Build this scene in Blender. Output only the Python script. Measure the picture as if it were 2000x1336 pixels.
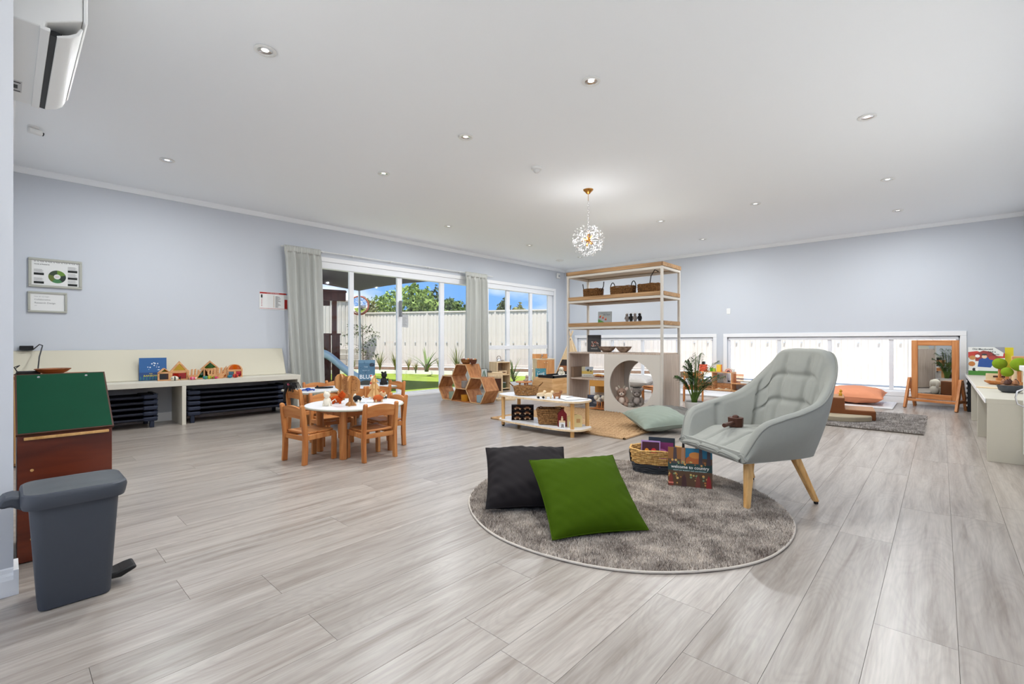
import bpy, math, random
import numpy as np
from math import sin, cos, pi, radians, sqrt, atan2, hypot
from mathutils import Vector, Matrix, Quaternion

for _o in list(bpy.data.objects):
    bpy.data.objects.remove(_o)
SC = bpy.context.scene
COL = SC.collection
random.seed(7)
RNG = np.random.default_rng(7)

# ------------------------------------------------------------------ camera
cam = bpy.data.cameras.new('camera')
cam.sensor_width = 36.0
cam.lens = 910.8 * 36.0 / 2000.0
cam.clip_start = 0.02
cam.clip_end = 400
CAM = bpy.data.objects.new('camera', cam)
CAM.location = (0, 0, 0.96)
CAM.rotation_euler = (radians(90), 0, radians(42.6 - 90))
COL.objects.link(CAM)
SC.camera = CAM

# ------------------------------------------------------------------ world, sun, exposure
SC.view_settings.view_transform = 'Standard'
SC.view_settings.look = 'None'
SC.view_settings.exposure = EXPOSURE = 0.66
SC.view_settings.gamma = 1.0
SC.view_settings.use_curve_mapping = False
SC.cycles.use_denoising = True
SC.cycles.use_adaptive_sampling = True
SC.cycles.adaptive_threshold = 0.08
SC.cycles.max_bounces = 6
SC.cycles.diffuse_bounces = 4
SC.cycles.glossy_bounces = 3
SC.cycles.transmission_bounces = 6
SC.cycles.transparent_max_bounces = 12
SC.cycles.caustics_reflective = False
SC.cycles.caustics_refractive = False
SC.cycles.sample_clamp_indirect = 6.0

SKY_STRENGTH = 0.95
SUN_STRENGTH = 7.0
world = bpy.data.worlds.new('sky')
SC.world = world
world.use_nodes = True
wn = world.node_tree
wn.nodes.clear()
w_out = wn.nodes.new('ShaderNodeOutputWorld')
w_bg = wn.nodes.new('ShaderNodeBackground')
w_tc = wn.nodes.new('ShaderNodeTexCoord')
w_map = wn.nodes.new('ShaderNodeMapping')
w_map.inputs['Scale'].default_value = (1.6, 1.6, 4.0)
w_noise = wn.nodes.new('ShaderNodeTexNoise')
w_noise.inputs['Scale'].default_value = 1.7
w_noise.inputs['Detail'].default_value = 6
w_ramp = wn.nodes.new('ShaderNodeValToRGB')
w_ramp.color_ramp.elements[0].position = 0.46
w_ramp.color_ramp.elements[0].color = (0.19, 0.41, 0.84, 1)
w_ramp.color_ramp.elements[1].position = 0.62
w_ramp.color_ramp.elements[1].color = (0.95, 0.97, 1.0, 1)
wn.links.new(w_tc.outputs['Generated'], w_map.inputs['Vector'])
wn.links.new(w_map.outputs['Vector'], w_noise.inputs['Vector'])
wn.links.new(w_noise.outputs['Fac'], w_ramp.inputs['Fac'])
wn.links.new(w_ramp.outputs['Color'], w_bg.inputs['Color'])
w_bg.inputs['Strength'].default_value = SKY_STRENGTH
wn.links.new(w_bg.outputs['Background'], w_out.inputs['Surface'])

sun = bpy.data.lights.new('sun', 'SUN')
sun.energy = SUN_STRENGTH
sun.angle = radians(1.5)
sun.color = (1.0, 0.96, 0.90)
SUN = bpy.data.objects.new('sun', sun)
COL.objects.link(SUN)
_sd = Vector((0.29, 0.12, -0.949))
SUN.rotation_euler = _sd.to_track_quat('-Z', 'Y').to_euler()
SUN.location = (-6, 0, 10)

# ------------------------------------------------------------------ mesh helpers
class MB:
    def __init__(s):
        s.v = []; s.f = []; s.m = []; s.mi = 0
    def mat(s, i):
        s.mi = i; return s
    def add(s, vs, fs):
        o = len(s.v)
        s.v += [tuple(map(float, p)) for p in vs]
        s.f += [[i + o for i in f] for f in fs]
        s.m += [s.mi] * len(fs)
        return s
    def box(s, x0, x1, y0, y1, z0, z1):
        if x0 > x1: x0, x1 = x1, x0
        if y0 > y1: y0, y1 = y1, y0
        if z0 > z1: z0, z1 = z1, z0
        return s.add([(x0,y0,z0),(x1,y0,z0),(x1,y1,z0),(x0,y1,z0),(x0,y0,z1),(x1,y0,z1),(x1,y1,z1),(x0,y1,z1)],
              [(3,2,1,0),(4,5,6,7),(0,1,5,4),(1,2,6,5),(2,3,7,6),(3,0,4,7)])
    def bar(s, p0, p1, w, h, up=(0,0,1)):
        p0 = Vector(p0); p1 = Vector(p1); d = (p1 - p0).normalized()
        u = Vector(up)
        a = d.cross(u)
        if a.length < 1e-4: a = d.cross(Vector((1,0,0)))
        a.normalize(); b = a.cross(d).normalized()
        a *= w/2; b *= h/2
        vs = [p0-a-b, p0+a-b, p0+a+b, p0-a+b, p1-a-b, p1+a-b, p1+a+b, p1-a+b]
        return s.add(vs, [(3,2,1,0),(4,5,6,7),(0,1,5,4),(1,2,6,5),(2,3,7,6),(3,0,4,7)])
    def prism(s, poly, a0, a1, axis='z'):
        n = len(poly)
        ar = sum(poly[i][0]*poly[(i+1)%n][1]-poly[(i+1)%n][0]*poly[i][1] for i in range(n))
        if ar < 0: poly = poly[::-1]
        def P(p, a):
            if axis == 'z': return (p[0], p[1], a)
            if axis == 'y': return (p[0], a, p[1])
            return (a, p[0], p[1])
        if axis == 'y': a0, a1 = max(a0,a1), min(a0,a1)
        else: a0, a1 = min(a0,a1), max(a0,a1)
        vs = [P(p, a0) for p in poly] + [P(p, a1) for p in poly]
        fs = [list(range(n))[::-1], list(range(n, 2*n))]
        for i in range(n):
            j = (i+1) % n
            fs.append([i, j, n+j, n+i])
        return s.add(vs, fs)
    def cyl(s, p0, p1, r0, r1=None, n=14, cap=True):
        if r1 is None: r1 = r0
        p0 = Vector(p0); p1 = Vector(p1); d = (p1-p0).normalized()
        a = d.orthogonal().normalized(); b = d.cross(a)
        vs = []
        for p, r in ((p0, r0), (p1, r1)):
            for i in range(n):
                t = 2*pi*i/n
                vs.append(p + a*(r*cos(t)) + b*(r*sin(t)))
        fs = [[i, (i+1)%n, n+(i+1)%n, n+i] for i in range(n)]
        if cap: fs += [list(range(n))[::-1], list(range(n, 2*n))]
        return s.add(vs, fs)
    def lathe(s, prof, n=24, c=(0,0,0), sx=1.0, sy=1.0):
        vs = []; fs = []; k = len(prof)
        for r, z in prof:
            for i in range(n):
                t = 2*pi*i/n
                vs.append((c[0]+r*cos(t)*sx, c[1]+r*sin(t)*sy, c[2]+z))
        for a in range(k-1):
            for i in range(n):
                j = (i+1) % n
                fs.append([a*n+i, a*n+j, (a+1)*n+j, (a+1)*n+i])
        if prof[0][0] > 1e-5: fs.append(list(range(n))[::-1])
        if prof[-1][0] > 1e-5: fs.append(list(range((k-1)*n, k*n)))
        return s.add(vs, fs)
    def tube(s, pts, r, n=8, closed=False, taper=None, cap=True):
        pts = [Vector(p) for p in pts]; k = len(pts); vs = []
        prev = None
        for i, p in enumerate(pts):
            if closed: d = pts[(i+1)%k] - pts[i-1]
            else: d = pts[min(i+1,k-1)] - pts[max(i-1,0)]
            if d.length < 1e-9: d = Vector((0,0,1))
            d.normalize()
            if prev is None: a = d.orthogonal().normalized()
            else:
                a = prev - d*prev.dot(d)
                a = a.normalized() if a.length > 1e-6 else d.orthogonal().normalized()
            prev = a; b = d.cross(a)
            rr = r*(taper[i] if taper else 1.0)
            for j in range(n):
                t = 2*pi*j/n
                vs.append(p + a*(rr*cos(t)) + b*(rr*sin(t)))
        fs = []
        for i in range(k if closed else k-1):
            i2 = (i+1) % k
            for j in range(n):
                j2 = (j+1) % n
                fs.append([i*n+j, i*n+j2, i2*n+j2, i2*n+j])
        if cap and not closed: fs += [list(range(n))[::-1], list(range((k-1)*n, k*n))]
        return s.add(vs, fs)
    def ball(s, c, r, sc=(1,1,1), nu=14, nv=9, rot=None):
        vs = [Vector((0,0,-r*sc[2]))]
        for j in range(1, nv):
            ph = -pi/2 + pi*j/nv
            for i in range(nu):
                t = 2*pi*i/nu
                vs.append(Vector((r*sc[0]*cos(ph)*cos(t), r*sc[1]*cos(ph)*sin(t), r*sc[2]*sin(ph))))
        vs.append(Vector((0,0,r*sc[2])))
        if rot is not None: vs = [rot @ v for v in vs]
        cc = Vector(c); vs = [v + cc for v in vs]
        fs = [[0, 1+(i+1)%nu, 1+i] for i in range(nu)]
        for j in range(nv-2):
            for i in range(nu):
                a = 1+j*nu; i2 = (i+1)%nu
                fs.append([a+i, a+i2, a+nu+i2, a+nu+i])
        L = len(vs)-1; a = 1+(nv-2)*nu
        fs += [[a+i, a+(i+1)%nu, L] for i in range(nu)]
        return s.add(vs, fs)
    def grid(s, P, cu=False, cv=False, flip=False):
        nu = len(P); nv = len(P[0])
        vs = [p for row in P for p in row]
        fs = []
        for i in range(nu if cu else nu-1):
            for j in range(nv if cv else nv-1):
                i2 = (i+1)%nu; j2 = (j+1)%nv
                q = [i*nv+j, i2*nv+j, i2*nv+j2, i*nv+j2]
                fs.append(q[::-1] if flip else q)
        return s.add(vs, fs)
    def xf(s, M, start=0):
        for i in range(start, len(s.v)):
            s.v[i] = tuple(M @ Vector(s.v[i]))
        return s
    def mesh(s, name, mats, smooth=None):
        me = bpy.data.meshes.new(name)
        me.from_pydata(s.v, [], s.f)
        if not isinstance(mats, (list, tuple)): mats = [mats]
        for m in mats: me.materials.append(m)
        if len(mats) > 1: me.polygons.foreach_set('material_index', s.m)
        if smooth is not None:
            me.polygons.foreach_set('use_smooth', [True]*len(me.polygons))
            if smooth < 179: me.set_sharp_from_angle(angle=radians(smooth))
        me.update()
        return me
    def build(s, name, mats, parent=None, bevel=0, smooth=None, loc=None, rz=None, seg=2):
        if bevel and smooth is None: smooth = 35
        o = bpy.data.objects.new(name, s.mesh(name, mats, smooth))
        COL.objects.link(o)
        if parent is not None: o.parent = parent
        if loc is not None: o.location = loc
        if rz is not None: o.rotation_euler = (0, 0, rz)
        if bevel:
            b = o.modifiers.new('bevel', 'BEVEL'); b.width = bevel; b.segments = seg
            b.limit_method = 'ANGLE'; b.angle_limit = radians(40)
            b.harden_normals = False
        return o

def thing(name, label, cat, loc=(0,0,0), rz=0.0, group=None, rot=None):
    o = bpy.data.objects.new(name, None)
    o.empty_display_size = 0.05
    o.location = loc
    o.rotation_euler = rot if rot is not None else (0, 0, rz)
    COL.objects.link(o)
    o['label'] = label; o['category'] = cat
    if group: o['group'] = group
    return o
def tag(o, label, cat, group=None, kind=None):
    o['label'] = label; o['category'] = cat
    if group: o['group'] = group
    if kind: o['kind'] = kind
    return o
def struct(o):
    o['kind'] = 'structure'; return o
def copy_obj(o, parent):
    c = o.copy(); COL.objects.link(c); c.parent = parent
    for ch in list(o.children): copy_obj(ch, c)
    return c
def dup(root, label, loc, rz, group=None):
    r = root.copy(); COL.objects.link(r)
    r.location = loc; r.rotation_euler = (0, 0, rz); r['label'] = label
    if group: r['group'] = group
    for ch in list(root.children): copy_obj(ch, r)
    return r
def text(s, parent, mat, width=None, height=None, loc=(0,0,0), name='lettering', bold=0.0, plane='front', align='c'):
    """flat lettering lying in the local XZ plane, read from -Y"""
    cu = bpy.data.curves.new('t', 'FONT'); cu.body = s; cu.offset = bold; cu.resolution_u = 3
    ob = bpy.data.objects.new('t', cu); COL.objects.link(ob)
    bpy.context.view_layer.update()
    me = bpy.data.meshes.new_from_object(ob)
    bpy.data.objects.remove(ob); bpy.data.curves.remove(cu)
    co = np.array([v.co[:] for v in me.vertices])
    if len(co) == 0: return None
    lo = co.min(0); hi = co.max(0)
    k = (width/(hi[0]-lo[0])) if width else (height/(hi[1]-lo[1]))
    ky = (height/(hi[1]-lo[1])) if (height and width) else k
    cx = (lo[0]+hi[0])/2 if align == 'c' else lo[0]; cy = (lo[1]+hi[1])/2
    for v in me.vertices:
        x, y = (v.co.x-cx)*k, (v.co.y-cy)*ky
        v.co = (x+loc[0], loc[1], y+loc[2])
    me.name = name
    me.materials.clear(); me.materials.append(mat)
    o = bpy.data.objects.new(name, me); COL.objects.link(o); o.parent = parent
    return o

# ------------------------------------------------------------------ materials
def lin(c):
    r = []
    for x in c[:3]:
        x = x/255.0
        r.append(x/12.92 if x <= 0.04045 else ((x+0.055)/1.055)**2.4)
    return (r[0], r[1], r[2], 1.0)
_M = {}
def mat(name, col, rough=0.6, metal=0.0, spec=0.4, bump=0.0, bscale=60, var=0.0, vscale=6, sheen=0.0, emit=None, estr=0.0, trans=0.0, coat=0.0):
    if name in _M: return _M[name]
    m = bpy.data.materials.new(name); m.use_nodes = True; _M[name] = m
    nt = m.node_tree; b = nt.nodes['Principled BSDF']
    b.inputs['Base Color'].default_value = lin(col)
    b.inputs['Roughness'].default_value = rough
    b.inputs['Metallic'].default_value = metal
    b.inputs['Specular IOR Level'].default_value = spec
    if sheen: b.inputs['Sheen Weight'].default_value = sheen; b.inputs['Sheen Roughness'].default_value = 0.5
    if coat: b.inputs['Coat Weight'].default_value = coat
    if trans: b.inputs['Transmission Weight'].default_value = trans
    if emit:
        b.inputs['Emission Color'].default_value = lin(emit); b.inputs['Emission Strength'].default_value = estr
    tc = None
    if bump or var:
        tc = nt.nodes.new('ShaderNodeTexCoord')
    if var:
        n = nt.nodes.new('ShaderNodeTexNoise'); n.inputs['Scale'].default_value = vscale; n.inputs['Detail'].default_value = 5
        nt.links.new(tc.outputs['Object'], n.inputs['Vector'])
        mx = nt.nodes.new('ShaderNodeMix'); mx.data_type = 'RGBA'
        c = lin(col)
        mx.inputs['A'].default_value = (c[0]*(1-var), c[1]*(1-var), c[2]*(1-var), 1)
        mx.inputs['B'].default_value = (min(1,c[0]*(1+var)), min(1,c[1]*(1+var)), min(1,c[2]*(1+var)), 1)
        nt.links.new(n.outputs['Fac'], mx.inputs['Factor'])
        nt.links.new(mx.outputs['Result'], b.inputs['Base Color'])
    if bump:
        n2 = nt.nodes.new('ShaderNodeTexNoise'); n2.inputs['Scale'].default_value = bscale; n2.inputs['Detail'].default_value = 4
        nt.links.new(tc.outputs['Object'], n2.inputs['Vector'])
        bp = nt.nodes.new('ShaderNodeBump'); bp.inputs['Strength'].default_value = bump; bp.inputs['Distance'].default_value = 0.004
        nt.links.new(n2.outputs['Fac'], bp.inputs['Height'])
        nt.links.new(bp.outputs['Normal'], b.inputs['Normal'])
    return m
def wood(name, c1, c2, axis='x', scale=9.0, stretch=14.0, rough=0.5, spec=0.35, rings=True):
    if name in _M: return _M[name]
    m = bpy.data.materials.new(name); m.use_nodes = True; _M[name] = m
    nt = m.node_tree; b = nt.nodes['Principled BSDF']
    b.inputs['Roughness'].default_value = rough; b.inputs['Specular IOR Level'].default_value = spec
    tc = nt.nodes.new('ShaderNodeTexCoord'); oi = nt.nodes.new('ShaderNodeObjectInfo')
    ad = nt.nodes.new('ShaderNodeVectorMath'); ad.operation = 'ADD'
    sc = nt.nodes.new('ShaderNodeVectorMath'); sc.operation = 'SCALE'; sc.inputs['Scale'].default_value = 7.0
    cb = nt.nodes.new('ShaderNodeCombineXYZ')
    for k in 'XYZ': nt.links.new(oi.outputs['Random'], cb.inputs[k])
    nt.links.new(cb.outputs['Vector'], sc.inputs[0])
    nt.links.new(tc.outputs['Object'], ad.inputs[0]); nt.links.new(sc.outputs['Vector'], ad.inputs[1])
    mp = nt.nodes.new('ShaderNodeMapping')
    s = [scale*1.0]*3; s['xyz'.index(axis)] = scale/stretch
    mp.inputs['Scale'].default_value = s
    nt.links.new(ad.outputs['Vector'], mp.inputs['Vector'])
    n = nt.nodes.new('ShaderNodeTexNoise'); n.inputs['Scale'].default_value = 3.0; n.inputs['Detail'].default_value = 7; n.inputs['Distortion'].default_value = 0.6
    nt.links.new(mp.outputs['Vector'], n.inputs['Vector'])
    rp = nt.nodes.new('ShaderNodeValToRGB')
    rp.color_ramp.elements[0].position = 0.36; rp.color_ramp.elements[0].color = lin(c1)
    rp.color_ramp.elements[1].position = 0.62; rp.color_ramp.elements[1].color = lin(c2)
    nt.links.new(n.outputs['Fac'], rp.inputs['Fac'])
    nt.links.new(rp.outputs['Color'], b.inputs['Base Color'])
    return m

M_WALL = mat('painted_wall', (204,208,215), 0.75, spec=0.2, bump=0.05, bscale=180)
M_CEIL = mat('ceiling_paint', (246,249,252), 0.85, spec=0.1)
M_TRIM = mat('white_gloss_trim', (240,240,241), 0.4)
M_ALU = mat('white_aluminium', (236,237,240), 0.35)
M_GREYALU = mat('grey_aluminium', (176,180,186), 0.35)
M_DARK = mat('black_plastic', (18,18,20), 0.5)
M_WHITE = mat('white_plastic', (232,232,230), 0.4)
M_CREAM = mat('cream_laminate', (214,209,195), 0.5, spec=0.3)
M_CREAMV = mat('cream_vinyl', (206,200,181), 0.45, spec=0.3)
M_SAGEL = mat('sage_laminate', (196,190,174), 0.55, spec=0.3)
M_CHAIR = wood('beech_orange', (176,104,52), (206,142,84), 'z', 8, 10, 0.42)
M_CHAIRX = wood('beech_orange_x', (178,106,54), (206,142,84), 'x', 8, 10, 0.42)
M_PALE = wood('pale_birch', (214,186,146), (232,208,172), 'z', 7, 14, 0.5)
M_PALEX = wood('pale_birch_x', (214,186,146), (232,208,172), 'x', 7, 14, 0.5)
M_OAKX = wood('oak_edge_x', (146,110,72), (178,140,98), 'y', 9, 16, 0.5)
M_RUB = wood('rubberwood', (190,128,76), (214,158,104), 'z', 6, 9, 0.45)
M_HEX = wood('hex_wood', (158,98,54), (192,132,80), 'z', 6, 7, 0.45)
M_HEXEDGE = wood('hex_edge', (214,172,124), (230,194,150), 'y', 6, 7, 0.45)
M_TAUPE = wood('taupe_slat', (172,152,136), (198,180,164), 'z', 26, 30, 0.6)
M_STONE = mat('putty_laminate', (206,199,188), 0.55, spec=0.25)
M_PUTTYMET = mat('putty_metal', (202,194,182), 0.4)
M_TABLETOP = mat('white_laminate_top', (226,226,228), 0.3)
M_EDGE = mat('grey_edge_band', (166,164,148), 0.5)
M_BROWNBOARD = wood('mahogany_panel', (84,34,18), (112,48,26), 'x', 5, 6, 0.32, 0.5)
M_GREENBOARD = mat('green_chalk', (10,64,42), 0.7, spec=0.12, var=0.12, vscale=5)
M_BIN = mat('bin_charcoal', (62,66,74), 0.5, bump=0.06, bscale=300)
M_BINLID = mat('bin_lid', (74,78,82), 0.55, var=0.18, vscale=14)
M_NAVY = mat('cot_navy', (26,34,54), 0.55)
M_NAVYF = mat('cot_fabric', (14,18,34), 0.7)
M_CURT = mat('curtain_grey', (198,199,194), 0.85, spec=0.1, bump=0.1, bscale=400)
M_GLASSPRINT = mat('paper_white', (228,228,226), 0.7)
M_JUTE = wood('jute_fibre', (166,130,94), (204,170,130), 'x', 60, 3, 0.9, 0.1)
M_WICKER = wood('wicker', (104,70,40), (172,128,82), 'z', 40, 3, 0.8, 0.15)
M_WICKERD = wood('wicker_dark', (82,54,30), (138,98,58), 'z', 40, 3, 0.8, 0.15)
M_SEAGRASS = wood('seagrass_gold', (186,136,74), (226,184,118), 'z', 40, 3, 0.8, 0.15)
M_BRASS = mat('brass', (198,140,70), 0.25, metal=1.0)
M_CHROME = mat('chrome', (220,220,222), 0.15, metal=1.0)
def c_(n, rgb, r=0.6, **k): return mat(n, rgb, r, **k)
M_RED = c_('red_paint', (196,52,40)); M_ORANGE = c_('orange_paint', (226,130,40)); M_YEL = c_('yellow_paint', (240,204,60))
M_GRN = c_('green_paint', (72,160,60)); M_BLU = c_('blue_paint', (60,110,170)); M_PINK = c_('pink_paint', (222,80,120))
M_BLK = c_('black_matte', (22,20,20), 0.8); M_BRN = c_('brown_dark', (72,36,18), 0.6); M_TEAL = c_('teal_paint', (40,120,140))
M_FELTW = c_('felt_cream', (228,220,202), 0.95, spec=0.05); M_FELTG = c_('felt_grey', (140,132,126), 0.95, spec=0.05)
M_FELTB = c_('felt_tan', (188,150,120), 0.95, spec=0.05); M_FELTR = c_('felt_rust', (176,72,28), 0.95, spec=0.05)

def glass(name, tint, refl=0.06):
    if name in _M: return _M[name]
    m = bpy.data.materials.new(name); m.use_nodes = True; _M[name] = m
    nt = m.node_tree; nt.nodes.clear()
    o = nt.nodes.new('ShaderNodeOutputMaterial'); mx = nt.nodes.new('ShaderNodeMixShader')
    t = nt.nodes.new('ShaderNodeBsdfTransparent'); g = nt.nodes.new('ShaderNodeBsdfGlossy')
    t.inputs['Color'].default_value = (tint[0], tint[1], tint[2], 1)
    g.inputs['Roughness'].default_value = 0.02
    mx.inputs['Fac'].default_value = refl
    nt.links.new(t.outputs[0], mx.inputs[1]); nt.links.new(g.outputs[0], mx.inputs[2]); nt.links.new(mx.outputs[0], o.inputs[0])
    return m
M_GLASS = glass('window_pane', (0.93, 0.94, 0.94), 0.04)
M_CLEAR = glass('clear_pane', (0.96, 0.97, 0.97), 0.06)
def acrylic(name, rgb): return glass(name, lin(rgb)[:3], 0.08)

def floor_mat():
    m = bpy.data.materials.new('grey_oak_plank'); m.use_nodes = True
    nt = m.node_tree; b = nt.nodes['Principled BSDF']; N = nt.nodes.new; L = nt.links.new
    b.inputs['Roughness'].default_value = 0.30; b.inputs['Specular IOR Level'].default_value = 0.5
    tc = N('ShaderNodeTexCoord'); oi = N('ShaderNodeObjectInfo'); cb = N('ShaderNodeCombineXYZ')
    L(oi.outputs['Random'], cb.inputs['X']); L(oi.outputs['Random'], cb.inputs['Y']); L(oi.outputs['Random'], cb.inputs['Z'])
    sc = N('ShaderNodeVectorMath'); sc.operation = 'SCALE'; sc.inputs['Scale'].default_value = 37.0; L(cb.outputs[0], sc.inputs[0])
    ad = N('ShaderNodeVectorMath'); ad.operation = 'ADD'; L(tc.outputs['Object'], ad.inputs[0]); L(sc.outputs[0], ad.inputs[1])
    mp = N('ShaderNodeMapping'); mp.inputs['Scale'].default_value = (0.75, 11.0, 1.0); L(ad.outputs[0], mp.inputs['Vector'])
    n = N('ShaderNodeTexNoise'); n.inputs['Scale'].default_value = 1.9; n.inputs['Detail'].default_value = 8; n.inputs['Roughness'].default_value = 0.62; n.inputs['Distortion'].default_value = 0.35
    L(mp.outputs[0], n.inputs['Vector'])
    rp = N('ShaderNodeValToRGB'); e = rp.color_ramp.elements
    e[0].position = 0.30; e[0].color = lin((136,124,114)); e[1].position = 0.62; e[1].color = lin((175,166,157))
    x = e.new(0.46); x.color = lin((161,151,142))
    L(n.outputs['Fac'], rp.inputs['Fac'])
    mp2 = N('ShaderNodeMapping'); mp2.inputs['Scale'].default_value = (3.0, 60.0, 1.0); L(ad.outputs[0], mp2.inputs['Vector'])
    n2 = N('ShaderNodeTexNoise'); n2.inputs['Scale'].default_value = 2.0; n2.inputs['Detail'].default_value = 5; L(mp2.outputs[0], n2.inputs['Vector'])
    mr = N('ShaderNodeMapRange'); mr.inputs['From Min'].default_value = 0.3; mr.inputs['From Max'].default_value = 0.7; mr.inputs['To Min'].default_value = 0.88; mr.inputs['To Max'].default_value = 1.05
    L(n2.outputs['Fac'], mr.inputs['Value'])
    mr2 = N('ShaderNodeMapRange'); mr2.inputs['To Min'].default_value = 0.90; mr2.inputs['To Max'].default_value = 1.06; L(oi.outputs['Random'], mr2.inputs['Value'])
    mu = N('ShaderNodeMath'); mu.operation = 'MULTIPLY'; L(mr.outputs[0], mu.inputs[0]); L(mr2.outputs[0], mu.inputs[1])
    mp3 = N('ShaderNodeMapping'); mp3.inputs['Scale'].default_value = (1.0, 4.2, 1.0); L(ad.outputs[0], mp3.inputs['Vector'])
    n3 = N('ShaderNodeTexNoise'); n3.inputs['Scale'].default_value = 1.3; n3.inputs['Detail'].default_value = 1.2; L(mp3.outputs[0], n3.inputs['Vector'])
    m3 = N('ShaderNodeMath'); m3.operation = 'MULTIPLY'; m3.inputs[1].default_value = 150.0; L(n3.outputs['Fac'], m3.inputs[0])
    s3 = N('ShaderNodeMath'); s3.operation = 'SINE'; L(m3.outputs[0], s3.inputs[0])
    r3 = N('ShaderNodeMapRange'); r3.inputs['From Min'].default_value = -1; r3.inputs['From Max'].default_value = 0.2; r3.inputs['To Min'].default_value = 0.93; r3.inputs['To Max'].default_value = 1.0; L(s3.outputs[0], r3.inputs['Value'])
    mu2 = N('ShaderNodeMath'); mu2.operation = 'MULTIPLY'; L(mu.outputs[0], mu2.inputs[0]); L(r3.outputs[0], mu2.inputs[1]); mu = mu2
    vm = N('ShaderNodeVectorMath'); vm.operation = 'SCALE'; L(rp.outputs['Color'], vm.inputs[0]); L(mu.outputs[0], vm.inputs['Scale'])
    L(vm.outputs[0], b.inputs['Base Color'])
    bp = N('ShaderNodeBump'); bp.inputs['Strength'].default_value = 0.12; bp.inputs['Distance'].default_value = 0.002; L(n2.outputs['Fac'], bp.inputs['Height']); L(bp.outputs[0], b.inputs['Normal'])
    return m
M_FLOOR = floor_mat()
M_SUB = c_('floor_joint', (146,138,130), 0.8)

# ------------------------------------------------------------------ the room
XB, YA, YC, ZC = 9.5, 6.95, -0.84, 2.75       # back wall, left wall, right wall, ceiling height
XN = -1.6                                      # unseen entry floor ends here, left open to let daylight in
fl_o = struct(MB().box(XN, XB, YC, YA+0.1, -0.15, -0.0045).build('floor', M_SUB))
PW, PL = 0.21, 1.52
_full = MB().box(0, PL-0.0012, 0, PW-0.0012, -0.004, 0.0).mesh('plank', M_FLOOR)
offs = [0.0, 0.61, 1.02, 0.34, 0.86, 0.2, 1.25, 0.5]
row = 0; y = -0.04 - 4*PW
rr = random.Random(3)
while y < YA:
    x = XN - rr.random()*PL
    while x < XB:
        x0, x1 = max(x, XN), min(x+PL, XB); y0, y1 = max(y, YC), min(y+PW, YA)
        if x1-x0 > 0.02 and y1-y0 > 0.01:
            if x1-x0 > PL-1e-6 and y1-y0 > PW-1e-6: me = _full
            else: me = MB().box(0, x1-x0-0.0012, 0, y1-y0-0.0012, -0.004, 0.0).mesh('plank', M_FLOOR)
            o = bpy.data.objects.new('plank', me); COL.objects.link(o); o.parent = fl_o; o.location = (x0, y0, 0)
        x += PL
    y += PW; row += 1

struct(MB().box(XN-1.4, XB+0.5, YC-0.65, YA+0.2, ZC, ZC+0.2).build('ceiling', M_CEIL))  # overhangs past the entry and right wall are added to block sun

# left wall with the sliding-door opening
OX0, OX1, OZ = 2.84, 9.06, 2.19
w = MB()
w.box(-0.2, OX0, YA, YA+0.12, 0, ZC).box(OX1, XB+0.12, YA, YA+0.12, 0, ZC).box(OX0, OX1, YA, YA+0.12, OZ, ZC)
struct(w.build('wall_left', M_WALL))
# back wall with two low windows
B1 = (3.32, 6.56); B2 = (-0.208, 3.055); BZ = (0.178, 1.052)
w = MB()
w.box(XB, XB+0.12, YC, YA, BZ[1], ZC).box(XB, XB+0.12, YC, YA, 0, BZ[0])
w.box(XB, XB+0.12, YC, B2[0], BZ[0], BZ[1]).box(XB, XB+0.12, B2[1], B1[0], BZ[0], BZ[1]).box(XB, XB+0.12, B1[1], YA, BZ[0], BZ[1])
struct(w.build('wall_back', M_WALL))
# right wall: just out of the picture, with an opening added for daylight
w = MB()
w.box(XN, XB+0.12, YC-0.12, YC, 0, 0.95).box(XN, XB+0.12, YC-0.12, YC, 1.85, ZC)
w.box(5.7, XB+0.12, YC-0.12, YC, 0.95, 1.85)
w.box(XN, 2.0, YC-0.12, YC, 0.95, 1.85)
for k in range(5):
    xx = XN + k*1.8333
    w.box(xx-0.06, xx+0.06, YC-0.12, YC, 0.95, 1.85)
struct(w.build('wall_right', M_WALL))
# front wall carrying the air conditioner, and the wall end beside the camera
struct(MB().box(-0.12, 0.0, 2.72, YA, 0, ZC).build('wall_front', M_WALL))
struct(MB().box(-1.0, 0.022, 2.60, 2.72, 0, ZC).build('wall_nib', mat('nib_paint',(206,208,212),0.7,spec=0.2)))

# skirting boards
def skirt(name, poly_boxes):
    m = MB()
    for b in poly_boxes: m.box(*b)
    return struct(m.build(name, M_TRIM, bevel=0.004))
skirt('baseboard_back', [(XB-0.014, XB, YC, YA, 0, 0.105)])
skirt('baseboard_left', [(0.0, OX0-0.07, YA-0.014, YA, 0, 0.105), (OX1+0.07, XB, YA-0.014, YA, 0, 0.105)])
nb = MB()
nb.prism([(2.60,0),(2.586,0),(2.586,0.06),(2.59,0.075),(2.594,0.085),(2.596,0.1),(2.60,0.104)], -1.0, 0.022, 'x')
nb.box(0.022, 0.036, 2.586, 2.72, 0, 0.095)
struct(nb.build('baseboard_nib', M_TRIM))
# cornices
def cove(name, m): return struct(m.build(name, M_CEIL))
cove('trim_1', MB().prism([(YA,ZC),(YA,ZC-0.055),(YA-0.015,ZC-0.052),(YA-0.05,ZC-0.014),(YA-0.055,ZC)], 0, XB, 'x'))
cove('trim_2', MB().prism([(XB,ZC),(XB,ZC-0.055),(XB-0.015,ZC-0.052),(XB-0.05,ZC-0.014),(XB-0.055,ZC)], YC, YA, 'y'))
cove('trim_3', MB().prism([(0,ZC),(0,ZC-0.055),(0.015,ZC-0.052),(0.05,ZC-0.014),(0.055,ZC)], 2.72, YA, 'y'))

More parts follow.
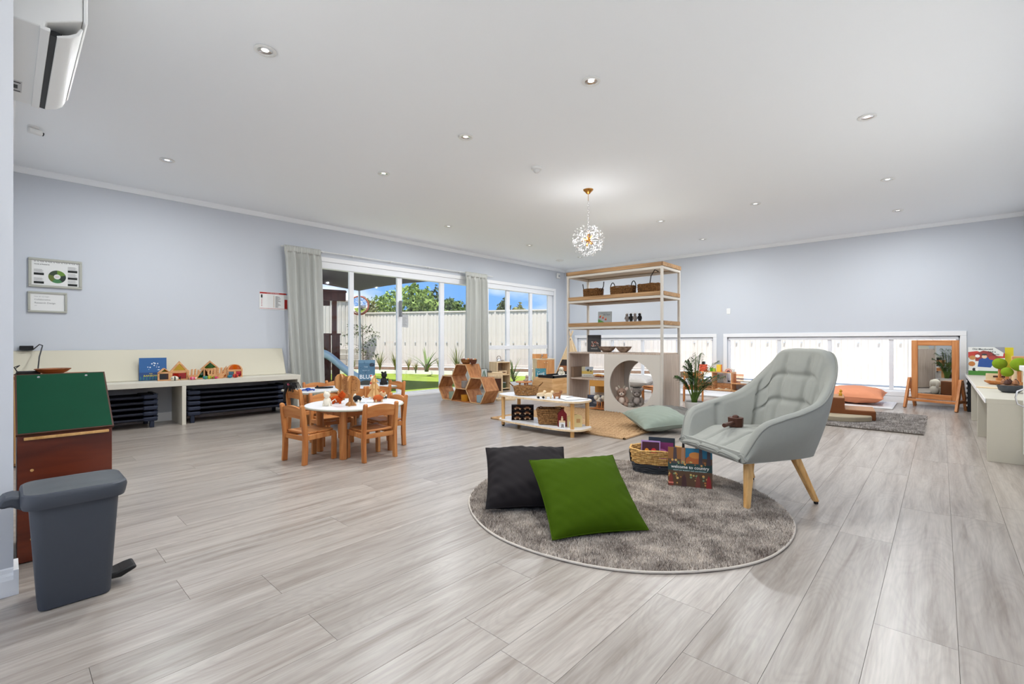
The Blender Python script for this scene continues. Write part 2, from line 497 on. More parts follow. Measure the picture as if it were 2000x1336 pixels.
# sliding doors -----------------------------------------------------------
door = MB().box(OX0, OX1, YA-0.004, YA+0.118, 0.0, 0.03).build('door_1', M_ALU)
struct(door)
tr = MB()
tr.box(OX0-0.07, OX1+0.07, YA-0.016, YA, OZ, OZ+0.07).box(OX0-0.07, OX0, YA-0.016, YA, 0, OZ).box(OX1, OX1+0.07, YA-0.016, YA, 0, OZ)
tr.build('architrave', M_TRIM, door, bevel=0.004)
MB().box(OX0, OX1, YA+0.0, YA+0.115, OZ-0.10, OZ).build('head_rail', M_ALU, door, bevel=0.004)
for i, (a, b) in enumerate([(2.84,2.93),(3.737,3.812),(4.646,4.742),(5.573,5.672),(6.50,6.60),(6.79,6.86),(7.43,7.54),(8.19,8.277),(8.90,9.06)]):
    yy = YA+0.02 if i % 2 else YA+0.045
    MB().box(a, b, yy, yy+0.05, 0.03, OZ-0.10).build('mullion', M_ALU, door, bevel=0.004)
MB().box(6.60, 8.90, YA+0.03, YA+0.075, 0.80, 0.885).build('mid_rail', M_ALU, door, bevel=0.003)
MB().box(2.84, 6.60, YA+0.02, YA+0.08, 0.03, 0.075).box(6.60, 8.90, YA+0.02, YA+0.08, 0.03, 0.075).build('bottom_rail', M_ALU, door, bevel=0.003)
MB().box(8.845, 8.895, YA+0.025, YA+0.05, 0.62, 1.45).build('lock_stile', M_GREYALU, door)
xs = [2.93,3.737,3.812,4.646,4.742,5.573,5.672,6.50,6.60,6.79,6.86,7.43,7.54,8.19,8.277,8.90]
for a, b in zip(xs[0::2], xs[1::2]):
    MB().box(a-0.01, b+0.01, YA+0.05, YA+0.056, 0.07, OZ-0.09).build('pane', M_GLASS, door)
h = MB().box(4.66, 4.70, YA-0.03, YA+0.02, 1.40, 1.68)
h.build('door_handle', mat('handle_grey', (120,122,126), 0.35), door, bevel=0.008)

# low back windows --------------------------------------------------------
def low_window(name, y0, y1, mull):
    z0, z1 = BZ
    t = MB().box(XB-0.016, XB, y0-0.07, y1+0.07, z1, z1+0.07).box(XB-0.016, XB, y0-0.07, y1+0.07, z0-0.07, z0)
    t.box(XB-0.016, XB, y0-0.07, y0, z0, z1).box(XB-0.016, XB, y1, y1+0.07, z0, z1)
    root = struct(t.build(name, M_TRIM, bevel=0.004))
    f = MB().box(XB+0.04, XB+0.09, y0, y1, z0, z0+0.035).box(XB+0.04, XB+0.09, y0, y1, z1-0.035, z1)
    f.box(XB+0.04, XB+0.09, y0, y0+0.04, z0, z1).box(XB+0.04, XB+0.09, y1-0.04, y1, z0, z1)
    f.build('window_frame', M_ALU, root, bevel=0.003)
    MB().box(XB+0.0, XB+0.12, y0, y1, z0-0.01, z0+0.004).build('window_sill', M_TRIM, root)
    MB().box(XB+0.015, XB+0.05, y0+0.015, y1-0.015, z1-0.055, z1-0.012).build('blind_box', M_ALU, root, bevel=0.004)
    for yy in mull:
        MB().box(XB+0.035, XB+0.085, yy-0.028, yy+0.028, z0+0.03, z1-0.03).build('mullion', M_ALU, root, bevel=0.003)
    ed = [y0+0.04] + sorted(mull) + [y1-0.04]
    for a, b in zip(ed[:-1], ed[1:]):
        MB().box(XB+0.06, XB+0.066, a, b, z0+0.03, z1-0.03).build('pane', M_GLASS, root)
low_window('window_1', B1[0], B1[1], [4.07, 4.86, 5.62])
low_window('window_2', B2[0], B2[1], [0.58, 1.40, 2.17])

# ------------------------------------------------------------------ outside
M_CONC = mat('pale_concrete', (224,221,214), 0.85, spec=0.1, var=0.06, vscale=2)
M_GRASS = mat('lawn_green', (116,132,56), 0.95, spec=0.05, var=0.25, vscale=1.2, bump=0.6, bscale=120)
M_FENCE = mat('cream_steel', (200,193,186), 0.6, spec=0.15)
M_MULCH = mat('mulch', (96,78,66), 0.95, spec=0.05, var=0.35, vscale=12, bump=0.8, bscale=40)
M_SLEEPER = wood('concrete_sleeper', (176,168,156), (198,190,178), 'x', 4, 6, 0.9, 0.1)
M_MAROON = wood('maroon_timber', (84,48,48), (104,62,60), 'z', 6, 10, 0.7, 0.2)
M_SAIL = mat('sail_charcoal', (104,100,112), 0.95, spec=0.05)
M_SLIDE = mat('slide_blue', (192,218,244), 0.35)
M_BARK = mat('bark', (88,74,62), 0.9, spec=0.1)
def leafmat(n, a, b):
    if n in _M: return _M[n]
    m = bpy.data.materials.new(n); m.use_nodes = True; _M[n] = m
    nt = m.node_tree; bs = nt.nodes['Principled BSDF']; bs.inputs['Roughness'].default_value = 0.6; bs.inputs['Specular IOR Level'].default_value = 0.2
    g = nt.nodes.new('ShaderNodeNewGeometry'); rp = nt.nodes.new('ShaderNodeValToRGB')
    rp.color_ramp.elements[0].color = lin(a); rp.color_ramp.elements[1].color = lin(b)
    nt.links.new(g.outputs['Random Per Island'], rp.inputs['Fac']); nt.links.new(rp.outputs['Color'], bs.inputs['Base Color'])
    return m
M_LEAF1 = leafmat('leaf_mid', (62,80,42), (118,136,78))
M_LEAF2 = leafmat('leaf_dark', (48,60,38), (92,104,64))
M_LEAF3 = leafmat('leaf_olive', (92,92,58), (146,146,96))
M_LEAF4 = leafmat('leaf_bright', (80,104,48), (146,166,88))

ZG = -0.05
struct(MB().add([(-40,-40,ZG-0.02),(60,-40,ZG-0.02),(60,60,ZG-0.02),(-40,60,ZG-0.02)], [(0,1,2,3)]).build('ground', M_CONC))
# lawn and garden bed are flat polygons on the ground
FL0, FL1 = (2.0, 16.3), (8.55, 14.9)      # high fence on the retaining wall
FR1, FR2 = (13.55, 5.3), (13.55, -6.0)    # lower fence round the corner and along the back
def seg(a, b, t): return (a[0]+(b[0]-a[0])*t, a[1]+(b[1]-a[1])*t)
lawn = MB().prism([(-2,7.95),(9.8,7.95),(12.2,5.6),(7.7,13.9),(5.2,14.3),(-2,14.3)], ZG-0.01, ZG+0.012).build('lawn', M_GRASS)  # held back from the doors so unseen pale ground bounces sun indoors
struct(lawn)
bed = MB().prism([(12.2,5.6),(7.7,13.9),(5.2,14.3),(5.0,15.9),(8.55,15.2),(13.6,5.4)], ZG, 0.10).build('garden_bed', M_MULCH)
struct(bed)
kb = MB()
for a, b in [((12.25,5.55),(7.72,13.9)),((7.72,13.9),(5.2,14.3))]:
    kb.bar((a[0],a[1],0.0), (b[0],b[1],0.0), 0.16, 0.16)
struct(kb.build('kerb', M_CONC))

def fence(name, a, b, z0, z1, label, sheet=2.4, pitch=0.128):
    root = thing(name, label, 'fence', (a[0],a[1],0), atan2(b[1]-a[1], b[0]-a[0]))
    Ln = hypot(b[0]-a[0], b[1]-a[1]); x = 0
    while x < Ln-0.05:
        x1 = min(x+sheet, Ln); m = MB(); pts = []; k = x
        while k < x1-0.01:
            pts += [(k,0.0),(k+pitch*0.62,0.0),(k+pitch*0.72,0.012),(k+pitch*0.9,0.012)]
            k += pitch
        pts = [(min(p[0],x1),p[1]) for p in pts] + [(x1,0.0)]
        m.grid([[(p[0],p[1],z0),(p[0],p[1],z1)] for p in pts])
        m.build('fence_panel', M_FENCE, root)
        MB().box(x-0.03,x+0.03,-0.02,0.05,z0-0.05,z1+0.01).build('fence_post', M_FENCE, root)
        x = x1
    MB().box(0,Ln,-0.025,0.045,z1-0.01,z1+0.035).build('top_rail', M_FENCE, root)
    MB().box(0,Ln,-0.02,0.04,z0-0.03,z0+0.03).build('bottom_rail', M_FENCE, root)
    sc = MB(); k = pitch*0.3
    while k < Ln and k < 9.0:
        sc.box(k-0.02,k+0.02,-0.03,-0.004,0.93,0.96); k += pitch*3
    if z0 < 0.9: sc.build('rail_screws', M_GREYALU, root)['kind'] = 'stuff'
    return root
fence('steel_fence', (8.55,14.9), FR1, 0.16, 1.96, 'cream corrugated steel fence running behind the garden bed')
fence('steel_fence', FR1, FR2, 0.06, 1.9, 'cream corrugated steel fence outside the low back windows')
fence('steel_fence', FL0, FL1, 0.76, 2.36, 'tall cream fence raised on a retaining wall behind the slide')
rw = thing('retaining_wall', 'pale concrete sleeper retaining wall beneath the tall fence', 'wall', (FL0[0],FL0[1]-0.12,0), atan2(FL1[1]-FL0[1], FL1[0]-FL0[0]))
_L = hypot(FL1[0]-FL0[0], FL1[1]-FL0[1])
for r in range(4):
    x = 0
    while x < _L:
        MB().box(x+0.005, min(x+2.0,_L)-0.005, -0.05, 0.05, 0.19*r-0.02, 0.19*r+0.163).build('sleeper', M_SLEEPER, rw, bevel=0.006)
        x += 2.0

# shade sail
def lerp3(a,b,t): return tuple(a[i]+(b[i]-a[i])*t for i in range(3))
SA, SB, SCn, SD = (1.0,7.6,2.95), (7.6,7.55,2.42), (6.28,11.22,2.30), (2.6,10.2,2.42)
P = []
for i in range(17):
    r = []
    for j in range(17):
        u, v = i/16, j/16
        p = Vector(lerp3(lerp3(SA,SB,u), lerp3(SD,SCn,u), v))
        cx = 0.5*(SA[0]+SCn[0]); cy = 0.5*(SA[1]+SCn[1])
        k = 1.0 - 0.28*max(4*u*(1-u)*(1 if v in (0,1) else abs(2*v-1)**2), 4*v*(1-v)*abs(2*u-1)**2)*0.5
        p.x = cx+(p.x-cx)*k; p.y = cy+(p.y-cy)*k
        r.append(tuple(p))
    P.append(r)
sl = thing('shade_sail', 'charcoal fabric shade sail stretched over the lawn outside', 'shade sail', (4,9,2.5))
m = MB().grid(P); n0 = len(m.v)
m.xf(Matrix.Translation((-4,-9,-2.5)))
so = m.build('sail_cloth', M_SAIL, sl, smooth=180)
so.modifiers.new('thickness','SOLIDIFY').thickness = 0.004
MB().tube([(SCn[0]-4,SCn[1]-9,SCn[2]-2.5+0.3),(SCn[0]-4+0.1,SCn[1]-9+0.1,-2.5+ZG)], 0.03, 10).build('sail_post', M_GREYALU, sl, smooth=40)

# play fort with slide
pf = thing('play_fort', 'maroon timber play fort with slatted walls on the lawn', 'playground', (3.28,10.35,ZG), radians(-14))
def pb(n, *b): return MB().box(*b).build(n, M_MAROON, pf, bevel=0.004)
for (x,y) in ((1.72,-0.05),(-0.6,-0.05),(0.6,1.5),(-0.6,1.5)): pb('fort_post', x-0.045,x+0.045,y-0.045,y+0.045,0,2.1)
pb('roof_beam', -0.9,1.95,-0.13,-0.04,1.92,2.16); pb('roof_beam', -0.9,1.95,1.45,1.54,1.92,2.16)
MB().prism([(-0.9,2.1),(1.95,2.1),(1.95,2.14),(-0.9,2.14)], -0.2, 1.7, 'y').build('fort_roof', M_MAROON, pf)
for k in range(13):
    x = -0.6+k*0.19
    pb('slat', x, x+0.16, -0.06, -0.03, 0.08, 1.16)
pb('cap_rail', -0.65,1.85,-0.10,0.0,1.16,1.20); pb('deck', -0.6,1.72,-0.03,1.5,0.62,0.68)
sd = thing('slide', 'pale blue plastic slide curving down onto the lawn', 'slide', (4.58,9.42,ZG), radians(-32))
prof = [(-0.28,0.74),(-0.15,0.75),(0.02,0.68),(0.2,0.50),(0.42,0.30),(0.68,0.15),(0.95,0.08),(1.2,0.06)]
m = MB(); rows = []
for x, z in prof:
    rows.append([(x,-0.26,z+0.12),(x,-0.23,z+0.125),(x,-0.20,z+0.02),(x,0,z-0.015),(x,0.20,z+0.02),(x,0.23,z+0.125),(x,0.26,z+0.12),(x,0.25,z-0.03),(x,0,z-0.05),(x,-0.25,z-0.03)])
m.grid(rows, cv=True)
o = m.build('chute', M_SLIDE, sd, smooth=60)
sb = o.modifiers.new('s','SUBSURF'); sb.levels = 1; sb.render_levels = 2
MB().box(1.05,1.13,-0.18,0.18,0,0.05).build('slide_foot', M_SLIDE, sd); MB().box(0.38,0.43,-0.15,0.15,0,0.30).build('slide_foot', M_SLIDE, sd)

# convex safety mirror on the corner
cm = thing('safety_mirror', 'round convex safety mirror on the fence corner outside', 'mirror', (8.15,14.55,0), radians(-42))
MB().lathe([(0.30,0.0),(0.28,0.03),(0.2,0.07),(0.1,0.095),(0.0,0.1)], 28).xf(Matrix.Translation((0,0,2.2)) @ Matrix.Rotation(radians(90),4,'X')).build('mirror_face', mat('mirror_silver',(230,230,232),0.03,metal=1.0), cm, smooth=60)
MB().tube([(0.31*cos(t*pi/16),0,2.2+0.31*sin(t*pi/16)) for t in range(32)], 0.028, 8, closed=True).build('mirror_rim', c_('rim_rust',(150,84,66)), cm, smooth=60)
MB().cyl((0,0.06,0),(0,0.06,2.3),0.03).build('pole', M_GREYALU, cm, smooth=40)

# trees beyond the fence, each with its own crown
def leaf_cloud(m, c, rx, ry, rz, n, size, rng):
    d = rng.normal(size=(n,3)); d /= np.linalg.norm(d,axis=1)[:,None]
    r = rng.uniform(0.55,1.0,size=(n,1))**0.5
    lump = 1+0.28*np.sin(d[:,:1]*5+c[0])*np.cos(d[:,1:2]*4+c[1])+0.2*np.sin(d[:,2:]*7+c[0]*2)
    p = d*r*lump*np.array([rx,ry,rz])+np.array(c)
    a = rng.normal(size=(n,3)); a /= np.linalg.norm(a,axis=1)[:,None]
    b = np.cross(a, rng.normal(size=(n,3))); b /= np.linalg.norm(b,axis=1)[:,None]
    s = size*rng.uniform(0.6,1.3,size=(n,1))
    A = p-a*s; B = p+b*s*0.5; C = p+a*s; D = p-b*s*0.5
    o = len(m.v)
    V = np.stack([A,B,C,D],1).reshape(-1,3)
    m.v += [tuple(x) for x in V]
    m.f += [[o+4*i,o+4*i+1,o+4*i+2,o+4*i+3] for i in range(n)]
    m.m += [m.mi]*n
def tree(x, y, h, r, lm, label, lobes=5, n=1500, size=0.16, seed=1, zb=0.35):
    rng = np.random.default_rng(seed); t = thing('tree', label, 'tree', (x,y,ZG), group='trees beyond the fence')
    MB().tube([(0,0,0),(0.08,0.05,h*0.35),(0.0,0.1,h*0.75)], 0.14, 8, taper=[1,0.75,0.35]).build('trunk', M_BARK, t, smooth=60)
    m = MB()
    for k in range(lobes):
        a = rng.uniform(0,6.28); q = rng.uniform(0.1,0.6)*r
        zz = h*(zb+0.12+(0.88-zb-0.12)*k/max(1,lobes-1))
        sc = r*(0.75-0.35*k/lobes)
        leaf_cloud(m, (q*cos(a),q*sin(a),zz), sc, sc, h*0.17, n//lobes, size, rng)
    o = m.build('foliage', lm, t); o['kind'] = 'stuff'
    return t
def at(px_, d, A=radians(42.6)):
    t = (px_-1000)/910.8
    return (d*(cos(A)+sin(A)*t), d*(sin(A)-cos(A)*t))
TR = [(648,26,3.3,2.4,M_LEAF3,'olive loose tree half hidden behind the shade sail'),
      (712,24,3.35,2.2,M_LEAF3,'olive tree behind the convex safety mirror'),
      (762,23,3.6,2.6,M_LEAF4,'bright green leafy tree in the second door pane'),
      (806,22,3.75,1.7,M_LEAF4,'tall pale green tree beside the white door mullion'),
      (838,26,4.0,1.9,M_LEAF2,'dark spindly tree rising above the hedge line'),
      (866,18.5,2.5,1.2,M_LEAF2,'low dark tree filling the gap left of the mullion'),
      (895,24,3.3,1.6,M_LEAF1,'rounded grey green tree left of the far curtain'),
      (930,24,3.2,1.6,M_LEAF2,'dark tree standing behind the far curtain'),
      (978,25,3.3,1.4,M_LEAF2,'dense dark round tree right of the far curtain'),
      (1012,26,3.1,1.0,M_LEAF3,'feathery pale tree in the middle far door pane'),
      (1058,27,2.7,0.9,M_LEAF2,'small scrubby tree near the right door jamb')]
for i, (p_, d_, h_, r_, lm_, lb_) in enumerate(TR):
    d2_ = d_+(0,5,10)[i%3]; x_, y_ = at(p_, d2_); tree(x_, y_, (h_-0.96)*d2_/d_*0.93+0.96, r_*0.62, lm_, lb_, 6, 2600, 0.12, 20+i)
hx, hy = at(1040, 34)
struct(MB().lathe([(9,0),(7.5,1.6),(5,2.7),(2,3.25),(0,3.3)], 20, (hx,hy,-0.1)).build('sand_mound', mat('sand',(214,186,148),0.95,var=0.1), smooth=60))

# garden plants
def blades(name, label, x, y, z, n, h, spread, mt, seed, w=0.018, cat='plant', grp=None):
    rng = np.random.default_rng(seed); t = thing(name, label, cat, (x,y,z), group=grp)
    for k in range(n):
        a = rng.uniform(0,6.28); l = h*rng.uniform(0.6,1.1); b = spread*rng.uniform(0.3,1.1)
        pts = []; ww = w*rng.uniform(0.7,1.2); pa, pb_ = cos(a), sin(a)
        m = MB(); L = []; 
        for i in range(6):
            u = i/5
            r = b*u**1.6; zz = l*(u-0.38*u*u*(b/h if h else 1))
            q = ww*(1-u)**0.7+0.001
            L.append([(pa*r-pb_*q, pb_*r+pa*q, zz),(pa*r+pb_*q, pb_*r-pa*q, zz)])
        m.grid(L); m.build('leaf_blade', mt, t, smooth=180)
    return t
gx = [(690,14.6,0.45,'grass'),(742,14.2,0.8,'grass'),(772,14.3,0.75,'grass'),(798,14.2,0.5,'grass'),(812,12.9,0.42,'grass'),(858,13.9,0.6,'grass'),(893,13.7,0.95,'grass')]
lbs = ['low grassy clump below the retaining wall','tall wispy grass clump beside the slim sapling','tall pale grass clump left of the door handle mullion','short grass tuft left of the broad leafed plant','spiky grass clump just left of the broad leafed plant','arching grass clump right of the broad leafed plant','tall thin grass clump beside the far mullion']
for i, ((p_, d_, h_, _), lb_) in enumerate(zip(gx, lbs)):
    x_, y_ = at(p_, d_); blades('grass_clump', lb_, x_, y_, 0.1, 34, h_*0.85, h_*0.42, M_LEAF3, 50+i, 0.013, grp='grass clumps in the garden bed')
x_, y_ = at(833, 13.5)
blades('cordyline', 'broad leafed green plant standing against the cream fence', x_, y_, 0.1, 11, 0.85, 0.8, M_LEAF1, 77, 0.05)
MB().cyl((0,0,0),(0,0,0.22),0.03).build('stem', M_BARK, [o for o in bpy.data.objects if o.name.startswith('cordyline')][0])
for p_, d_, lb_ in ((1004,11.0,'spiky green agave seen between the play kitchen units'),(1002,11.7,'upright strappy plant left of the agave outside')):
    x_, y_ = at(p_, d_); blades('agave', lb_, x_, y_, 0.02, 16, 0.38 if 'agave s' in lb_ else 0.6, 0.3, M_LEAF1, 91, 0.03, grp='garden plants by the far doors')
# slim sapling
x_, y_ = at(708, 13.0)
sp = thing('sapling', 'slim young sapling with sparse dark leaves behind the doors', 'tree', (x_,y_,0.08))
rng = np.random.default_rng(5); m = MB(); lf = MB()
m.tube([(0,0,0),(0.02,0,0.6),(0,0.02,1.35)], 0.016, 6, taper=[1,0.8,0.4])
for k in range(20):
    z = rng.uniform(0.25,1.3); a = rng.uniform(0,6.28); l = rng.uniform(0.25,0.62)
    pts = [(0,0,z),(l*0.5*cos(a),l*0.5*sin(a),z+0.12),(l*cos(a),l*sin(a),z+0.05)]
    m.tube(pts, 0.006, 4, taper=[1,0.7,0.3])
    leaf_cloud(lf, (l*0.75*cos(a),l*0.75*sin(a),z+0.07), 0.16,0.16,0.10, 16, 0.035, rng)
m.build('stem', M_BARK, sp); o = lf.build('foliage', M_LEAF2, sp); o['kind'] = 'stuff'

# ------------------------------------------------------------------ ceiling fittings
M_LENS = mat('lamp_lens', (250,248,244), 0.3, emit=(255,250,242), estr=1.2)
def make_downlight(label, x, y):
    watt = 13.8
    t = thing('downlight', label, 'light', (x,y,ZC), group='recessed ceiling downlights')
    MB().lathe([(0.062,-0.001),(0.064,-0.006),(0.058,-0.010),(0.044,-0.009),(0.042,-0.0005)], 28).build('trim_ring', M_WHITE, t, smooth=50)
    MB().lathe([(0.042,-0.0005),(0.040,-0.004),(0.030,-0.0016),(0.022,-0.0012)], 24).build('reflector', M_CHROME, t, smooth=60)
    MB().lathe([(0.022,-0.0012),(0.016,-0.0022),(0.0,-0.003)], 20).build('lens', M_LENS, t, smooth=60)
    l = bpy.data.lights.new('downlight_fill', 'AREA'); l.shape = 'DISK'; l.size = 0.075; l.energy = watt; l.color = (0.945,0.98,1.0)  # unlit fitting, switched on here as added fill light
    lo = bpy.data.objects.new('downlight_fill', l); COL.objects.link(lo); lo.parent = t; lo.location = (0,0,-0.012)
    return t
GX = [1.08, 2.72, 4.64, 6.57, 8.22]; GY = [0.43, 1.765, 3.05, 4.35, 5.6]
DL = [(0,2,'large recessed downlight beside the air conditioner'),(0,4,'recessed downlight above the bench near the security camera'),
 (1,1,'recessed downlight straight overhead near the top of the photo'),(1,2,'recessed downlight in the ceiling between sensor and air conditioner'),
 (1,3,'recessed downlight above the round play table'),(2,4,'recessed downlight above the sliding doors'),
 (2,0,'recessed downlight above the grey armchair on the right'),(3,1,'recessed downlight between armchair and low back window'),
 (3,2,'faint recessed downlight just right of the chandelier'),(4,0,'recessed downlight high above the floor mirror'),
 (4,2,'recessed downlight near the back wall above the play corner'),(4,4,'recessed downlight just beyond the chandelier globe'),
 (2,2,None),(0,0,'added fill downlight out of view above the entry beside the camera'),(3,4,'added fill downlight above the far curtain'),(3,0,'recessed downlight above the right hand bench')]  # entry and far curtain downlights are extra, added for their light
for i, j, lb in DL:
    if lb: make_downlight(lb, GX[i], GY[j])
ca = thing('ceiling_vent_disc', 'small flat white disc on the ceiling near the far corner', 'vent', (8.22,6.14,ZC))
MB().lathe([(0.09,0),(0.088,-0.012),(0.07,-0.02),(0,-0.022)], 24).build('disc', M_WHITE, ca, smooth=40)
MB().lathe([(0.03,-0.02),(0.028,-0.03),(0,-0.032)], 16).build('hub', M_WHITE, ca, smooth=40)
sn = thing('motion_sensor', 'white dome motion sensor on the ceiling left of the chandelier', 'sensor', (3.69,3.05,ZC))
MB().lathe([(0.055,0),(0.055,-0.018),(0.05,-0.024),(0.036,-0.026)], 24).build('base', M_WHITE, sn, smooth=40)
MB().lathe([(0.036,-0.026),(0.034,-0.04),(0.022,-0.054),(0,-0.06)], 20).build('dome', mat('dome_frost',(214,214,214),0.5), sn, smooth=60)
cc = thing('security_camera', 'small white security camera in the top left ceiling corner', 'camera', (0.16,5.55,ZC), radians(200))
MB().lathe([(0.035,0),(0.035,-0.014),(0.015,-0.02)], 18).build('mount', M_WHITE, cc, smooth=40)
MB().box(-0.055,0.035,-0.022,0.022,-0.058,-0.018).build('housing', M_WHITE, cc, bevel=0.008)
MB().cyl((-0.055,0,-0.04),(-0.064,0,-0.041),0.015,n=18).build('camera_lens', M_DARK, cc, smooth=40)
cd = thing('corner_sensor', 'tiny white alarm sensor high in the far corner', 'sensor', (9.2,YA-0.01,2.60))
MB().box(-0.05,0.05,-0.05,0,-0.08,0.05).build('casing', M_WHITE, cd, bevel=0.01)
MB().box(-0.03,0.03,-0.056,-0.05,-0.05,0.0).build('sensor_window', M_GREYALU, cd)

# chandelier
ch = thing('chandelier', 'brass starburst chandelier hung with clear crystal drops on a chain', 'light', (GX[2],GY[2],ZC))
MB().lathe([(0.06,0),(0.058,-0.008),(0.035,-0.03),(0.018,-0.05),(0.0,-0.055)], 24).build('canopy', M_BRASS, ch, smooth=50)
cz = -0.60
MB().cyl((0,0,-0.05),(0,0,-0.13),0.003).build('cord', M_BRASS, ch)
chn = MB(); z = -0.13
k = 0
while z > cz+0.12:
    pts = []
    for q in range(10):
        t = 2*pi*q/10; a, b = 0.008*cos(t), 0.017*sin(t)
        pts.append((a,0,z-0.015+b) if k % 2 else (0,a,z-0.015+b))
    chn.tube(pts, 0.0018, 5, closed=True); z -= 0.028; k += 1
o = chn.build('chain', M_CHROME, ch, smooth=60); o['kind'] = 'stuff'
MB().cyl((0,0,z+0.01),(0,0,cz),0.006).build('stem', M_BRASS, ch)
MB().ball((0,0,cz), 0.03, nu=16, nv=10).build('core', M_BRASS, ch, smooth=60)
rng = np.random.default_rng(3)
gold = (1+5**0.5)/2
sp = MB(); wires = MB(); cr = MB()
NB = 34
for i in range(NB):
    zz = 1-2*(i+0.5)/NB; r = sqrt(1-zz*zz); t = 2*pi*i/gold
    d = Vector((r*cos(t), r*sin(t), zz)); c0 = Vector((0,0,cz))
    if i % 3 == 0: sp.cyl(c0+d*0.02, c0+d*0.085, 0.007, 0.009, 6)
    L = rng.uniform(0.125,0.165)
    wires.cyl(c0+d*0.03, c0+d*L, 0.0012, n=4)
    for q in range(5):
        e = (d + Vector(rng.normal(size=3))*0.33).normalized()
        pe = c0 + e*rng.uniform(0.165,0.19)
        wires.cyl(c0+d*L, pe, 0.0009, n=4)
        cr.ball(pe, 0.0085, nu=6, nv=4)
sp.build('brass_spikes', M_BRASS, ch, smooth=40)['kind'] = 'stuff'
wires.build('wire_stems', M_CHROME, ch)['kind'] = 'stuff'
M_CRYSTAL = mat('crystal', (255,255,255), 0.03, trans=1.0, spec=0.5)
cr.build('crystal_drops', M_CRYSTAL, ch)['kind'] = 'stuff'
l = bpy.data.lights.new('chandelier_fill', 'POINT'); l.energy = 7.0; l.shadow_soft_size = 0.18; l.color = (1,0.99,0.98)  # chandelier is unlit; point light added to brighten the ceiling
lo = bpy.data.objects.new('chandelier_fill', l); COL.objects.link(lo); lo.parent = ch; lo.location = (0,0,cz-0.0)

# air conditioner
ac = thing('air_conditioner', 'white wall mounted split air conditioner in the top left corner', 'air conditioner', (0,2.80,2.29))
y0, y1 = 0.0, 0.97
MB().prism([(0.001,0.004),(0.115,0.004),(0.118,0.03),(0.235,0.09),(0.235,0.25),(0.19,0.30),(0.001,0.30)], y0, y1, 'y').build('body', M_WHITE, ac, bevel=0.006)
MB().prism([(0.242,0.075),(0.25,0.085),(0.25,0.25),(0.2,0.305),(0.19,0.30),(0.236,0.25),(0.236,0.09)], y0-0.004, y1-0.012, 'y').build('front_panel', M_WHITE, ac, bevel=0.003)
MB().prism([(0.155,-0.006),(0.20,0.012),(0.225,0.035),(0.238,0.068),(0.230,0.072),(0.215,0.042),(0.19,0.022),(0.152,0.002)], y0+0.03, y1-0.01, 'y').build('louver_flap', M_WHITE, ac, bevel=0.002)
MB().prism([(0.132,-0.002),(0.152,-0.004),(0.17,0.02),(0.135,0.02)], y0+0.035, y1-0.015, 'y').build('air_slot', M_DARK, ac)
MB().prism([(0.10,-0.004),(0.131,-0.006),(0.131,0.01),(0.10,0.01)], y0, y1, 'y').build('lower_lip', M_WHITE, ac, bevel=0.002)
MB().box(0.025,0.06,y1-0.30,y1-0.15,0.0015,0.004).build('rating_label', mat('label_grey',(196,196,196),0.6), ac)
MB().box(0.03,0.055,y1-0.29,y1-0.278,0.0008,0.0015).box(0.03,0.055,y1-0.172,y1-0.16,0.0008,0.0015).box(0.03,0.045,y1-0.25,y1-0.2,0.0008,0.0015).build('label_print', M_DARK, ac)['kind']='stuff'

# ------------------------------------------------------------------ wall notices
M_FRAME = mat('frame_greige', (176,176,166), 0.5)
M_INK = c_('ink_black', (34,36,34), 0.7); M_INKG = c_('ink_grey', (150,150,150), 0.7)
def wall_frame(name, label, x0, x1, z0, z1, fw):
    t = thing(name, label, 'poster', ((x0+x1)/2, YA, z0)); W = x1-x0; H = z1-z0
    for (a,b,c,d) in ((-W/2,W/2,0,fw),(-W/2,W/2,H-fw,H),(-W/2,-W/2+fw,fw,H-fw),(W/2-fw,W/2,fw,H-fw)):
        MB().box(a,b,-0.022,-0.002,c,d).build('frame_rail', M_FRAME, t, bevel=0.004)
    MB().box(-W/2+fw,W/2-fw,-0.010,-0.002,fw,H-fw).build('sheet', M_GLASSPRINT, t)
    return t, W, H
t, W, H = wall_frame('framed_poster', 'framed research chart with a green ring diagram on left wall', 0.163, 0.573, 1.534, 1.838, 0.024)
YP = -0.0106
text('Circle of Research', t, M_INK, width=0.115, loc=(-0.105,YP,H-0.062), bold=0.02)
pr = MB(); pg = MB(); pb2 = MB()
for k in range(18):
    x = -0.165+k*0.02
    pg.prism([(x,H-0.03),(x+0.016,H-0.03),(x+0.01+0.006*(k%3),H-0.042)], YP, YP+0.0004, 'y')
for (x0,zs) in ((-0.165,(0.128,0.038)),(0.092,(0.175,0.1,0.03))):
    for z in zs:
        pr.box(x0,x0+0.075,YP,YP+0.0004,z,z+0.024)
        for q in range(4): pb2.box(x0,x0+0.07-0.01*(q%2),YP,YP+0.0004,z+0.031+q*0.0085,z+0.0345+q*0.0085)
pr.build('print_black', M_INK, t)['kind']='stuff'; pb2.build('print_lines', M_INKG, t)['kind']='stuff'; pg.build('print_leaves', M_INKG, t)['kind']='stuff'
ring = MB()
for k in range(5):
    ring.mat(k); a0 = pi/2+2*pi*k/5; poly = []
    for q in range(9): poly.append((0.01+0.068*cos(a0+q/8*2*pi/5), 0.12+0.068*sin(a0+q/8*2*pi/5)))
    for q in range(8,-1,-1): poly.append((0.01+0.026*cos(a0+q/8*2*pi/5), 0.12+0.026*sin(a0+q/8*2*pi/5)))
    ring.prism(poly, YP, YP+0.0004, 'y')
ring.build('ring_chart', [c_('g1',(52,66,48)),c_('g2',(96,110,48)),c_('g3',(70,124,78)),c_('g4',(40,52,44)),c_('g5',(104,140,56))], t)['kind']='stuff'
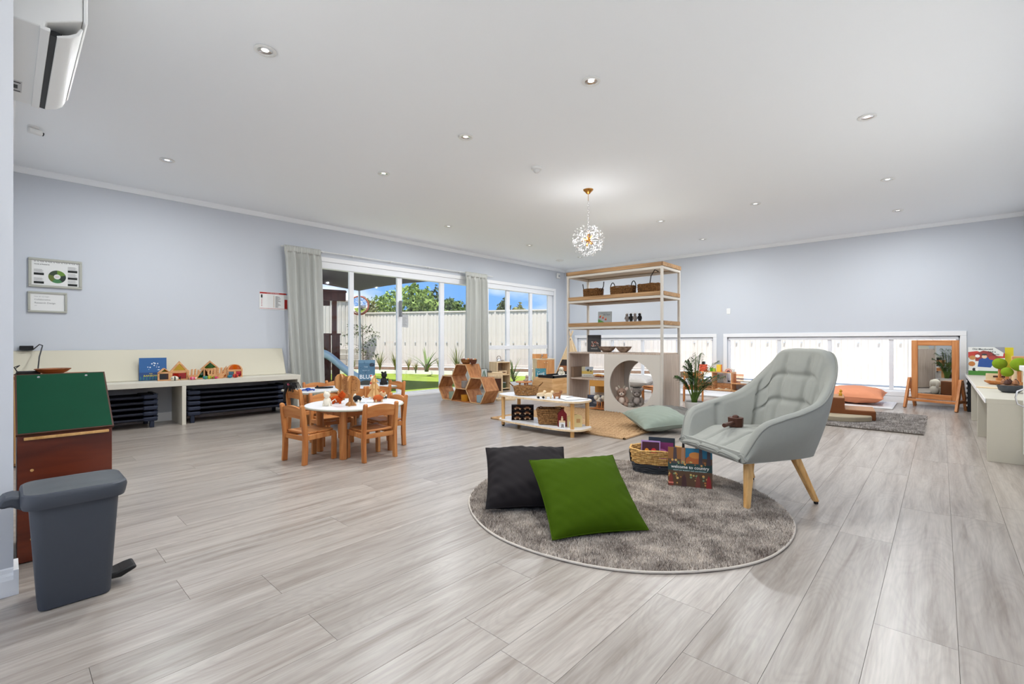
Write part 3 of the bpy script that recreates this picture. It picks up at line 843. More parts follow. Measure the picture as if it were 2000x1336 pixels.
text('CIRCLE OF', t, M_RED, width=0.03, loc=(0.01,YP,0.125)); text('RESEARCH', t, M_RED, width=0.03, loc=(0.01,YP,0.116))
t, W, H = wall_frame('framed_poster', 'smaller grey framed text sheet hanging below the ring chart', 0.159, 0.455, 1.270, 1.488, 0.02)
text('Collaborative', t, M_INKG, width=0.12, loc=(-0.04,YP,H*0.62), bold=0.01); text('Research Design', t, M_INKG, width=0.155, loc=(-0.02,YP,H*0.45), bold=0.01)
text('how do we begin', t, M_INKG, width=0.11, loc=(-0.045,YP,H*0.76)); text('2023', t, M_INKG, width=0.018, loc=(-0.09,YP,H*0.33))
t = thing('wall_notice', 'evacuation notice with red header beside the left curtain', 'poster', (2.575,YA,1.417))
MB().box(-0.19,0.19,-0.006,-0.001,0,0.246).build('sheet', M_GLASSPRINT, t)
n = MB(); n.mat(0).box(-0.185,0.17,-0.0066,-0.006,0.218,0.24).box(-0.185,0.185,-0.0066,-0.006,0.012,0.017).box(0.145,0.185,-0.0066,-0.006,0.02,0.15)
n.mat(1).box(0.172,0.187,-0.0066,-0.006,0.218,0.24)
n.mat(2)
rg = random.Random(4)
for k in range(30):
    n.box(0.02,0.02+rg.uniform(0.03,0.08),-0.0066,-0.006,0.03+k*0.0055,0.032+k*0.0055)
n.box(-0.17,-0.15,-0.0066,-0.006,0.16,0.205)
n.mat(0)
for k in range(5): n.prism([(-0.16+0.006*cos(q),0.05+k*0.022+0.006*sin(q)) for q in [i*pi/4 for i in range(8)]], -0.0066,-0.006,'y')
n.mat(3).box(-0.002,0.004,-0.0066,-0.006,0.03,0.2)
n.build('notice_print', [c_('notice_red',(170,40,36)),M_BLU,M_INK,c_('notice_tan',(180,150,110))], t)['kind']='stuff'
t2 = text('EVACUATION DIAGRAM', t, M_GLASSPRINT, width=0.16, loc=(-0.01,-0.0069,0.229))
sw = thing('light_switch', 'white light switch plate on the back wall', 'switch', (XB,3.03,1.556))
MB().box(-0.008,0,-0.035,0.035,-0.055,0.055).build('plate', M_WHITE, sw, bevel=0.003)
MB().box(-0.012,-0.008,-0.012,0.012,-0.02,0.02).build('rocker', M_WHITE, sw)
t = thing('door_notice', 'grey printed sheet stuck to the glass beside the door handle', 'sign', (4.80,YA+0.049,1.22))
MB().box(-0.055,0.075,-0.001,0,0,0.22).build('sheet', c_('sheet_grey',(186,188,190)), t)
n = MB()
for k in range(8): n.box(-0.04,0.05-0.02*(k%3),-0.0016,-0.001,0.03+k*0.02,0.036+k*0.02)
n.build('print_lines', M_INKG, t)['kind']='stuff'

# ------------------------------------------------------------------ curtains
def curtain(label, x0, x1, xb0, xb1, folds, seed):
    rng = np.random.default_rng(seed); t = thing('curtain', label, 'curtain', ((x0+x1)/2, YA-0.11, 0))
    nx, nz = folds*14, 44; P = []; zt = 2.335
    ph = rng.uniform(0,6.28,4); cx = (x0+x1)/2
    for i in range(nx+1):
        u = i/nx; col = []
        for j in range(nz+1):
            v = j/nz; z = 0.02+(zt-0.02)*v
            top = min(1.0, max(0.0,(v-0.93)/0.05))
            xa = xb0+(xb1-xb0)*u; xt = x0+(x1-x0)*u
            k = v**0.6; X = xa*(1-k)+xt*k
            amp = 0.062*(1-top)+0.006*top
            fr = folds*(1+0.06*sin(2*pi*u+ph[0]))
            w1 = sin(2*pi*fr*u+ph[1]+0.5*sin(3*(1-v)+ph[2]))
            w1 = math.copysign(abs(w1)**0.7,w1)*0.8+0.3*sin(2*pi*fr*0.43*u+ph[3]+1.5*(1-v))
            pinch = 0.010*sin(2*pi*folds*2.5*u)*max(0,1-abs(v-0.965)/0.035)
            Y = -amp*w1*(0.75+0.25*(1-v)) + pinch
            X += 0.012*cos(2*pi*fr*u+ph[1])*(1-top)
            if v > 0.935 and v < 0.95: Y *= 0.5
            col.append((X-cx, Y, z))
        P.append(col)
    o = MB().grid(P).build('drape', M_CURT, t, smooth=180)
    o.modifiers.new('th','SOLIDIFY').thickness = 0.004
    b = MB().grid([[(x0+(x1-x0)*i/60-cx, -0.012-0.008*sin(2*pi*folds*3*i/60), 2.25+0.09*j/3) for j in range(4)] for i in range(61)]).build('heading_tape', M_CURT, t, smooth=180)
    b.modifiers.new('th','SOLIDIFY').thickness = 0.006
    return t
curtain('long grey pleated curtain gathered beside the white bench', 2.67, 3.20, 2.82, 3.29, 5, 1)
curtain('grey pleated curtain between the two glass door sets', 6.09, 6.68, 6.08, 6.76, 5, 2)
ct = thing('curtain_track', 'thin white curtain track running above the sliding doors', 'curtain track', (2.7,YA-0.06,2.325))
MB().cyl((-0.05,0,0),(4.2,0,0),0.008,n=10).build('rod', M_WHITE, ct, smooth=40)
for x in (0.55,1.05,1.75,2.55,3.3): MB().box(x,x+0.02,0.0,0.06,-0.012,0.012).build('bracket', M_WHITE, ct)

# ------------------------------------------------------------------ long bench on the left
BY = 6.45; BT = 0.512
bn = thing('bench', 'long cream bench with sloping padded back along the left wall', 'bench', (0.0,BY,0))
MB().box(0.02,2.74,0.0,0.49,BT-0.06,BT).build('seat_board', M_CREAM, bn, bevel=0.003)
MB().prism([(0.33,BT),(0.36,BT),(0.497,0.86),(0.485,0.872),(0.47,0.868)], 0.0, 2.68, 'x').build('back_cushion', M_CREAMV, bn, bevel=0.008)
MB().prism([(0.36,BT),(0.498,BT),(0.498,0.862)], 0.01, 2.67, 'x').build('back_support', M_CREAM, bn)
for x in (0.02,1.385,2.70): MB().box(x,x+0.04,0.0,0.49,0,BT-0.06).build('bench_panel', M_CREAM, bn, bevel=0.002)

# stacked cots in the bench bays
def make_cot(label, x0, x1, z, bottom, grp):
    t = thing('stacking_cot', label, 'cot', ((x0+x1)/2, BY+0.26, z), group=grp)
    L = x1-x0; W = 0.40
    for s in (-1,1):
        m = MB()
        xa, xb = s*L/2, s*(L/2-0.13)
        m.prism([(min(xa,xb),-W/2),(max(xa,xb),-W/2),(max(xa,xb),W/2),(min(xa,xb),W/2)], 0.0, 0.046)
        m.build('end_frame', M_NAVY, t, bevel=0.012)
        MB().prism([(s*(L/2-0.012)-0.02,-W/2+0.03),(s*(L/2-0.012)+0.02,-W/2+0.03),(s*(L/2-0.012)+0.02,W/2-0.03),(s*(L/2-0.012)-0.02,W/2-0.03)], 0.040, 0.056).build('end_lip', M_NAVY, t, bevel=0.004)
        if bottom:
            for q in (-1,1): MB().box(s*(L/2-0.05)-0.02,s*(L/2-0.05)+0.02,q*(W/2-0.03)-0.02,q*(W/2-0.03)+0.02,-z,0.01).build('leg', M_NAVY, t, bevel=0.004)
    for q in (-1,1): MB().cyl((-L/2+0.1,q*(W/2-0.02),0.022),(L/2-0.1,q*(W/2-0.02),0.022),0.014,n=10).build('side_rail', M_NAVYF, t, smooth=50)
    MB().box(-L/2+0.1,L/2-0.1,-W/2+0.02,W/2-0.02,0.018,0.024).build('bed_fabric', M_NAVYF, t)
    return t
od = ['bottom','second lowest','middle','second highest','topmost']
for k in range(5):
    make_cot('%s navy cot of the stack under the right bench bay' % od[k], 1.455, 2.60, 0.085+k*0.062, k == 0, 'navy cots stacked in the right bay')
    make_cot('%s navy cot of the stack behind the green easel' % od[k], 0.10, 1.17, 0.072+k*0.062, k == 0, 'navy cots stacked in the left bay')

# ------------------------------------------------------------------ bench along the right wall and the white cupboard
rb = thing('bench', 'low putty coloured bench unit holding farm toys on the right', 'bench', (5.36,-0.265,0))
MB().box(0,XB-5.36-0.016,-0.57,0.0,0.465,0.505).build('bench_top', M_SAGEL, rb, bevel=0.002)
MB().box(0,XB-5.36-0.02,-0.004,0.004,0.468,0.503).build('front_edge', M_WHITE, rb)
for x in (0.0,1.33,2.65,3.9): MB().box(x,x+0.035,-0.57,-0.01,0,0.465).build('bench_panel', M_SAGEL, rb, bevel=0.002)
tb = ['lowest','second','third','fourth','fifth','top']
for k in range(6):
    t = thing('storage_tray', '%s white tray in the column under the right bench' % tb[k], 'tray', (9.09,-0.46,0.06+k*0.066), group='white trays under the right bench')
    MB().box(-0.1,0.1,-0.2,0.185,0.0,0.03).build('tray_body', M_WHITE, t, bevel=0.004); MB().box(-0.102,0.102,0.18,0.2,0.012,0.034).build('tray_rim', M_WHITE, t, bevel=0.003)
rk = thing('tray_rack', 'dark slotted rack around the white trays at the back wall', 'rack', (9.09,-0.46,0))
MB().box(-0.13,-0.11,-0.22,0.19,0,0.455).build('side_panel', M_DARK, rk); MB().box(0.11,0.13,-0.22,0.19,0,0.455).build('side_panel', M_DARK, rk)
for k in range(6): MB().box(-0.11,0.11,-0.22,0.17,0.044+k*0.066,0.055+k*0.066).build('runner', M_DARK, rk)
cu = thing('cupboard', 'white kitchenette cupboard with curved handles at the right edge', 'cupboard', (5.35,-0.47,0))
MB().box(-2.2,0,-0.36,-0.02,0.08,0.74).build('carcass', M_WHITE, cu)
MB().box(-2.22,0.012,-0.365,0.02,0.74,0.778).build('countertop', M_WHITE, cu, bevel=0.004)
MB().box(-2.2,0,-0.35,-0.06,0,0.08).build('plinth', M_GREYALU, cu)
for i in range(4):
    d = MB().box(-0.55*i-0.545,-0.55*i-0.005,-0.02,0.0,0.09,0.735).build('door', M_WHITE, cu, bevel=0.002)
    MB().tube([(-0.55*i-0.06,0,0.6),(-0.55*i-0.06,0.035,0.58),(-0.55*i-0.06,0.045,0.53),(-0.55*i-0.06,0.035,0.48),(-0.55*i-0.06,0,0.46)],0.006,8).build('handle', M_CHROME, d, smooth=60)

# ------------------------------------------------------------------ large furniture
def cr(P, t):
    """Catmull-Rom through P (list of tuples) at t in 0..1"""
    n = len(P)-1; x = min(max(t,0),1)*n; i = min(int(x), n-1); f = x-i
    p0, p1, p2, p3 = [np.array(P[max(0,min(n,k))]) for k in (i-1,i,i+1,i+2)]
    if i == 0: p0 = 2*p1-p2
    if i == n-1: p3 = 2*p2-p1
    return 0.5*((2*p1)+(-p0+p2)*f+(2*p0-5*p1+4*p2-p3)*f*f+(-p0+3*p1-3*p2+p3)*f**3)

# --- grey tufted armchair --------------------------------------------------
M_ARM = mat('armchair_grey', (152,152,144), 0.85, spec=0.15, sheen=0.15, bump=0.12, bscale=500, var=0.04, vscale=30)
M_PIPE = mat('armchair_piping', (140,140,133), 0.85, spec=0.15)
M_LEGW = wood('ash_leg', (196,144,82), (226,180,118), 'z', 10, 12, 0.4)
AC = thing('armchair', 'grey tufted fabric armchair with splayed wooden legs on the round rug', 'armchair', (3.21,0.88,0.0), radians(237.1))
BASE = [(0,.29),(.085,.289),(.165,.28),(.225,.24),(.255,.155),(.268,.06),(.276,-.05),(.282,-.15),(.284,-.245),(.282,-.312)]
RIM = [(0,.452,.90),(.095,.449,.899),(.185,.43,.88),(.25,.385,.81),(.305,.30,.70),(.345,.18,.605),(.362,.03,.555),(.358,-.11,.522),(.342,-.235,.470),(.292,-.316,.308)]
def sm(a): return a*a*(3-2*a)
def shell_pt(s, v, inner):
    u = abs(s); sg = 1 if s >= 0 else -1
    b = cr(BASE, u); r = cr(RIM, u)
    # outward direction in plan, from the two curves
    e = 0.01; d1 = cr(BASE, min(1,u+e))-cr(BASE, max(0,u-e)); nx, ny = -d1[1], d1[0]
    L = hypot(nx,ny); nx, ny = nx/L, ny/L
    if nx*b[0]+ny*(b[1]+0.05) < 0: nx, ny = -nx, -ny
    z0 = 0.28
    if not inner:
        x = b[0]+(r[0]-b[0])*v; y = b[1]+(r[1]-b[1])*v; z = z0+(r[2]-z0)*v
        bulge = 0.022*sin(pi*v)
        return (sg*(x+nx*bulge), y+ny*bulge, z)
    zi = 0.30; th = 0.075+0.035*max(0,1-u/0.45)
    th *= (0.75+0.25*(1-v))
    bx, by = b[0]+(r[0]-b[0])*0.08, b[1]+(r[1]-b[1])*0.08
    x = bx+(r[0]-bx)*v; y = by+(r[1]-by)*v; z = zi+(r[2]-zi)*v
    # tufting: pillows between seams, on the back and the arms
    vs = [0.115,0.43,0.70]; hs = [0.46,0.74]
    pil = min([abs(u-q) for q in vs]); pil = 1-math.exp(-(pil/0.022)**2)
    gz = 1.0
    if u < 0.46:
        hh = min(abs(v-q) for q in hs); gz = 1-math.exp(-(hh/0.026)**2)
    puff = 0.020*(0.55*pil+0.45*gz)+0.008*pil*gz
    if u < 0.46:
        cn = min(hypot((u-0.115)/0.05,(v-q)/0.06) for q in hs)
        puff -= 0.014*math.exp(-cn*cn)
    edge = sm(min(1,(1-v)/0.12))
    off = th-puff*edge
    off = -(th+(-0.022+puff)*edge+0.0)
    return (sg*(x+nx*off), y+ny*off, z)
NS, NV = 240, 60
m = MB(); P = []
for i in range(NS+1):
    s = -1+2*i/NS; col = []
    for j in range(NV+1): col.append(shell_pt(s, j/NV, False))
    a = Vector(col[-1]); b = Vector(shell_pt(s, 1.0, True))
    for q in range(1,6):
        t = q/6; c = a.lerp(b, t); c.z += 0.018*sin(pi*t); col.append(tuple(c))
    for j in range(NV,-1,-1): col.append(shell_pt(s, j/NV, True))
    P.append(col)
m.grid(P)
o0 = 0; K = len(P[0])
m.f.append([i for i in range(K)][::-1]); m.m.append(0)
m.f.append([NS*K+i for i in range(K)]); m.m.append(0)
shell = m.build('shell', M_ARM, AC, smooth=70)
pp = [shell_pt(-1+2*i/120, 1.0, False) for i in range(121)]
f0 = [shell_pt(-1, v/10, False) for v in range(0,10)]; f1 = [shell_pt(1, v/10, False) for v in range(9,-1,-1)]
MB().tube([(p[0],p[1],p[2]+0.003) for p in f0+pp+f1], 0.0055, 6).build('piping', M_PIPE, shell, smooth=180)
# seat
def seat_pt(u, v):                       # u across -1..1, v front..back 0..1
    y = -0.318+0.56*v
    hw = 0.262-0.02*(v**2)
    x = u*hw
    z = 0.325+0.018*(1-(abs(u))**3)+0.075*sm(min(1,v/0.45))-0.015*v
    g = min(abs(u-q) for q in (-0.34,0.34)); z -= 0.014*math.exp(-(g/0.04)**2)
    if v < 0.1: z -= 0.022*((0.1-v)/0.1)**2
    return (x, y, z)
m = MB(); NU, NW = 60, 40
m.grid([[seat_pt(-1+2*i/NU, j/NW) for j in range(NW+1)] for i in range(NU+1)])
k0 = len(m.v)
fr = [seat_pt(-1+2*i/NU, 0) for i in range(NU+1)]
m.grid([[fr[i], (fr[i][0]*1.0, fr[i][1]-0.012, fr[i][2]-0.018), (fr[i][0], fr[i][1]-0.012, 0.296), (fr[i][0]*1.02, fr[i][1]+0.004, 0.28)] for i in range(NU+1)], flip=True)
m.build('seat_cushion', M_ARM, AC, smooth=60)
MB().tube([(p[0],p[1]-0.008,p[2]-0.010) for p in fr], 0.0055, 6).build('piping', M_PIPE, AC, smooth=180)
und = [cr(BASE, 1-i/24) for i in range(25)]; poly = [(p[0],p[1]) for p in und]+[(-p[0],p[1]) for p in und[::-1][1:]]
MB().prism(poly, 0.276, 0.335).build('seat_base', M_ARM, AC)
for sx in (-1,1):
    for (ty, fy) in ((-0.215,-0.262),(0.10,0.225)):
        p0 = Vector((sx*0.215, ty, 0.29)); p1 = Vector((sx*0.252, fy, 0.012))
        mm = MB(); vs = []
        for p, w in ((p1,0.030),(p0,0.047)):
            for a,b in ((-1,-1),(1,-1),(1,1),(-1,1)): vs.append((p.x+a*w/2,p.y+b*w/2,p.z))
        mm.add(vs, [(3,2,1,0),(4,5,6,7),(0,1,5,4),(1,2,6,5),(2,3,7,6),(3,0,4,7)])
        lg = mm.build('leg', M_LEGW, AC, bevel=0.007)
        MB().cyl((p1.x,p1.y,0.0),(p1.x,p1.y,0.013),0.012).build('foot_glide', M_DARK, lg)
# toy on the seat
t = thing('wooden_toy', 'dark wooden rattle toy with a stick lying on the armchair seat', 'toy', (3.21,0.98,0.412), radians(25))
MB().cyl((0,0,0.0),(0.0,0,0.06),0.045,0.048,8).build('rattle_body', M_BRN, t, bevel=0.004)
MB().ball((0,0,0.062),0.02,(1,1,0.7)).build('knob', M_BRN, t, smooth=60)
MB().cyl((-0.04,0.02,0.03),(-0.17,0.09,0.03),0.011,0.013).build('stick', M_BRN, t, bevel=0.003)

# --- round shaggy rug ------------------------------------------------------
def rugmat(name, a, b, sc):
    m = bpy.data.materials.new(name); m.use_nodes = True
    nt = m.node_tree; bs = nt.nodes['Principled BSDF']; bs.inputs['Roughness'].default_value = 0.9; bs.inputs['Specular IOR Level'].default_value = 0.1
    tc = nt.nodes.new('ShaderNodeTexCoord'); n = nt.nodes.new('ShaderNodeTexNoise'); n.inputs['Scale'].default_value = sc; n.inputs['Detail'].default_value = 6; n.inputs['Roughness'].default_value = 0.7
    nt.links.new(tc.outputs['Object'], n.inputs['Vector'])
    g = nt.nodes.new('ShaderNodeNewGeometry'); ad = nt.nodes.new('ShaderNodeMath'); ad.operation = 'MULTIPLY_ADD'; ad.inputs[1].default_value = 0.22
    nt.links.new(g.outputs['Random Per Island'], ad.inputs[0]); nt.links.new(n.outputs['Fac'], ad.inputs[2])
    rp = nt.nodes.new('ShaderNodeValToRGB'); rp.color_ramp.elements[0].position = 0.42; rp.color_ramp.elements[0].color = lin(a); rp.color_ramp.elements[1].position = 0.78; rp.color_ramp.elements[1].color = lin(b)
    nt.links.new(ad.outputs[0], rp.inputs['Fac']); nt.links.new(rp.outputs['Color'], bs.inputs['Base Color'])
    return m
M_RUG = rugmat('rug_taupe', (116,103,94), (220,208,195), 5.0)
def pile(pts, name, mt, parent, h, w, seed):
    rng = np.random.default_rng(seed); n = len(pts)
    a = rng.uniform(0,2*pi,n); lean = rng.normal(0,0.45,(n,2))*h + np.array([0.25,0.15])*h
    hh = h*rng.uniform(0.65,1.1,n); ww = w*rng.uniform(0.7,1.3,n)
    dx, dy = np.cos(a)*ww, np.sin(a)*ww
    V = np.zeros((n,3,3)); V[:,0,:2] = pts+np.stack([dx,dy],1); V[:,1,:2] = pts-np.stack([dx,dy],1); V[:,2,:2] = pts+lean; V[:,:2,2] = 0.004; V[:,2,2] = 0.004+hh
    me = bpy.data.meshes.new(name); me.from_pydata(V.reshape(-1,3).tolist(), [], np.arange(3*n).reshape(-1,3).tolist()); me.materials.append(mt)
    o = bpy.data.objects.new(name, me); COL.objects.link(o); o.parent = parent; o['kind'] = 'stuff'
    return o
RG = thing('round_rug', 'large round shaggy grey rug beneath the armchair', 'rug', (2.535,1.44,0.0))
RR = 0.912
MB().lathe([(0,0.0005),(RR,0.0005),(RR+0.004,0.004),(RR,0.008),(RR-0.02,0.012),(0,0.012)], 96).build('backing', M_RUG, RG, smooth=60)
MB().tube([((RR+0.003*sin(9*t))*cos(t),(RR+0.003*sin(9*t))*sin(t),0.006) for t in [2*pi*i/160 for i in range(160)]], 0.006, 6, closed=True).build('edge_binding', c_('rug_binding',(200,190,178),0.8), RG, smooth=180)
rng = np.random.default_rng(11); n = 170000
r = (RR-0.004)*np.sqrt(rng.uniform(0,1,n)); a = rng.uniform(0,2*pi,n)
pl = pile(np.stack([r*np.cos(a),r*np.sin(a)],1), 'pile', M_RUG, RG, 0.015, 0.0026, 12); pl.location = (0,0,0.006)

# --- cushions ---------------------------------------------------------------
def cushion(label, w, h, t, M4, mt, name='cushion', crease=0.4, seed=1, n=44, cat='cushion'):
    """pillow in local XZ-like plane (x across, y up the face, z thickness), placed by a 4x4 matrix"""
    rng = np.random.default_rng(seed); ph = rng.uniform(0,6.28,8)
    root = thing(name, label, cat, (0,0,0)); root.matrix_world = M4
    def side(sg):
        P = []
        for i in range(n+1):
            row = []
            for j in range(n+1):
                u = -1+2*i/n; v = -1+2*j/n
                pin = 1-0.075*(1-abs(v)**2.2) ; pin2 = 1-0.075*(1-abs(u)**2.2)
                x = u*w/2*(1-0.06*(1-v*v)*abs(u)**3); y = v*h/2*(1-0.06*(1-u*u)*abs(v)**3)
                f = max(0,(1-abs(u)**2.6))**0.55*max(0,(1-abs(v)**2.6))**0.55
                ed = max(abs(u),abs(v))
                wr = 0.010*crease*ed**2*(sin(9*u+ph[0]+3*v)+sin(13*v+ph[1]-4*u)+0.6*sin(21*(u+v)+ph[2]))*(1-ed**8)
                if ed > 0.6: wr += 0.006*crease*sin(26*(u if abs(v)>abs(u) else v)+ph[3])*(ed-0.6)/0.4*(1-ed**10)
                z = sg*t/2*f + wr
                row.append((x,y,z))
            P.append(row)
        return P
    m = MB(); m.grid(side(1)); m.grid(side(-1), flip=True)
    o = m.build('cover', mt, root, smooth=180)
    ed = []
    for k in range(160):
        s = k/40
        if s < 1: u, v = -1+2*s, -1
        elif s < 2: u, v = 1, -1+2*(s-1)
        elif s < 3: u, v = 1-2*(s-2), 1
        else: u, v = -1, 1-2*(s-3)
        ed.append((u*w/2*(1-0.06*(1-v*v)*abs(u)**3), v*h/2*(1-0.06*(1-u*u)*abs(v)**3), 0.0))
    MB().tube(ed, 0.0035, 5, closed=True).build('seam', mt, o, smooth=180)
    return root
def face_frame(center, xdir, updir):
    X = Vector(xdir).normalized(); U = Vector(updir).normalized(); Z = X.cross(U).normalized(); U = Z.cross(X)
    R = Matrix(((X.x,U.x,Z.x,center[0]),(X.y,U.y,Z.y,center[1]),(X.z,U.z,Z.z,center[2]),(0,0,0,1)))
    return R
M_CG = mat('velvet_green', (60,82,8), 0.8, spec=0.06, sheen=0.0, bump=0.05, bscale=300)
M_CB = mat('cotton_black', (36,32,33), 0.75, spec=0.12)
M_CS = mat('velvet_sage', (140,149,136), 0.8, spec=0.15, sheen=0.15)
M_CD = mat('velvet_taupe', (112,108,102), 0.75, spec=0.2, sheen=0.15)
M_CP = mat('cotton_peach', (222,148,112), 0.85, spec=0.1)
M_CW = mat('cotton_oat', (206,200,194), 0.9, spec=0.1)
def lean_cushion(label, bl, br, s, z, size, t, mt, seed, lift=0.035, crease=0.4):
    bl = Vector((*bl,0)); br = Vector((*br,0)); x = (br-bl).normalized(); nrm = Vector((-x.y,x.x,0))
    up = nrm*s+Vector((0,0,z)); L = up.length
    c = (bl+br)/2+Vector((0,0,lift))+up*0.5
    return cushion(label, size, L*1.0, t, face_frame(c, x, up), mt, seed=seed, crease=crease)
lean_cushion('black cushion lying on the round rug behind the green one', (1.79,1.83), (2.13,1.50), 0.37, 0.25, 0.49, 0.19, M_CB, 3, 0.045, 0.6)
lean_cushion('olive green square cushion leaning on the round rug', (1.745,1.34), (2.153,1.068), 0.40, 0.275, 0.50, 0.17, M_CG, 5, 0.03, 0.35)
cushion('sage green velvet cushion on the jute rug edge', 0.56, 0.54, 0.20, face_frame((4.79,2.27,0.135),(0.8,-0.6,0.07),(0.6,0.8,0.16)), M_CS, seed=8, crease=0.5)
cushion('dark taupe cushion half hidden behind the sage one', 0.54, 0.50, 0.16, face_frame((5.29,2.40,0.11),(0.35,-0.93,0.0),(0.93,0.35,0.10)), M_CD, seed=9, crease=0.8)
cushion('peach floor cushion on the white mat by the window', 0.74, 0.70, 0.24, face_frame((8.92,0.98,0.155),(0.0,-1,0.0),(1,0.0,0.06)), M_CP, seed=10, crease=0.9)
cushion('oatmeal floor cushion below the first low window', 0.75, 0.6, 0.26, face_frame((9.08,4.78,0.14),(0.05,-1,0.0),(1,0.05,0.05)), M_CW, seed=14, crease=0.8)

# --- jute rug, far rug, mats ------------------------------------------------
JR = thing('jute_rug', 'natural braided jute rug between shelf and trolley', 'rug', (4.12,2.29,0))
MB().box(0,1.43,0,1.84,0.0005,0.007).build('backing', M_JUTE, JR)
br = MB(); rg = random.Random(2)
nst = 46
for k in range(nst):
    y = 0.02+1.80*k/(nst-1)
    br.tube([(0.01+x*0.0564, y+0.006*sin(x*1.9+k), 0.010+0.002*sin(x*2.7+k*1.3)) for x in range(26)], 0.0175, 6)
br.build('braids', M_JUTE, JR, smooth=180)['kind'] = 'stuff'
MB().box(-0.012,1.435,-0.012,0.012,0.001,0.02).box(-0.012,0.012,-0.012,1.85,0.001,0.02).box(-0.012,1.435,1.83,1.852,0.001,0.02).build('edge_binding', M_JUTE, JR, bevel=0.004)
M_RUG2 = rugmat('rug_grey', (120,112,106), (192,184,178), 9)
R2 = thing('shaggy_rug', 'rectangular grey shaggy rug under the brown foam steps', 'rug', (6.38,0.13,0))
MB().box(0,1.52,0,1.5,0.0005,0.012).build('backing', mat('rug_edge',(92,84,76),0.9), R2)
rng = np.random.default_rng(21)
p2 = pile(rng.uniform(0,1,(60000,2))*np.array([1.52,1.5]), 'pile', M_RUG2, R2, 0.024, 0.005, 22); p2.location = (0,0,0.008)
wm = thing('play_mat', 'thin white foam mat under the peach cushion', 'mat', (8.52,0.50,0))
MB().box(0,0.9,0,1.0,0.0005,0.02).build('mat_pad', mat('mat_white',(222,220,220),0.8), wm, bevel=0.006)
MB().box(0.03,0.87,0.03,0.97,0.0198,0.021).build('mat_cover', mat('mat_white2',(228,226,226),0.9), wm)
wm = thing('play_mat', 'large white folded mat in front of the wooden cube shelf', 'mat', (8.35,2.35,0))
MB().box(0,0.83,0,1.9,0.0005,0.03).build('mat_pad', _M['mat_white'], wm, bevel=0.008)
MB().box(0.47,0.475,0,1.9,0.028,0.0308).build('fold_line', M_INKG, wm)

# --- open shelving divider -----------------------------------------------------
SU = thing('shelf_divider', 'tall open shelving divider with a round porthole cupboard below', 'shelf', (5.575,2.565,0), radians(0.6))
DW, DD = 1.46, 0.56            # along local Y, along local X
def sb(n, mt, *b, bev=0.002): return MB().box(*b).build(n, mt, SU, bevel=bev)
for (x, y) in ((0,0),(0,DW-0.03),(DD-0.03,0),(DD-0.03,DW-0.03)):
    sb('post', M_PUTTYMET, x, x+0.03, y, y+0.03, 0.0 if True else 0, 1.92)
for zt, th in ((1.971,0.05),(1.604,0.05),(1.230,0.05)):
    top = zt > 1.9
    e = 0.0 if top else 0.032
    tray = MB()
    y0, y1 = (-0.004, DW+0.004) if top else (0.03, DW-0.03)
    tray.box(-0.006,0.016,y0,y1,zt-th,zt).box(DD-0.016,DD+0.006,y0,y1,zt-th,zt).box(-0.006 if top else 0.03,DD+0.006 if top else DD-0.03,-0.006,0.016,zt-th,zt).box(-0.006 if top else 0.03,DD+0.006 if top else DD-0.03,DW-0.016,DW+0.006,zt-th,zt)
    tr_ = tray.build('shelf_rim', M_OAKX, SU)
    MB().box(0.01,DD-0.01,0.012,DW-0.012,zt-th+0.004,zt-th+0.02 if not top else zt-0.004).build('shelf_board', M_OAKX if not top else M_STONE, SU)
    fz = zt-th
    for b in ((0,0.03,0.03,DW-0.03),(DD-0.03,DD,0.03,DW-0.03)): sb('frame_rail', M_PUTTYMET, b[0],b[1],b[2],b[3],fz-0.035,fz-0.003)
    for b in ((0.03,DD-0.03,0,0.03),(0.03,DD-0.03,DW-0.03,DW)): sb('frame_rail', M_PUTTYMET, b[0],b[1],b[2],b[3],fz-0.035,fz-0.003)
sb('base_top', M_TAUPE, 0.0, DD, 0.03, DW-0.03, 0.796, 0.816)
sb('side_panel', M_TAUPE, 0.03, DD-0.03, 0.004, 0.024, 0.01, 0.796)
sb('side_panel', M_TAUPE, 0.0, DD-0.03, DW-0.05, DW-0.032, 0.01, 0.796)
BXW = 0.835
sb('divider_panel', M_TAUPE, 0.012, DD-0.01, BXW-0.018, BXW, 0.01, 0.796)
sb('inner_panel', M_TAUPE, 0.012, DD-0.02, 0.032, 0.048, 0.01, 0.796)
def holed(name, x0, x1, mt):
    y0, y1, z0, z1 = 0.03, BXW, 0.012, 0.796; cy, czh, R = 0.435, 0.405, 0.313; N = 64
    m = MB(); inner = [(cy+R*cos(2*pi*k/N+pi/4), czh+R*sin(2*pi*k/N+pi/4)) for k in range(N)]
    outer = []
    for k in range(N):
        a = 2*pi*k/N+pi/4; c, s = cos(a), sin(a)
        q = []
        if c > 1e-6: q.append((y1-cy)/c)
        if c < -1e-6: q.append((y0-cy)/c)
        if s > 1e-6: q.append((z1-czh)/s)
        if s < -1e-6: q.append((z0-czh)/s)
        r = min(q); outer.append((cy+r*c, czh+r*s))
    # snap corners
    for cyy, czz in ((y0,z0),(y0,z1),(y1,z0),(y1,z1)):
        k = min(range(N), key=lambda i: (outer[i][0]-cyy)**2+(outer[i][1]-czz)**2); outer[k] = (cyy,czz)
    vs = [(x0,*p) for p in outer]+[(x0,*p) for p in inner]+[(x1,*p) for p in outer]+[(x1,*p) for p in inner]
    fs = []
    for k in range(N):
        j = (k+1)%N
        fs += [[k,N+k,N+j,j],[2*N+k,2*N+j,3*N+j,3*N+k],[N+k,3*N+k,3*N+j,N+j],[k,j,2*N+j,2*N+k]]
    m.add(vs, fs); return m.build(name, mt, SU, smooth=30)
holed('porthole_panel', -0.002, 0.016, M_STONE); holed('porthole_panel', DD-0.03, DD-0.012, M_STONE)
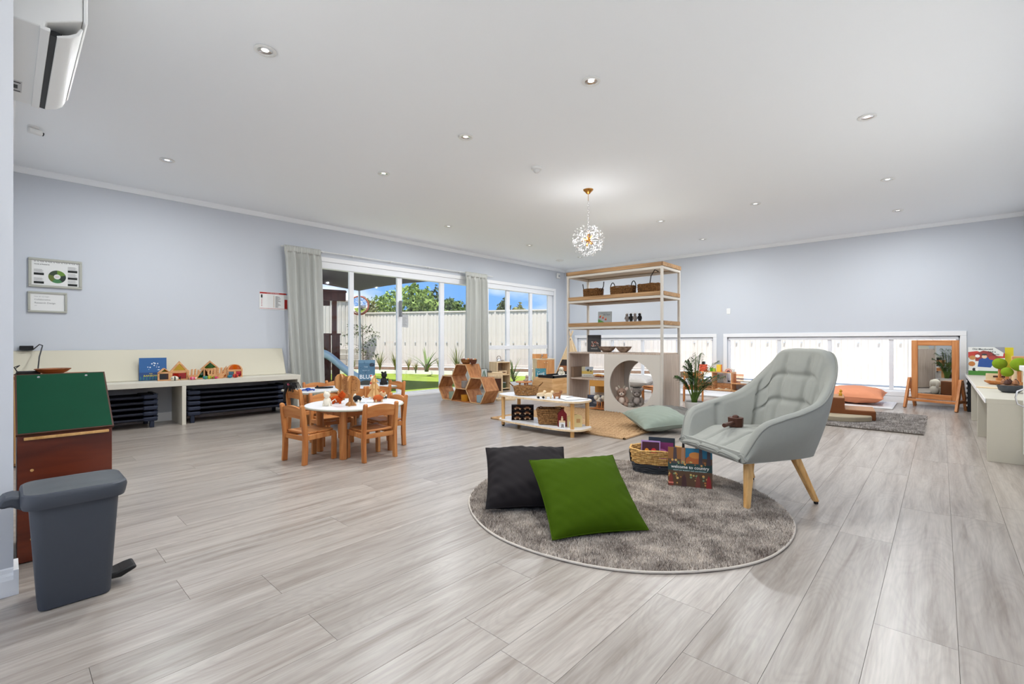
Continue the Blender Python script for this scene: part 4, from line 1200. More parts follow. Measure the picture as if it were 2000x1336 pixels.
sb('cupboard_floor', M_STONE, 0.016, DD-0.03, 0.048, BXW-0.018, 0.06, 0.078)
sb('low_shelf', M_TAUPE, 0.02, DD-0.03, BXW, DW-0.05, 0.425, 0.447)
sb('cubby_box', c_('cubby_brown',(124,100,80)), 0.03, 0.28, DW-0.10, DW-0.055, 0.448, 0.60)

# --- trolley table -----------------------------------------------------------
TT = thing('trolley_table', 'low two tier birch trolley with white tops and castor feet', 'table', (3.99,3.21,0))
def tier(name, z, mt):
    pts = []
    hx, hy = 0.215, 0.575
    for k in range(72):
        a = 2*pi*k/72; c, s = cos(a), sin(a); e = 2/3.4
        pts.append((hx*math.copysign(abs(c)**e,c)*(1.0+0.0*s), hy*math.copysign(abs(s)**e,s)))
    m = MB().prism(pts, z, z+0.018).build(name, M_EDGE if False else M_PALEX, TT, smooth=30)
    MB().prism([(x*0.985,y*0.994) for x,y in pts], z+0.0178, z+0.0192).build(name+'_laminate', M_TABLETOP, m)
    return m
tier('upper_top', 0.345, None); tier('lower_top', 0.062, None)
for (x,y) in ((-0.125,0.48),(0.145,0.48),(-0.125,-0.48),(0.145,-0.48)):
    lg = MB().cyl((x,y,0.018 if y>0 else 0.0),(x,y,0.345),0.021,n=18).build('leg', M_LEGW, TT, smooth=40)
    if y > 0: MB().cyl((x,y-0.01,0.014),(x,y+0.01,0.014),0.014,n=14).build('castor', M_DARK, lg, smooth=40)

# --- children's chairs and tables ---------------------------------------------------
def make_chair(label):
    t = thing('child_chair', label, 'chair', (0,0,0), group='small wooden chairs')
    W = 0.142
    for s in (-1,1):
        post = [(0.155,0),(0.115,0),(0.108,0.12),(0.108,0.22),(0.122,0.36),(0.138,0.455),(0.148,0.468),(0.162,0.470),(0.172,0.458),(0.162,0.36),(0.148,0.22),(0.149,0.12)]
        MB().prism(post, s*W-0.014, s*W+0.014, 'x').build('leg', M_CHAIR, t, bevel=0.005)
        fl_ = [(-0.145,0),(-0.105,0),(-0.108,0.195),(0.115,0.188),(0.115,0.228),(-0.11,0.240),(-0.138,0.232),(-0.147,0.21)]
        MB().prism(fl_, s*(W-0.002)-0.013, s*(W-0.002)+0.013, 'x').build('leg', M_CHAIR, t, bevel=0.005)
    MB().grid([[(-W+0.012+(2*W-0.024)*i/10, -0.125+0.245*j/8, 0.236-0.010*sin(pi*j/8)*(1-(abs(i-5)/5)**4)+(0.004 if j==0 else 0)) for j in range(9)] for i in range(11)]).build('seat', M_CHAIRX, t, smooth=60).modifiers.new('th','SOLIDIFY').thickness = -0.014
    MB().box(-W+0.01,W-0.01,0.118,0.134,0.185,0.222).build('rear_rail', M_CHAIRX, t, bevel=0.003)
    MB().box(-W+0.01,W-0.01,-0.128,-0.112,0.19,0.222).build('front_rail', M_CHAIRX, t, bevel=0.003)
    P = []
    for i in range(13):
        u = -1+i/6; x = u*(W-0.010); yb = 0.008*(1-u*u)
        zt = 0.436+0.022*(1-u*u); zb = 0.352+0.010*(1-u*u)
        P.append([(x,0.128+yb,zb),(x,0.146+yb,zb),(x,0.160+yb,zt),(x,0.142+yb,zt)])
    m = MB().grid(P, cv=True); m.f.append([0,1,2,3]); m.m.append(0); m.f.append([48+3-0-3+k for k in (3,2,1,0)]); m.m.append(0)
    m.build('backrest', M_CHAIRX, t, smooth=40)
    return t
CH = [('wooden child chair at the left of the round table, back to us',(1.69,3.80),8),
 ('wooden child chair tucked under the near side of the round table',(2.07,3.50),90),
 ('wooden child chair at the right of the round table by the doors',(2.39,3.83),176),
 ('wooden child chair behind the round table facing us',(2.12,4.29),268),
 ('wooden child chair with a black puppet on its back, at table end',(2.23,5.08),4),
 ('wooden child chair at the far left side of the rectangular table',(2.61,5.56),270),
 ('wooden child chair near side of the rectangular table, beside wooden trees',(2.56,4.85),90),
 ('wooden child chair near side of rectangular table, below the blue book',(2.875,4.85),90),
 ('wooden child chair at the door end of the rectangular table',(3.25,5.12),184),
 ('wooden child chair at the far right side of the rectangular table',(2.93,5.63),271),
 ('wooden child chair seen through the round porthole',(7.10,3.40),150),
 ('wooden child chair standing behind the potted palm',(7.62,2.98),200)]
# local front is -Y: heading h means the sitter looks along angle h
proto = None
for lb, (x,y), h in CH:
    if proto is None:
        proto = make_chair(lb); proto.location = (x,y,0); proto.rotation_euler = (0,0,radians(h+90))
    else: dup(proto, lb, (x,y,0), radians(h+90))
RT = thing('round_table', 'round child table with white top and chunky wooden legs', 'table', (2.09,3.80,0))
MB().lathe([(0,0.402),(0.395,0.402),(0.412,0.404),(0.418,0.411),(0.412,0.4185),(0,0.4185)], 72).build('tabletop_edge', M_EDGE, RT, smooth=30)
MB().lathe([(0,0.4187),(0.409,0.4187),(0.409,0.4197),(0,0.4197)], 72).build('tabletop', M_TABLETOP, RT, smooth=30)
for (x,y) in ((-0.215,-0.2),(-0.215,0.22),(0.235,-0.2),(0.235,0.22)):
    MB().prism([(x+0.031*cos(a*pi/4+pi/8),y+0.031*sin(a*pi/4+pi/8)) for a in range(8)],0,0.402).build('leg', M_CHAIR, RT, bevel=0.003)
for b in ((-0.2,0.22,-0.21,-0.19),(-0.2,0.22,0.21,0.23),(-0.225,-0.205,-0.2,0.22),(0.225,0.245,-0.2,0.22)): MB().box(*b,0.345,0.402).build('apron', M_CHAIRX, RT)
R4 = thing('rectangular_table', 'white topped rectangular child table in front of the glass doors', 'table', (2.71,5.24,0))
def rrect(hx, hy, r, n=6):
    p = []
    for cx, cy, a0 in ((hx-r,hy-r,0),(-hx+r,hy-r,90),(-hx+r,-hy+r,180),(hx-r,-hy+r,270)):
        for k in range(n+1): p.append((cx+r*cos(radians(a0+90*k/n)), cy+r*sin(radians(a0+90*k/n))))
    return p
MB().prism(rrect(0.60,0.29,0.06), 0.402, 0.4185).build('tabletop_edge', M_EDGE, R4, smooth=30)
MB().prism(rrect(0.594,0.284,0.056), 0.4187, 0.4197).build('tabletop', M_TABLETOP, R4)
for (x,y) in ((-0.30,-0.2),(-0.30,0.2),(0.30,-0.2),(0.30,0.2)):
    MB().prism([(x+0.031*cos(a*pi/4+pi/8),y+0.031*sin(a*pi/4+pi/8)) for a in range(8)],0,0.402).build('leg', M_CHAIR, R4, bevel=0.003)
MB().box(-0.34,0.34,-0.21,-0.19,0.345,0.402).build('apron', M_CHAIRX, R4); MB().box(-0.34,0.34,0.19,0.21,0.345,0.402).build('apron', M_CHAIRX, R4)

# --- pedal bin ----------------------------------------------------------------------
PB = thing('pedal_bin', 'charcoal plastic pedal bin with overhanging lid in the foreground', 'bin', (0.178,2.435,0))
def rr_loft(levels, n=6):
    P = []
    for hx, hy, r, z, ox in levels: P.append([(x+ox,y,z) for x,y in rrect(hx,hy,r,n)])
    return P
lv = [(0.088,0.082,0.022,0.0,0.0),(0.098,0.092,0.026,0.004,0.0),(0.10,0.094,0.028,0.012,0.0),(0.122,0.116,0.034,0.385,0.0),(0.122,0.116,0.034,0.40,0.0)]
m = MB(); P = rr_loft(lv); m.grid(P, cv=True, flip=True); k = len(P[0]); m.f.append(list(range(k))[::-1]); m.m.append(0)
m.build('body', M_BIN, PB, smooth=40)
lv = [(0.128,0.122,0.04,0.372,0.0),(0.138,0.13,0.045,0.374,0.0),(0.142,0.134,0.05,0.385,0.0),(0.145,0.137,0.052,0.412,0.002),(0.142,0.134,0.05,0.424,0.002),(0.136,0.128,0.048,0.4285,0.002)]
m = MB(); P = rr_loft(lv); m.grid(P, cv=True, flip=True); m.build('lid_rim', M_BIN, PB, smooth=40)
m = MB(); P = rr_loft([(0.136,0.128,0.048,0.4285,0.002),(0.131,0.123,0.045,0.4265,0.002),(0.08,0.075,0.03,0.431,0.002),(0.02,0.02,0.008,0.432,0.002)]); m.grid(P, cv=True, flip=True); m.f.append([3*len(P[0])+i for i in range(len(P[0]))]); m.m.append(0)
m.build('lid', M_BINLID, PB, smooth=60)
MB().prism([(-0.135,0.414),(-0.16,0.420),(-0.185,0.416),(-0.198,0.392),(-0.186,0.380),(-0.165,0.384),(-0.12,0.352),(-0.12,0.40)], -0.055, 0.055, 'y').build('handle', M_BIN, PB, bevel=0.010)
pd = MB().prism([(0.10,0.03),(0.135,0.028),(0.175,0.046),(0.185,0.052),(0.178,0.064),(0.15,0.060),(0.12,0.052),(0.10,0.052)], -0.045, 0.045, 'y').build('pedal', M_DARK, PB, bevel=0.006)
for i in range(4):
    for j in range(5): MB().lathe([(0.003,0),(0.002,0.002),(0,0.0025)],8,(0.135+i*0.011,-0.03+j*0.015,0.0545+i*0.0015)).build('tread_stud', M_DARK, pd)

# --- easel with green board ------------------------------------------------------------
GE = thing('easel_unit', 'brown play lectern with a sloping green chalkboard on top', 'easel', (0.035,2.92,0))
MB().box(0,0.312,0.0,0.018,0.004,0.56).build('front_panel', M_BROWNBOARD, GE, bevel=0.002)
for x in (0.0,0.294): MB().prism([(0.018,0.004),(0.34,0.004),(0.34,0.76),(0.30,0.76),(0.018,0.55)], x, x+0.018, 'x').build('side_panel', M_BROWNBOARD, GE)
MB().box(0.018,0.294,0.02,0.34,0.02,0.04).build('base_board', M_BROWNBOARD, GE)
ang = atan2(0.242,0.315)
gb = MB().box(-0.004,0.318,0.0,0.40,0.0,0.012).xf(Matrix.Translation((0,-0.006,0.552)) @ Matrix.Rotation(ang,4,'X')).build('board', c_('board_edge',(70,36,20)), GE)
MB().box(0.002,0.312,0.006,0.394,0.0119,0.0128).xf(Matrix.Translation((0,-0.006,0.552)) @ Matrix.Rotation(ang,4,'X')).build('green_surface', M_GREENBOARD, gb)
for x in (0.075,0.245): MB().lathe([(0.006,0.0128),(0.005,0.0145),(0,0.015)],14,(x,0.375,0)).xf(Matrix.Translation((0,-0.006,0.552)) @ Matrix.Rotation(ang,4,'X')).build('screw', M_CHROME, gb, smooth=40)
MB().box(0.02,0.30,-0.016,0.0,0.534,0.546).build('chalk_ledge', M_LEGW, GE, bevel=0.002)
for z in (0.40,0.10): MB().cyl((0.045,0.001,z),(0.045,-0.002,z),0.006,n=14).build('screw', M_LEGW, GE)

# --- oak cabinet behind the easel, with bowl and charger -----------------------------------
OC = thing('oak_cabinet', 'small oak cabinet behind the green easel by the left wall', 'cabinet', (0.03,5.2,0))
M_OAKZ = wood('oak_side', (170,124,74), (206,162,106), 'z', 8, 12, 0.5)
MB().box(0.01,0.46,0.012,0.42,0.01,0.67).build('body', M_OAKZ, OC)
MB().box(0.0,0.47,0.0,0.43,0.67,0.695).build('top_board', wood('oak_top',(150,98,54),(184,130,80),'x',8,12,0.4), OC, bevel=0.004)
dr = MB().box(0.015,0.235,-0.004,0.012,0.03,0.66).build('door', M_OAKZ, OC, bevel=0.003); MB().ball((0.21,-0.016,0.36),0.012).build('knob', M_OAKZ, dr, smooth=60)
dr = MB().box(0.24,0.455,-0.004,0.012,0.03,0.66).build('door', M_OAKZ, OC, bevel=0.003); MB().ball((0.265,-0.016,0.36),0.012).build('knob', M_OAKZ, dr, smooth=60)
BW = thing('wooden_bowl', 'shallow brown wooden bowl on the oak cabinet', 'bowl', (0.27,5.42,0.695))
MB().lathe([(0,0.002),(0.05,0.0),(0.085,0.018),(0.112,0.042),(0.108,0.044),(0.08,0.024),(0.045,0.010),(0,0.008)], 36).build('bowl', wood('bowl_brown',(104,58,28),(150,94,54),'x',8,8,0.4), BW, smooth=50)
MB().tube([(0.11*cos(a),0.11*sin(a),0.043) for a in [2*pi*i/36 for i in range(36)]],0.003,6,closed=True).build('rim', _M['bowl_brown'], BW, smooth=60)
WC = thing('power_adapter', 'black plug adapter with a looping cable on the left wall', 'charger', (0.15,YA-0.02,0.885))
MB().box(-0.05,0.05,-0.05,0.018,-0.008,0.036).build('adapter_block', M_DARK, WC, bevel=0.004)
MB().tube([(0.05,-0.035,0.0),(0.09,-0.12,0.05),(0.10,-0.45,0.04),(0.06,-0.95,-0.06),(0.04,-1.30,-0.155)],0.005,6).build('cable', M_DARK, WC, smooth=60)
DV = thing('router', 'small black device with tangled cables on the oak cabinet', 'router', (0.13,5.48,0.695))
MB().box(-0.07,0.07,-0.05,0.05,0,0.028).build('casing', M_DARK, DV, bevel=0.008)
MB().tube([(-0.06,0.02,0.02),(-0.08,0.03,0.06),(-0.05,0.0,0.075),(-0.075,-0.03,0.05),(-0.06,-0.05,0.02),(-0.08,-0.08,0.005)],0.004,6).build('cable', M_DARK, DV, smooth=60)

# ------------------------------------------------------------------ books
def book(label, w, h, t, loc, face, lean, cover, art=(), txt=(), name='picture_book', roll=0.0):
    """face: world angle the cover looks to (deg); art: (colour, polygon in cover units 0..1); txt: (string, colour, width, u, v)"""
    root = thing(name, label, 'book', loc, rot=(radians(-lean), 0, radians(face+90)))
    cm = c_('cover_%d_%d_%d' % cover, cover, 0.4)
    MB().box(-w/2,w/2,-t/2,-t/2+0.003,0,h).build('front_cover', cm, root)
    MB().box(-w/2,w/2,t/2-0.003,t/2,0,h).build('back_cover', cm, root)
    MB().box(-w/2,-w/2+0.003,-t/2,t/2,0,h).build('spine', cm, root)
    MB().box(-w/2+0.003,w/2-0.003,-t/2+0.003,t/2-0.003,0.003,h-0.003).build('pages', M_GLASSPRINT, root)
    if art:
        m = MB(); cols = []
        for i, (c, poly) in enumerate(art):
            mm = c_('print_%d_%d_%d' % c, c, 0.5)
            if mm not in cols: cols.append(mm)
            m.mat(cols.index(mm))
            pts = [(-w/2+max(0.0,min(1,u))*w, max(0.0,min(1,v))*h) for u, v in poly]
            yy = -t/2-0.0003-0.00006*i
            n = len(pts); ar = sum(pts[k][0]*pts[(k+1)%n][1]-pts[(k+1)%n][0]*pts[k][1] for k in range(n))
            if ar < 0: pts = pts[::-1]
            m.add([(x,yy,z) for x,z in pts], [list(range(n))])
        m.build('cover_print', cols, root)['kind'] = 'stuff'
    for s, c, wd, u, v in txt:
        text(s, root, c_('print_%d_%d_%d' % c, c, 0.5), width=wd*w, loc=(-w/2+u*w, -t/2-0.006*0.4, v*h), bold=0.012)
    return root
def circ(u, v, r, asp=1.0, n=12, a0=0, a1=360): return [(u+r*cos(radians(a0+(a1-a0)*k/n)), v+r*asp*sin(radians(a0+(a1-a0)*k/n))) for k in range(n+(0 if a1-a0==360 else 1))]
def rect(u0, v0, u1, v1): return [(u0,v0),(u1,v0),(u1,v1),(u0,v1)]

rg = random.Random(12)
art = [((92,66,44),rect(0,0.0,1,0.40)),((38,110,140),rect(0.35,0.75,1,1)),((150,98,48),rect(0,0.7,0.4,1)),((176,96,44),circ(0.6,0.66,0.2,0.8,14)),((198,126,56),circ(0.62,0.82,0.14,0.6,12)),((44,70,66),rect(0,0.40,1,0.60))]
for u in (0.16,0.34,0.74,0.92): art.append(((78,64,66) if u != 0.34 else (168,120,84), [(u-0.045,0.58),(u+0.05,0.58),(u+0.035,1),(u-0.03,1)]))
for k in range(46):
    u = rg.uniform(0.02,0.98); v = rg.choice([rg.uniform(0.55,0.68), rg.uniform(0.06,0.36)])
    art.append((rg.choice([(214,160,86),(230,190,110),(196,170,96),(120,150,110),(188,120,60)]), circ(u,v,rg.uniform(0.012,0.03),1.05,8)))
for u, c in ((0.07,(132,58,44)),(0.37,(76,46,44)),(0.68,(120,62,50)),(0.92,(150,44,40))): art.append((c,[(u-0.06,0.0),(u+0.06,0.0),(u+0.045,0.22),(u,0.33),(u-0.045,0.22)]))
for u in (0.03,0.07,0.11): art.append(((230,130,110), circ(u,0.075,0.022,1.1,8)))
book('picture book titled welcome to country leaning against the basket', 0.27, 0.246, 0.012, (3.012,1.20,0.02), 203, 6, (96,70,46), art,
     [('welcome to country',(244,242,234),0.86,0.5,0.49),('AUNTY JOY MURPHY AND LISA KENNEDY',(176,206,204),0.76,0.5,0.405)])
# fish book is kept plain: deep water, weed and bubbles
art = [((30,66,120),rect(0,0.0,1,0.35)),((40,92,150),rect(0,0.35,1,1))]
for k in range(9): u = 0.05+k*0.11; art.append(((38,112,108),[(u-0.02,0),(u+0.02,0),(u+0.03,0.14+0.05*(k%3)),(u-0.01,0.2+0.05*(k%2))]))
for k in range(16): art.append(((226,232,240), circ(0.25+0.5*rg.random(),0.45+0.35*rg.random(),0.012+0.02*rg.random(),1,8)))
book('deep blue undersea picture book standing on the cream bench', 0.255, 0.262, 0.012, (1.165,6.735,0.516), 262, 10, (34,80,136), art, [('RAINBOW',(208,190,60),0.5,0.42,0.2),('THE',(208,190,60),0.12,0.42,0.29)])
art = [((70,104,128),rect(0,0,1,1)),((30,40,54),circ(0.82,0.8,0.16,0.5,12)),((52,54,50),circ(0.5,0.07,0.42,0.3,14)),((96,128,150),rect(0,0.88,1,1))]
for k in range(26): art.append(((48,76,100),circ(rg.random(),0.3+0.65*rg.random(),0.03,0.4,6)))
book('tall slate blue book with BLUE lettering on the rectangular table', 0.20, 0.315, 0.014, (3.07,5.30,0.42), 236, 6, (66,98,122), art, [('BLUE',(214,222,226),0.78,0.48,0.33),('THE',(150,170,184),0.24,0.45,0.72),('BOOK OF',(150,170,184),0.42,0.47,0.58)])
art = [((58,132,148),rect(0,0,1,1))]
for k in range(30): art.append((rg.choice([(150,186,140),(30,80,110),(196,180,120),(120,170,190)]), circ(rg.random(),0.5+0.5*rg.random(),0.03,1,6)))
book('small teal book with LOVE lettering by the play sink', 0.20, 0.155, 0.012, (6.80,5.52,0.31), 222, 8, (60,134,150), art, [('LoVE',(236,240,236),0.66,0.52,0.34),('from',(220,230,226),0.2,0.3,0.62)])
art = [((60,58,56),rect(0,0,1,1))]
for k in range(26): art.append((rg.choice([(222,208,190),(196,120,90),(170,90,66)]), circ(0.3+0.5*rg.random(),0.32+0.3*rg.random(),0.045,0.5,7)))
book('dark charcoal whale book standing on the shelf divider base', 0.195, 0.245, 0.014, (5.80,3.71,0.817), 200, 3, (58,56,54), art, [('WHALES',(206,206,196),0.5,0.5,0.19)])
art = [((166,170,168),rect(0,0,1,1)),((74,134,52),[(0,0),(0.62,0),(0.52,0.14),(0.34,0.28),(0.14,0.38),(0,0.42)])]
for u, v in ((0.16,0.60),(0.36,0.52),(0.56,0.40)): art += [((176,54,36),circ(u,v,0.075,0.9,9)),((210,150,80),circ(u+0.02,v+0.1,0.05,0.9,8))]
book('pale grey book with three red birds on a green hill', 0.195, 0.19, 0.012, (5.78,3.52,1.204), 200, 4, (160,164,162), art, [('WHAT ARE YOU',(90,94,92),0.5,0.42,0.88),('after lunch',(90,94,92),0.5,0.62,0.76)])
art = [((206,198,160),rect(0,0.3,1,1)),((212,178,84),rect(0,0.3,1,0.58)),((180,190,200),rect(0.3,0.7,1,1)),((70,74,60),circ(0.55,0.66,0.12,1,9)),((90,70,50),circ(0.8,0.58,0.08,0.7,8))]
book('cream picture book with a yellow meadow in the divider cubby', 0.165, 0.15, 0.014, (5.76,3.80,0.449), 208, 5, (214,208,192), art, [('THE LAST PEACH',(110,110,110),0.7,0.5,0.14)])
art = [((40,44,58),rect(0,0,1,1)),((120,120,126),circ(0.55,0.35,0.22,0.5,10)),((80,90,120),rect(0.05,0.85,0.95,0.95))]
book('dark blue grey book on the floor inside the shelf divider', 0.26, 0.17, 0.014, (5.86,3.72,0.012), 200, 12, (38,42,54), art)
art = [((196,64,54),rect(0,0.62,1,0.9)),((232,232,226),[(0,1),(0,0.82),(0.25,0.86),(0.55,0.72),(0.95,0.68),(1,1)]),((70,130,48),rect(0,0,1,0.16)),((150,62,58),[(0.18,0.75),(0.42,0.88),(0.62,0.84),(0.9,0.6),(0.9,0.5),(0.2,0.5)]),
 ((196,140,84),circ(0.12,0.62,0.1,0.8,9)),((190,120,60),circ(0.1,0.4,0.1,0.9,9)),((44,82,150),[(0.26,0.3),(0.62,0.28),(0.74,0.5),(0.5,0.66),(0.3,0.56)]),((236,196,160),circ(0.45,0.66,0.075,0.9,10)),((60,66,70),circ(0.45,0.735,0.08,0.4,10)),
 ((240,240,236),circ(0.26,0.68,0.07,0.8,8)),((176,70,62),circ(0.66,0.62,0.1,0.7,9)),((34,32,32),circ(0.16,0.2,0.05,1.2,8)),((240,238,232),circ(0.24,0.2,0.05,1.1,8)),((228,120,40),circ(0.86,0.4,0.08,1,8)),((150,150,156),[(0.72,1),(1,1),(1,0.78)])]
book('large farm picture book titled Old Macdonald standing on right bench', 0.35, 0.385, 0.012, (9.02,-0.455,0.506), 180, 6, (226,226,220), art, [('Old Macdonald',(40,44,50),0.56,0.40,0.93),('had a',(40,44,50),0.2,0.66,0.84),('farm',(40,44,50),0.18,0.76,0.75)])
art = [((60,34,24),[(0.3,0),(0.75,0),(0.45,0.9),(0.1,0.95)]),((190,90,50),circ(0.45,0.5,0.12,0.8,8))]
book('bright yellow book tucked behind the farm book on right', 0.30, 0.38, 0.012, (9.16,-0.57,0.506), 180, 5, (226,206,40), art)

# ------------------------------------------------------------------ woven baskets
def supere(a, b, e, n=44): 
    r = []
    for k in range(n):
        t = 2*pi*k/n; c, s = cos(t), sin(t)
        r.append((a*math.copysign(abs(c)**(2/e),c), b*math.copysign(abs(s)**(2/e),s)))
    return r
def basket(label, loc, rz, a, b, h, n, mt, e=2.6, flare=1.12, split=None, mt2=None, handles=None, hm=None, wob=0.003, name='woven_basket'):
    root = thing(name, label, 'basket', loc, rz); rg = random.Random(len(label))
    r = h/(2*n)*1.18
    low, up = MB(), MB()
    for k in range(n):
        f = 1+(flare-1)*k/(n-1); z = r+(h-2*r)*k/(n-1); ph = rg.random()*6
        N = 60
        pts = [(x*f*(1+0.02*sin(14*i/N*6.28+ph+k*pi)), y*f*(1+0.02*sin(14*i/N*6.28+ph+k*pi)), z+wob*sin(7*i/N*6.28+ph)) for i, (x,y) in enumerate(supere(a,b,e,N))]
        (low if split is not None and k < split else up).tube(pts, r, 6, closed=True)
    up.build('weave', mt, root, smooth=180)
    if low.v: low.build('base_weave', mt2, root, smooth=180)
    MB().prism(supere(a*0.98,b*0.98,e), 0.001, 0.006).build('bottom', mt2 or mt, root)
    if handles:
        for hp in handles: MB().tube([Vector(p) for p in hp], 0.006 if hm is None else 0.0065, 7).build('handle', hm or mt, root, smooth=180)
    return root
def loop(x, y0, y1, z0, z1, out=0.0, n=12): return [(x+out*sin(pi*k/n), y0+(y1-y0)*k/n, z0+(z1-z0)*sin(pi*k/n)) for k in range(n+1)]
M_LEATHER = c_('black_leather', (30,26,26), 0.5)
basket('golden and charcoal woven book basket on the round rug', (3.235,1.535,0.018), radians(-61), 0.162, 0.112, 0.172, 13, M_SEAGRASS, 2.6, 1.14, 5, c_('rope_charcoal',(58,60,64),0.85), [loop(-0.19,-0.03,0.03,0.14,0.06,0.01), loop(0.186,-0.03,0.03,0.14,0.245,0.0)], M_LEATHER)
book('purple galaxy book standing in the book basket', 0.185, 0.225, 0.01, (3.265,1.51,0.03), 202, 6, (42,52,60), [((120,40,96),rect(0.06,0.1,0.94,0.85)),((190,110,170),circ(0.5,0.4,0.3,0.8,12)),((40,50,60),rect(0,0.88,1,1))])
book('thin book with a lilac border in the book basket', 0.135, 0.205, 0.008, (3.20,1.565,0.03), 202, 8, (176,140,196), [((70,26,40),rect(0.05,0.05,0.95,0.95)),((222,140,40),circ(0.3,0.62,0.12,0.9,10)),((200,40,48),circ(0.66,0.6,0.16,0.9,10))])
# baskets on the upper shelf of the divider
for lb, yy, a, hd in (('left wicker basket with stiff black handles on the upper shelf',3.745,0.132,1),('middle wicker basket with looped black handles on the upper shelf',3.26,0.165,2),('right wicker basket beside the post on the upper shelf',2.86,0.145,3)):
    H = 0.155
    if hd == 1: hs = [[(-a*1.02,0,H*0.7),(-a*1.3,0,H*1.15),(-a*1.38,0,H*1.55)],[(a*1.02,0,H*0.7),(a*1.3,0,H*1.15),(a*1.36,0,H*1.6)]]
    elif hd == 2: hs = [[(s_*a*0.98+0.035*cos(q_),-0.03*0,H*0.85+0.085*sin(q_)) for q_ in [pi*i/12 for i in range(13)]] for s_ in (-1,1)]
    else: hs = [[(-a,0.0,H*0.8),(-a*0.9,0.02,H*1.05),(-a*0.72,0.03,H*0.9)],[(a*0.25,-0.085,H*0.75),(a*0.4,-0.085,H*1.6),(a*0.75,-0.08,H*2.1),(a*1.1,-0.08,H*1.9)]]
    b_ = basket(lb, (5.83,yy,1.580), radians(-90), a, 0.095, H, 12, M_WICKERD, 3.2, 1.06, None, None, hs, M_LEATHER)
# trolley baskets
basket('oval seagrass basket with slanted handles on the trolley top', (3.95,3.42,0.3695), radians(-48), 0.118, 0.085, 0.10, 9, M_WICKER, 2.2, 1.18, None, None, [[(-0.13,0,0.085),(-0.16,0.0,0.11),(-0.19,0,0.14)],[(0.13,0,0.085),(0.16,0.0,0.11),(0.19,0,0.14)]], M_WICKERD)
basket('tapered rectangular wicker basket on the trolley lower shelf', (3.97,3.09,0.0865), radians(-60), 0.115, 0.085, 0.165, 14, M_WICKER, 7, 1.2)

# ------------------------------------------------------------------ trolley contents
t = thing('car_display', 'dark wooden display box holding small wooden cars', 'display box', (3.95,3.47,0.082), radians(312))
M_WEN = c_('wenge', (48,28,20), 0.5)
MB().box(-0.125,0.125,0.045,0.05,0,0.17).build('back_board', M_WEN, t)
for x in (-0.125,0.12): MB().box(x,x+0.005,-0.02,0.045,0,0.17).build('side_board', M_WEN, t)
for z in (0.0,0.055,0.11,0.165): MB().box(-0.12,0.12,-0.02,0.045,z,z+0.005).build('shelf_board', M_WEN, t)
M_CAR = wood('walnut_toy', (128,80,46), (166,112,70), 'x', 14, 8, 0.45)
rows = ['bottom','middle','top']
a = radians(312)
for r in range(3):
    for s, sn in ((-1,'left'),(1,'right')):
        lx, ly = s*0.055, 0.012
        c = thing('toy_car', '%s %s wooden toy car in the dark display box' % (rows[r], sn), 'toy car', (3.95+lx*cos(a)-ly*sin(a), 3.47+lx*sin(a)+ly*cos(a), 0.082+0.005+0.055*r), a, group='wooden toy cars')
        MB().prism([(-0.042,0.008),(0.042,0.008),(0.044,0.018),(0.026,0.021),(0.016,0.034),(-0.016,0.036),(-0.028,0.022),(-0.044,0.02)], -0.013, 0.013, 'y').build('car_body', M_CAR, c, bevel=0.003)
        for x in (-0.025,0.025): MB().cyl((x,-0.017,0.009),(x,0.017,0.009),0.009,n=14).build('wheel', M_PALE, c, smooth=40)
t = thing('toy_house', 'dark red wooden toy house with an arched doorway on trolley', 'toy house', (3.925,2.90,0.082), radians(318))
MB().prism([(-0.045,0),(0.045,0),(0.045,0.13),(0,0.185),(-0.045,0.13)], -0.02, 0.02, 'y').build('house_body', c_('barn_red',(128,28,34)), t, bevel=0.002)
MB().prism([(-0.018,0),(0.018,0),(0.018,0.05),(0.0,0.068),(-0.018,0.05)], -0.0215, -0.0195, 'y').build('doorway', M_WHITE, t)
t = thing('toy_house', 'pale yellow wooden toy house with a square window on trolley', 'toy house', (3.99,2.79,0.082), radians(318))
MB().prism([(-0.075,0),(0.075,0),(0.075,0.115),(0.02,0.13),(-0.075,0.11)], -0.02, 0.02, 'y').build('house_body', c_('straw',(224,200,140)), t, bevel=0.002)
MB().box(0.015,0.055,-0.0215,-0.0195,0.045,0.085).build('window', c_('tan_paint',(196,150,96)), t); MB().box(-0.06,-0.02,-0.0215,-0.0195,0.0,0.06).build('doorway', M_WHITE, t)
t = thing('toy_arch', 'small white wooden arch block beside the red toy house', 'block', (3.87,2.86,0.082), radians(318))
MB().prism([(-0.03,0),(-0.015,0),(-0.015,0.03),(0.0,0.042),(0.015,0.03),(0.015,0),(0.03,0),(0.03,0.055),(-0.03,0.055)], -0.015, 0.015, 'y').build('arch', M_WHITE, t, bevel=0.002); MB().box(-0.03,0.03,-0.015,0.015,0.055,0.07).build('lintel', M_PALEX, t)
t = thing('peg_figure', 'little pale peg figure standing on the toy arch', 'toy', (3.87,2.86,0.152), 0)
MB().lathe([(0,0),(0.011,0),(0.012,0.022),(0.007,0.03),(0,0.031)],14).build('body', M_PALE, t, smooth=50); MB().ball((0,0,0.038),0.0095).build('head', M_PALE, t, smooth=60)
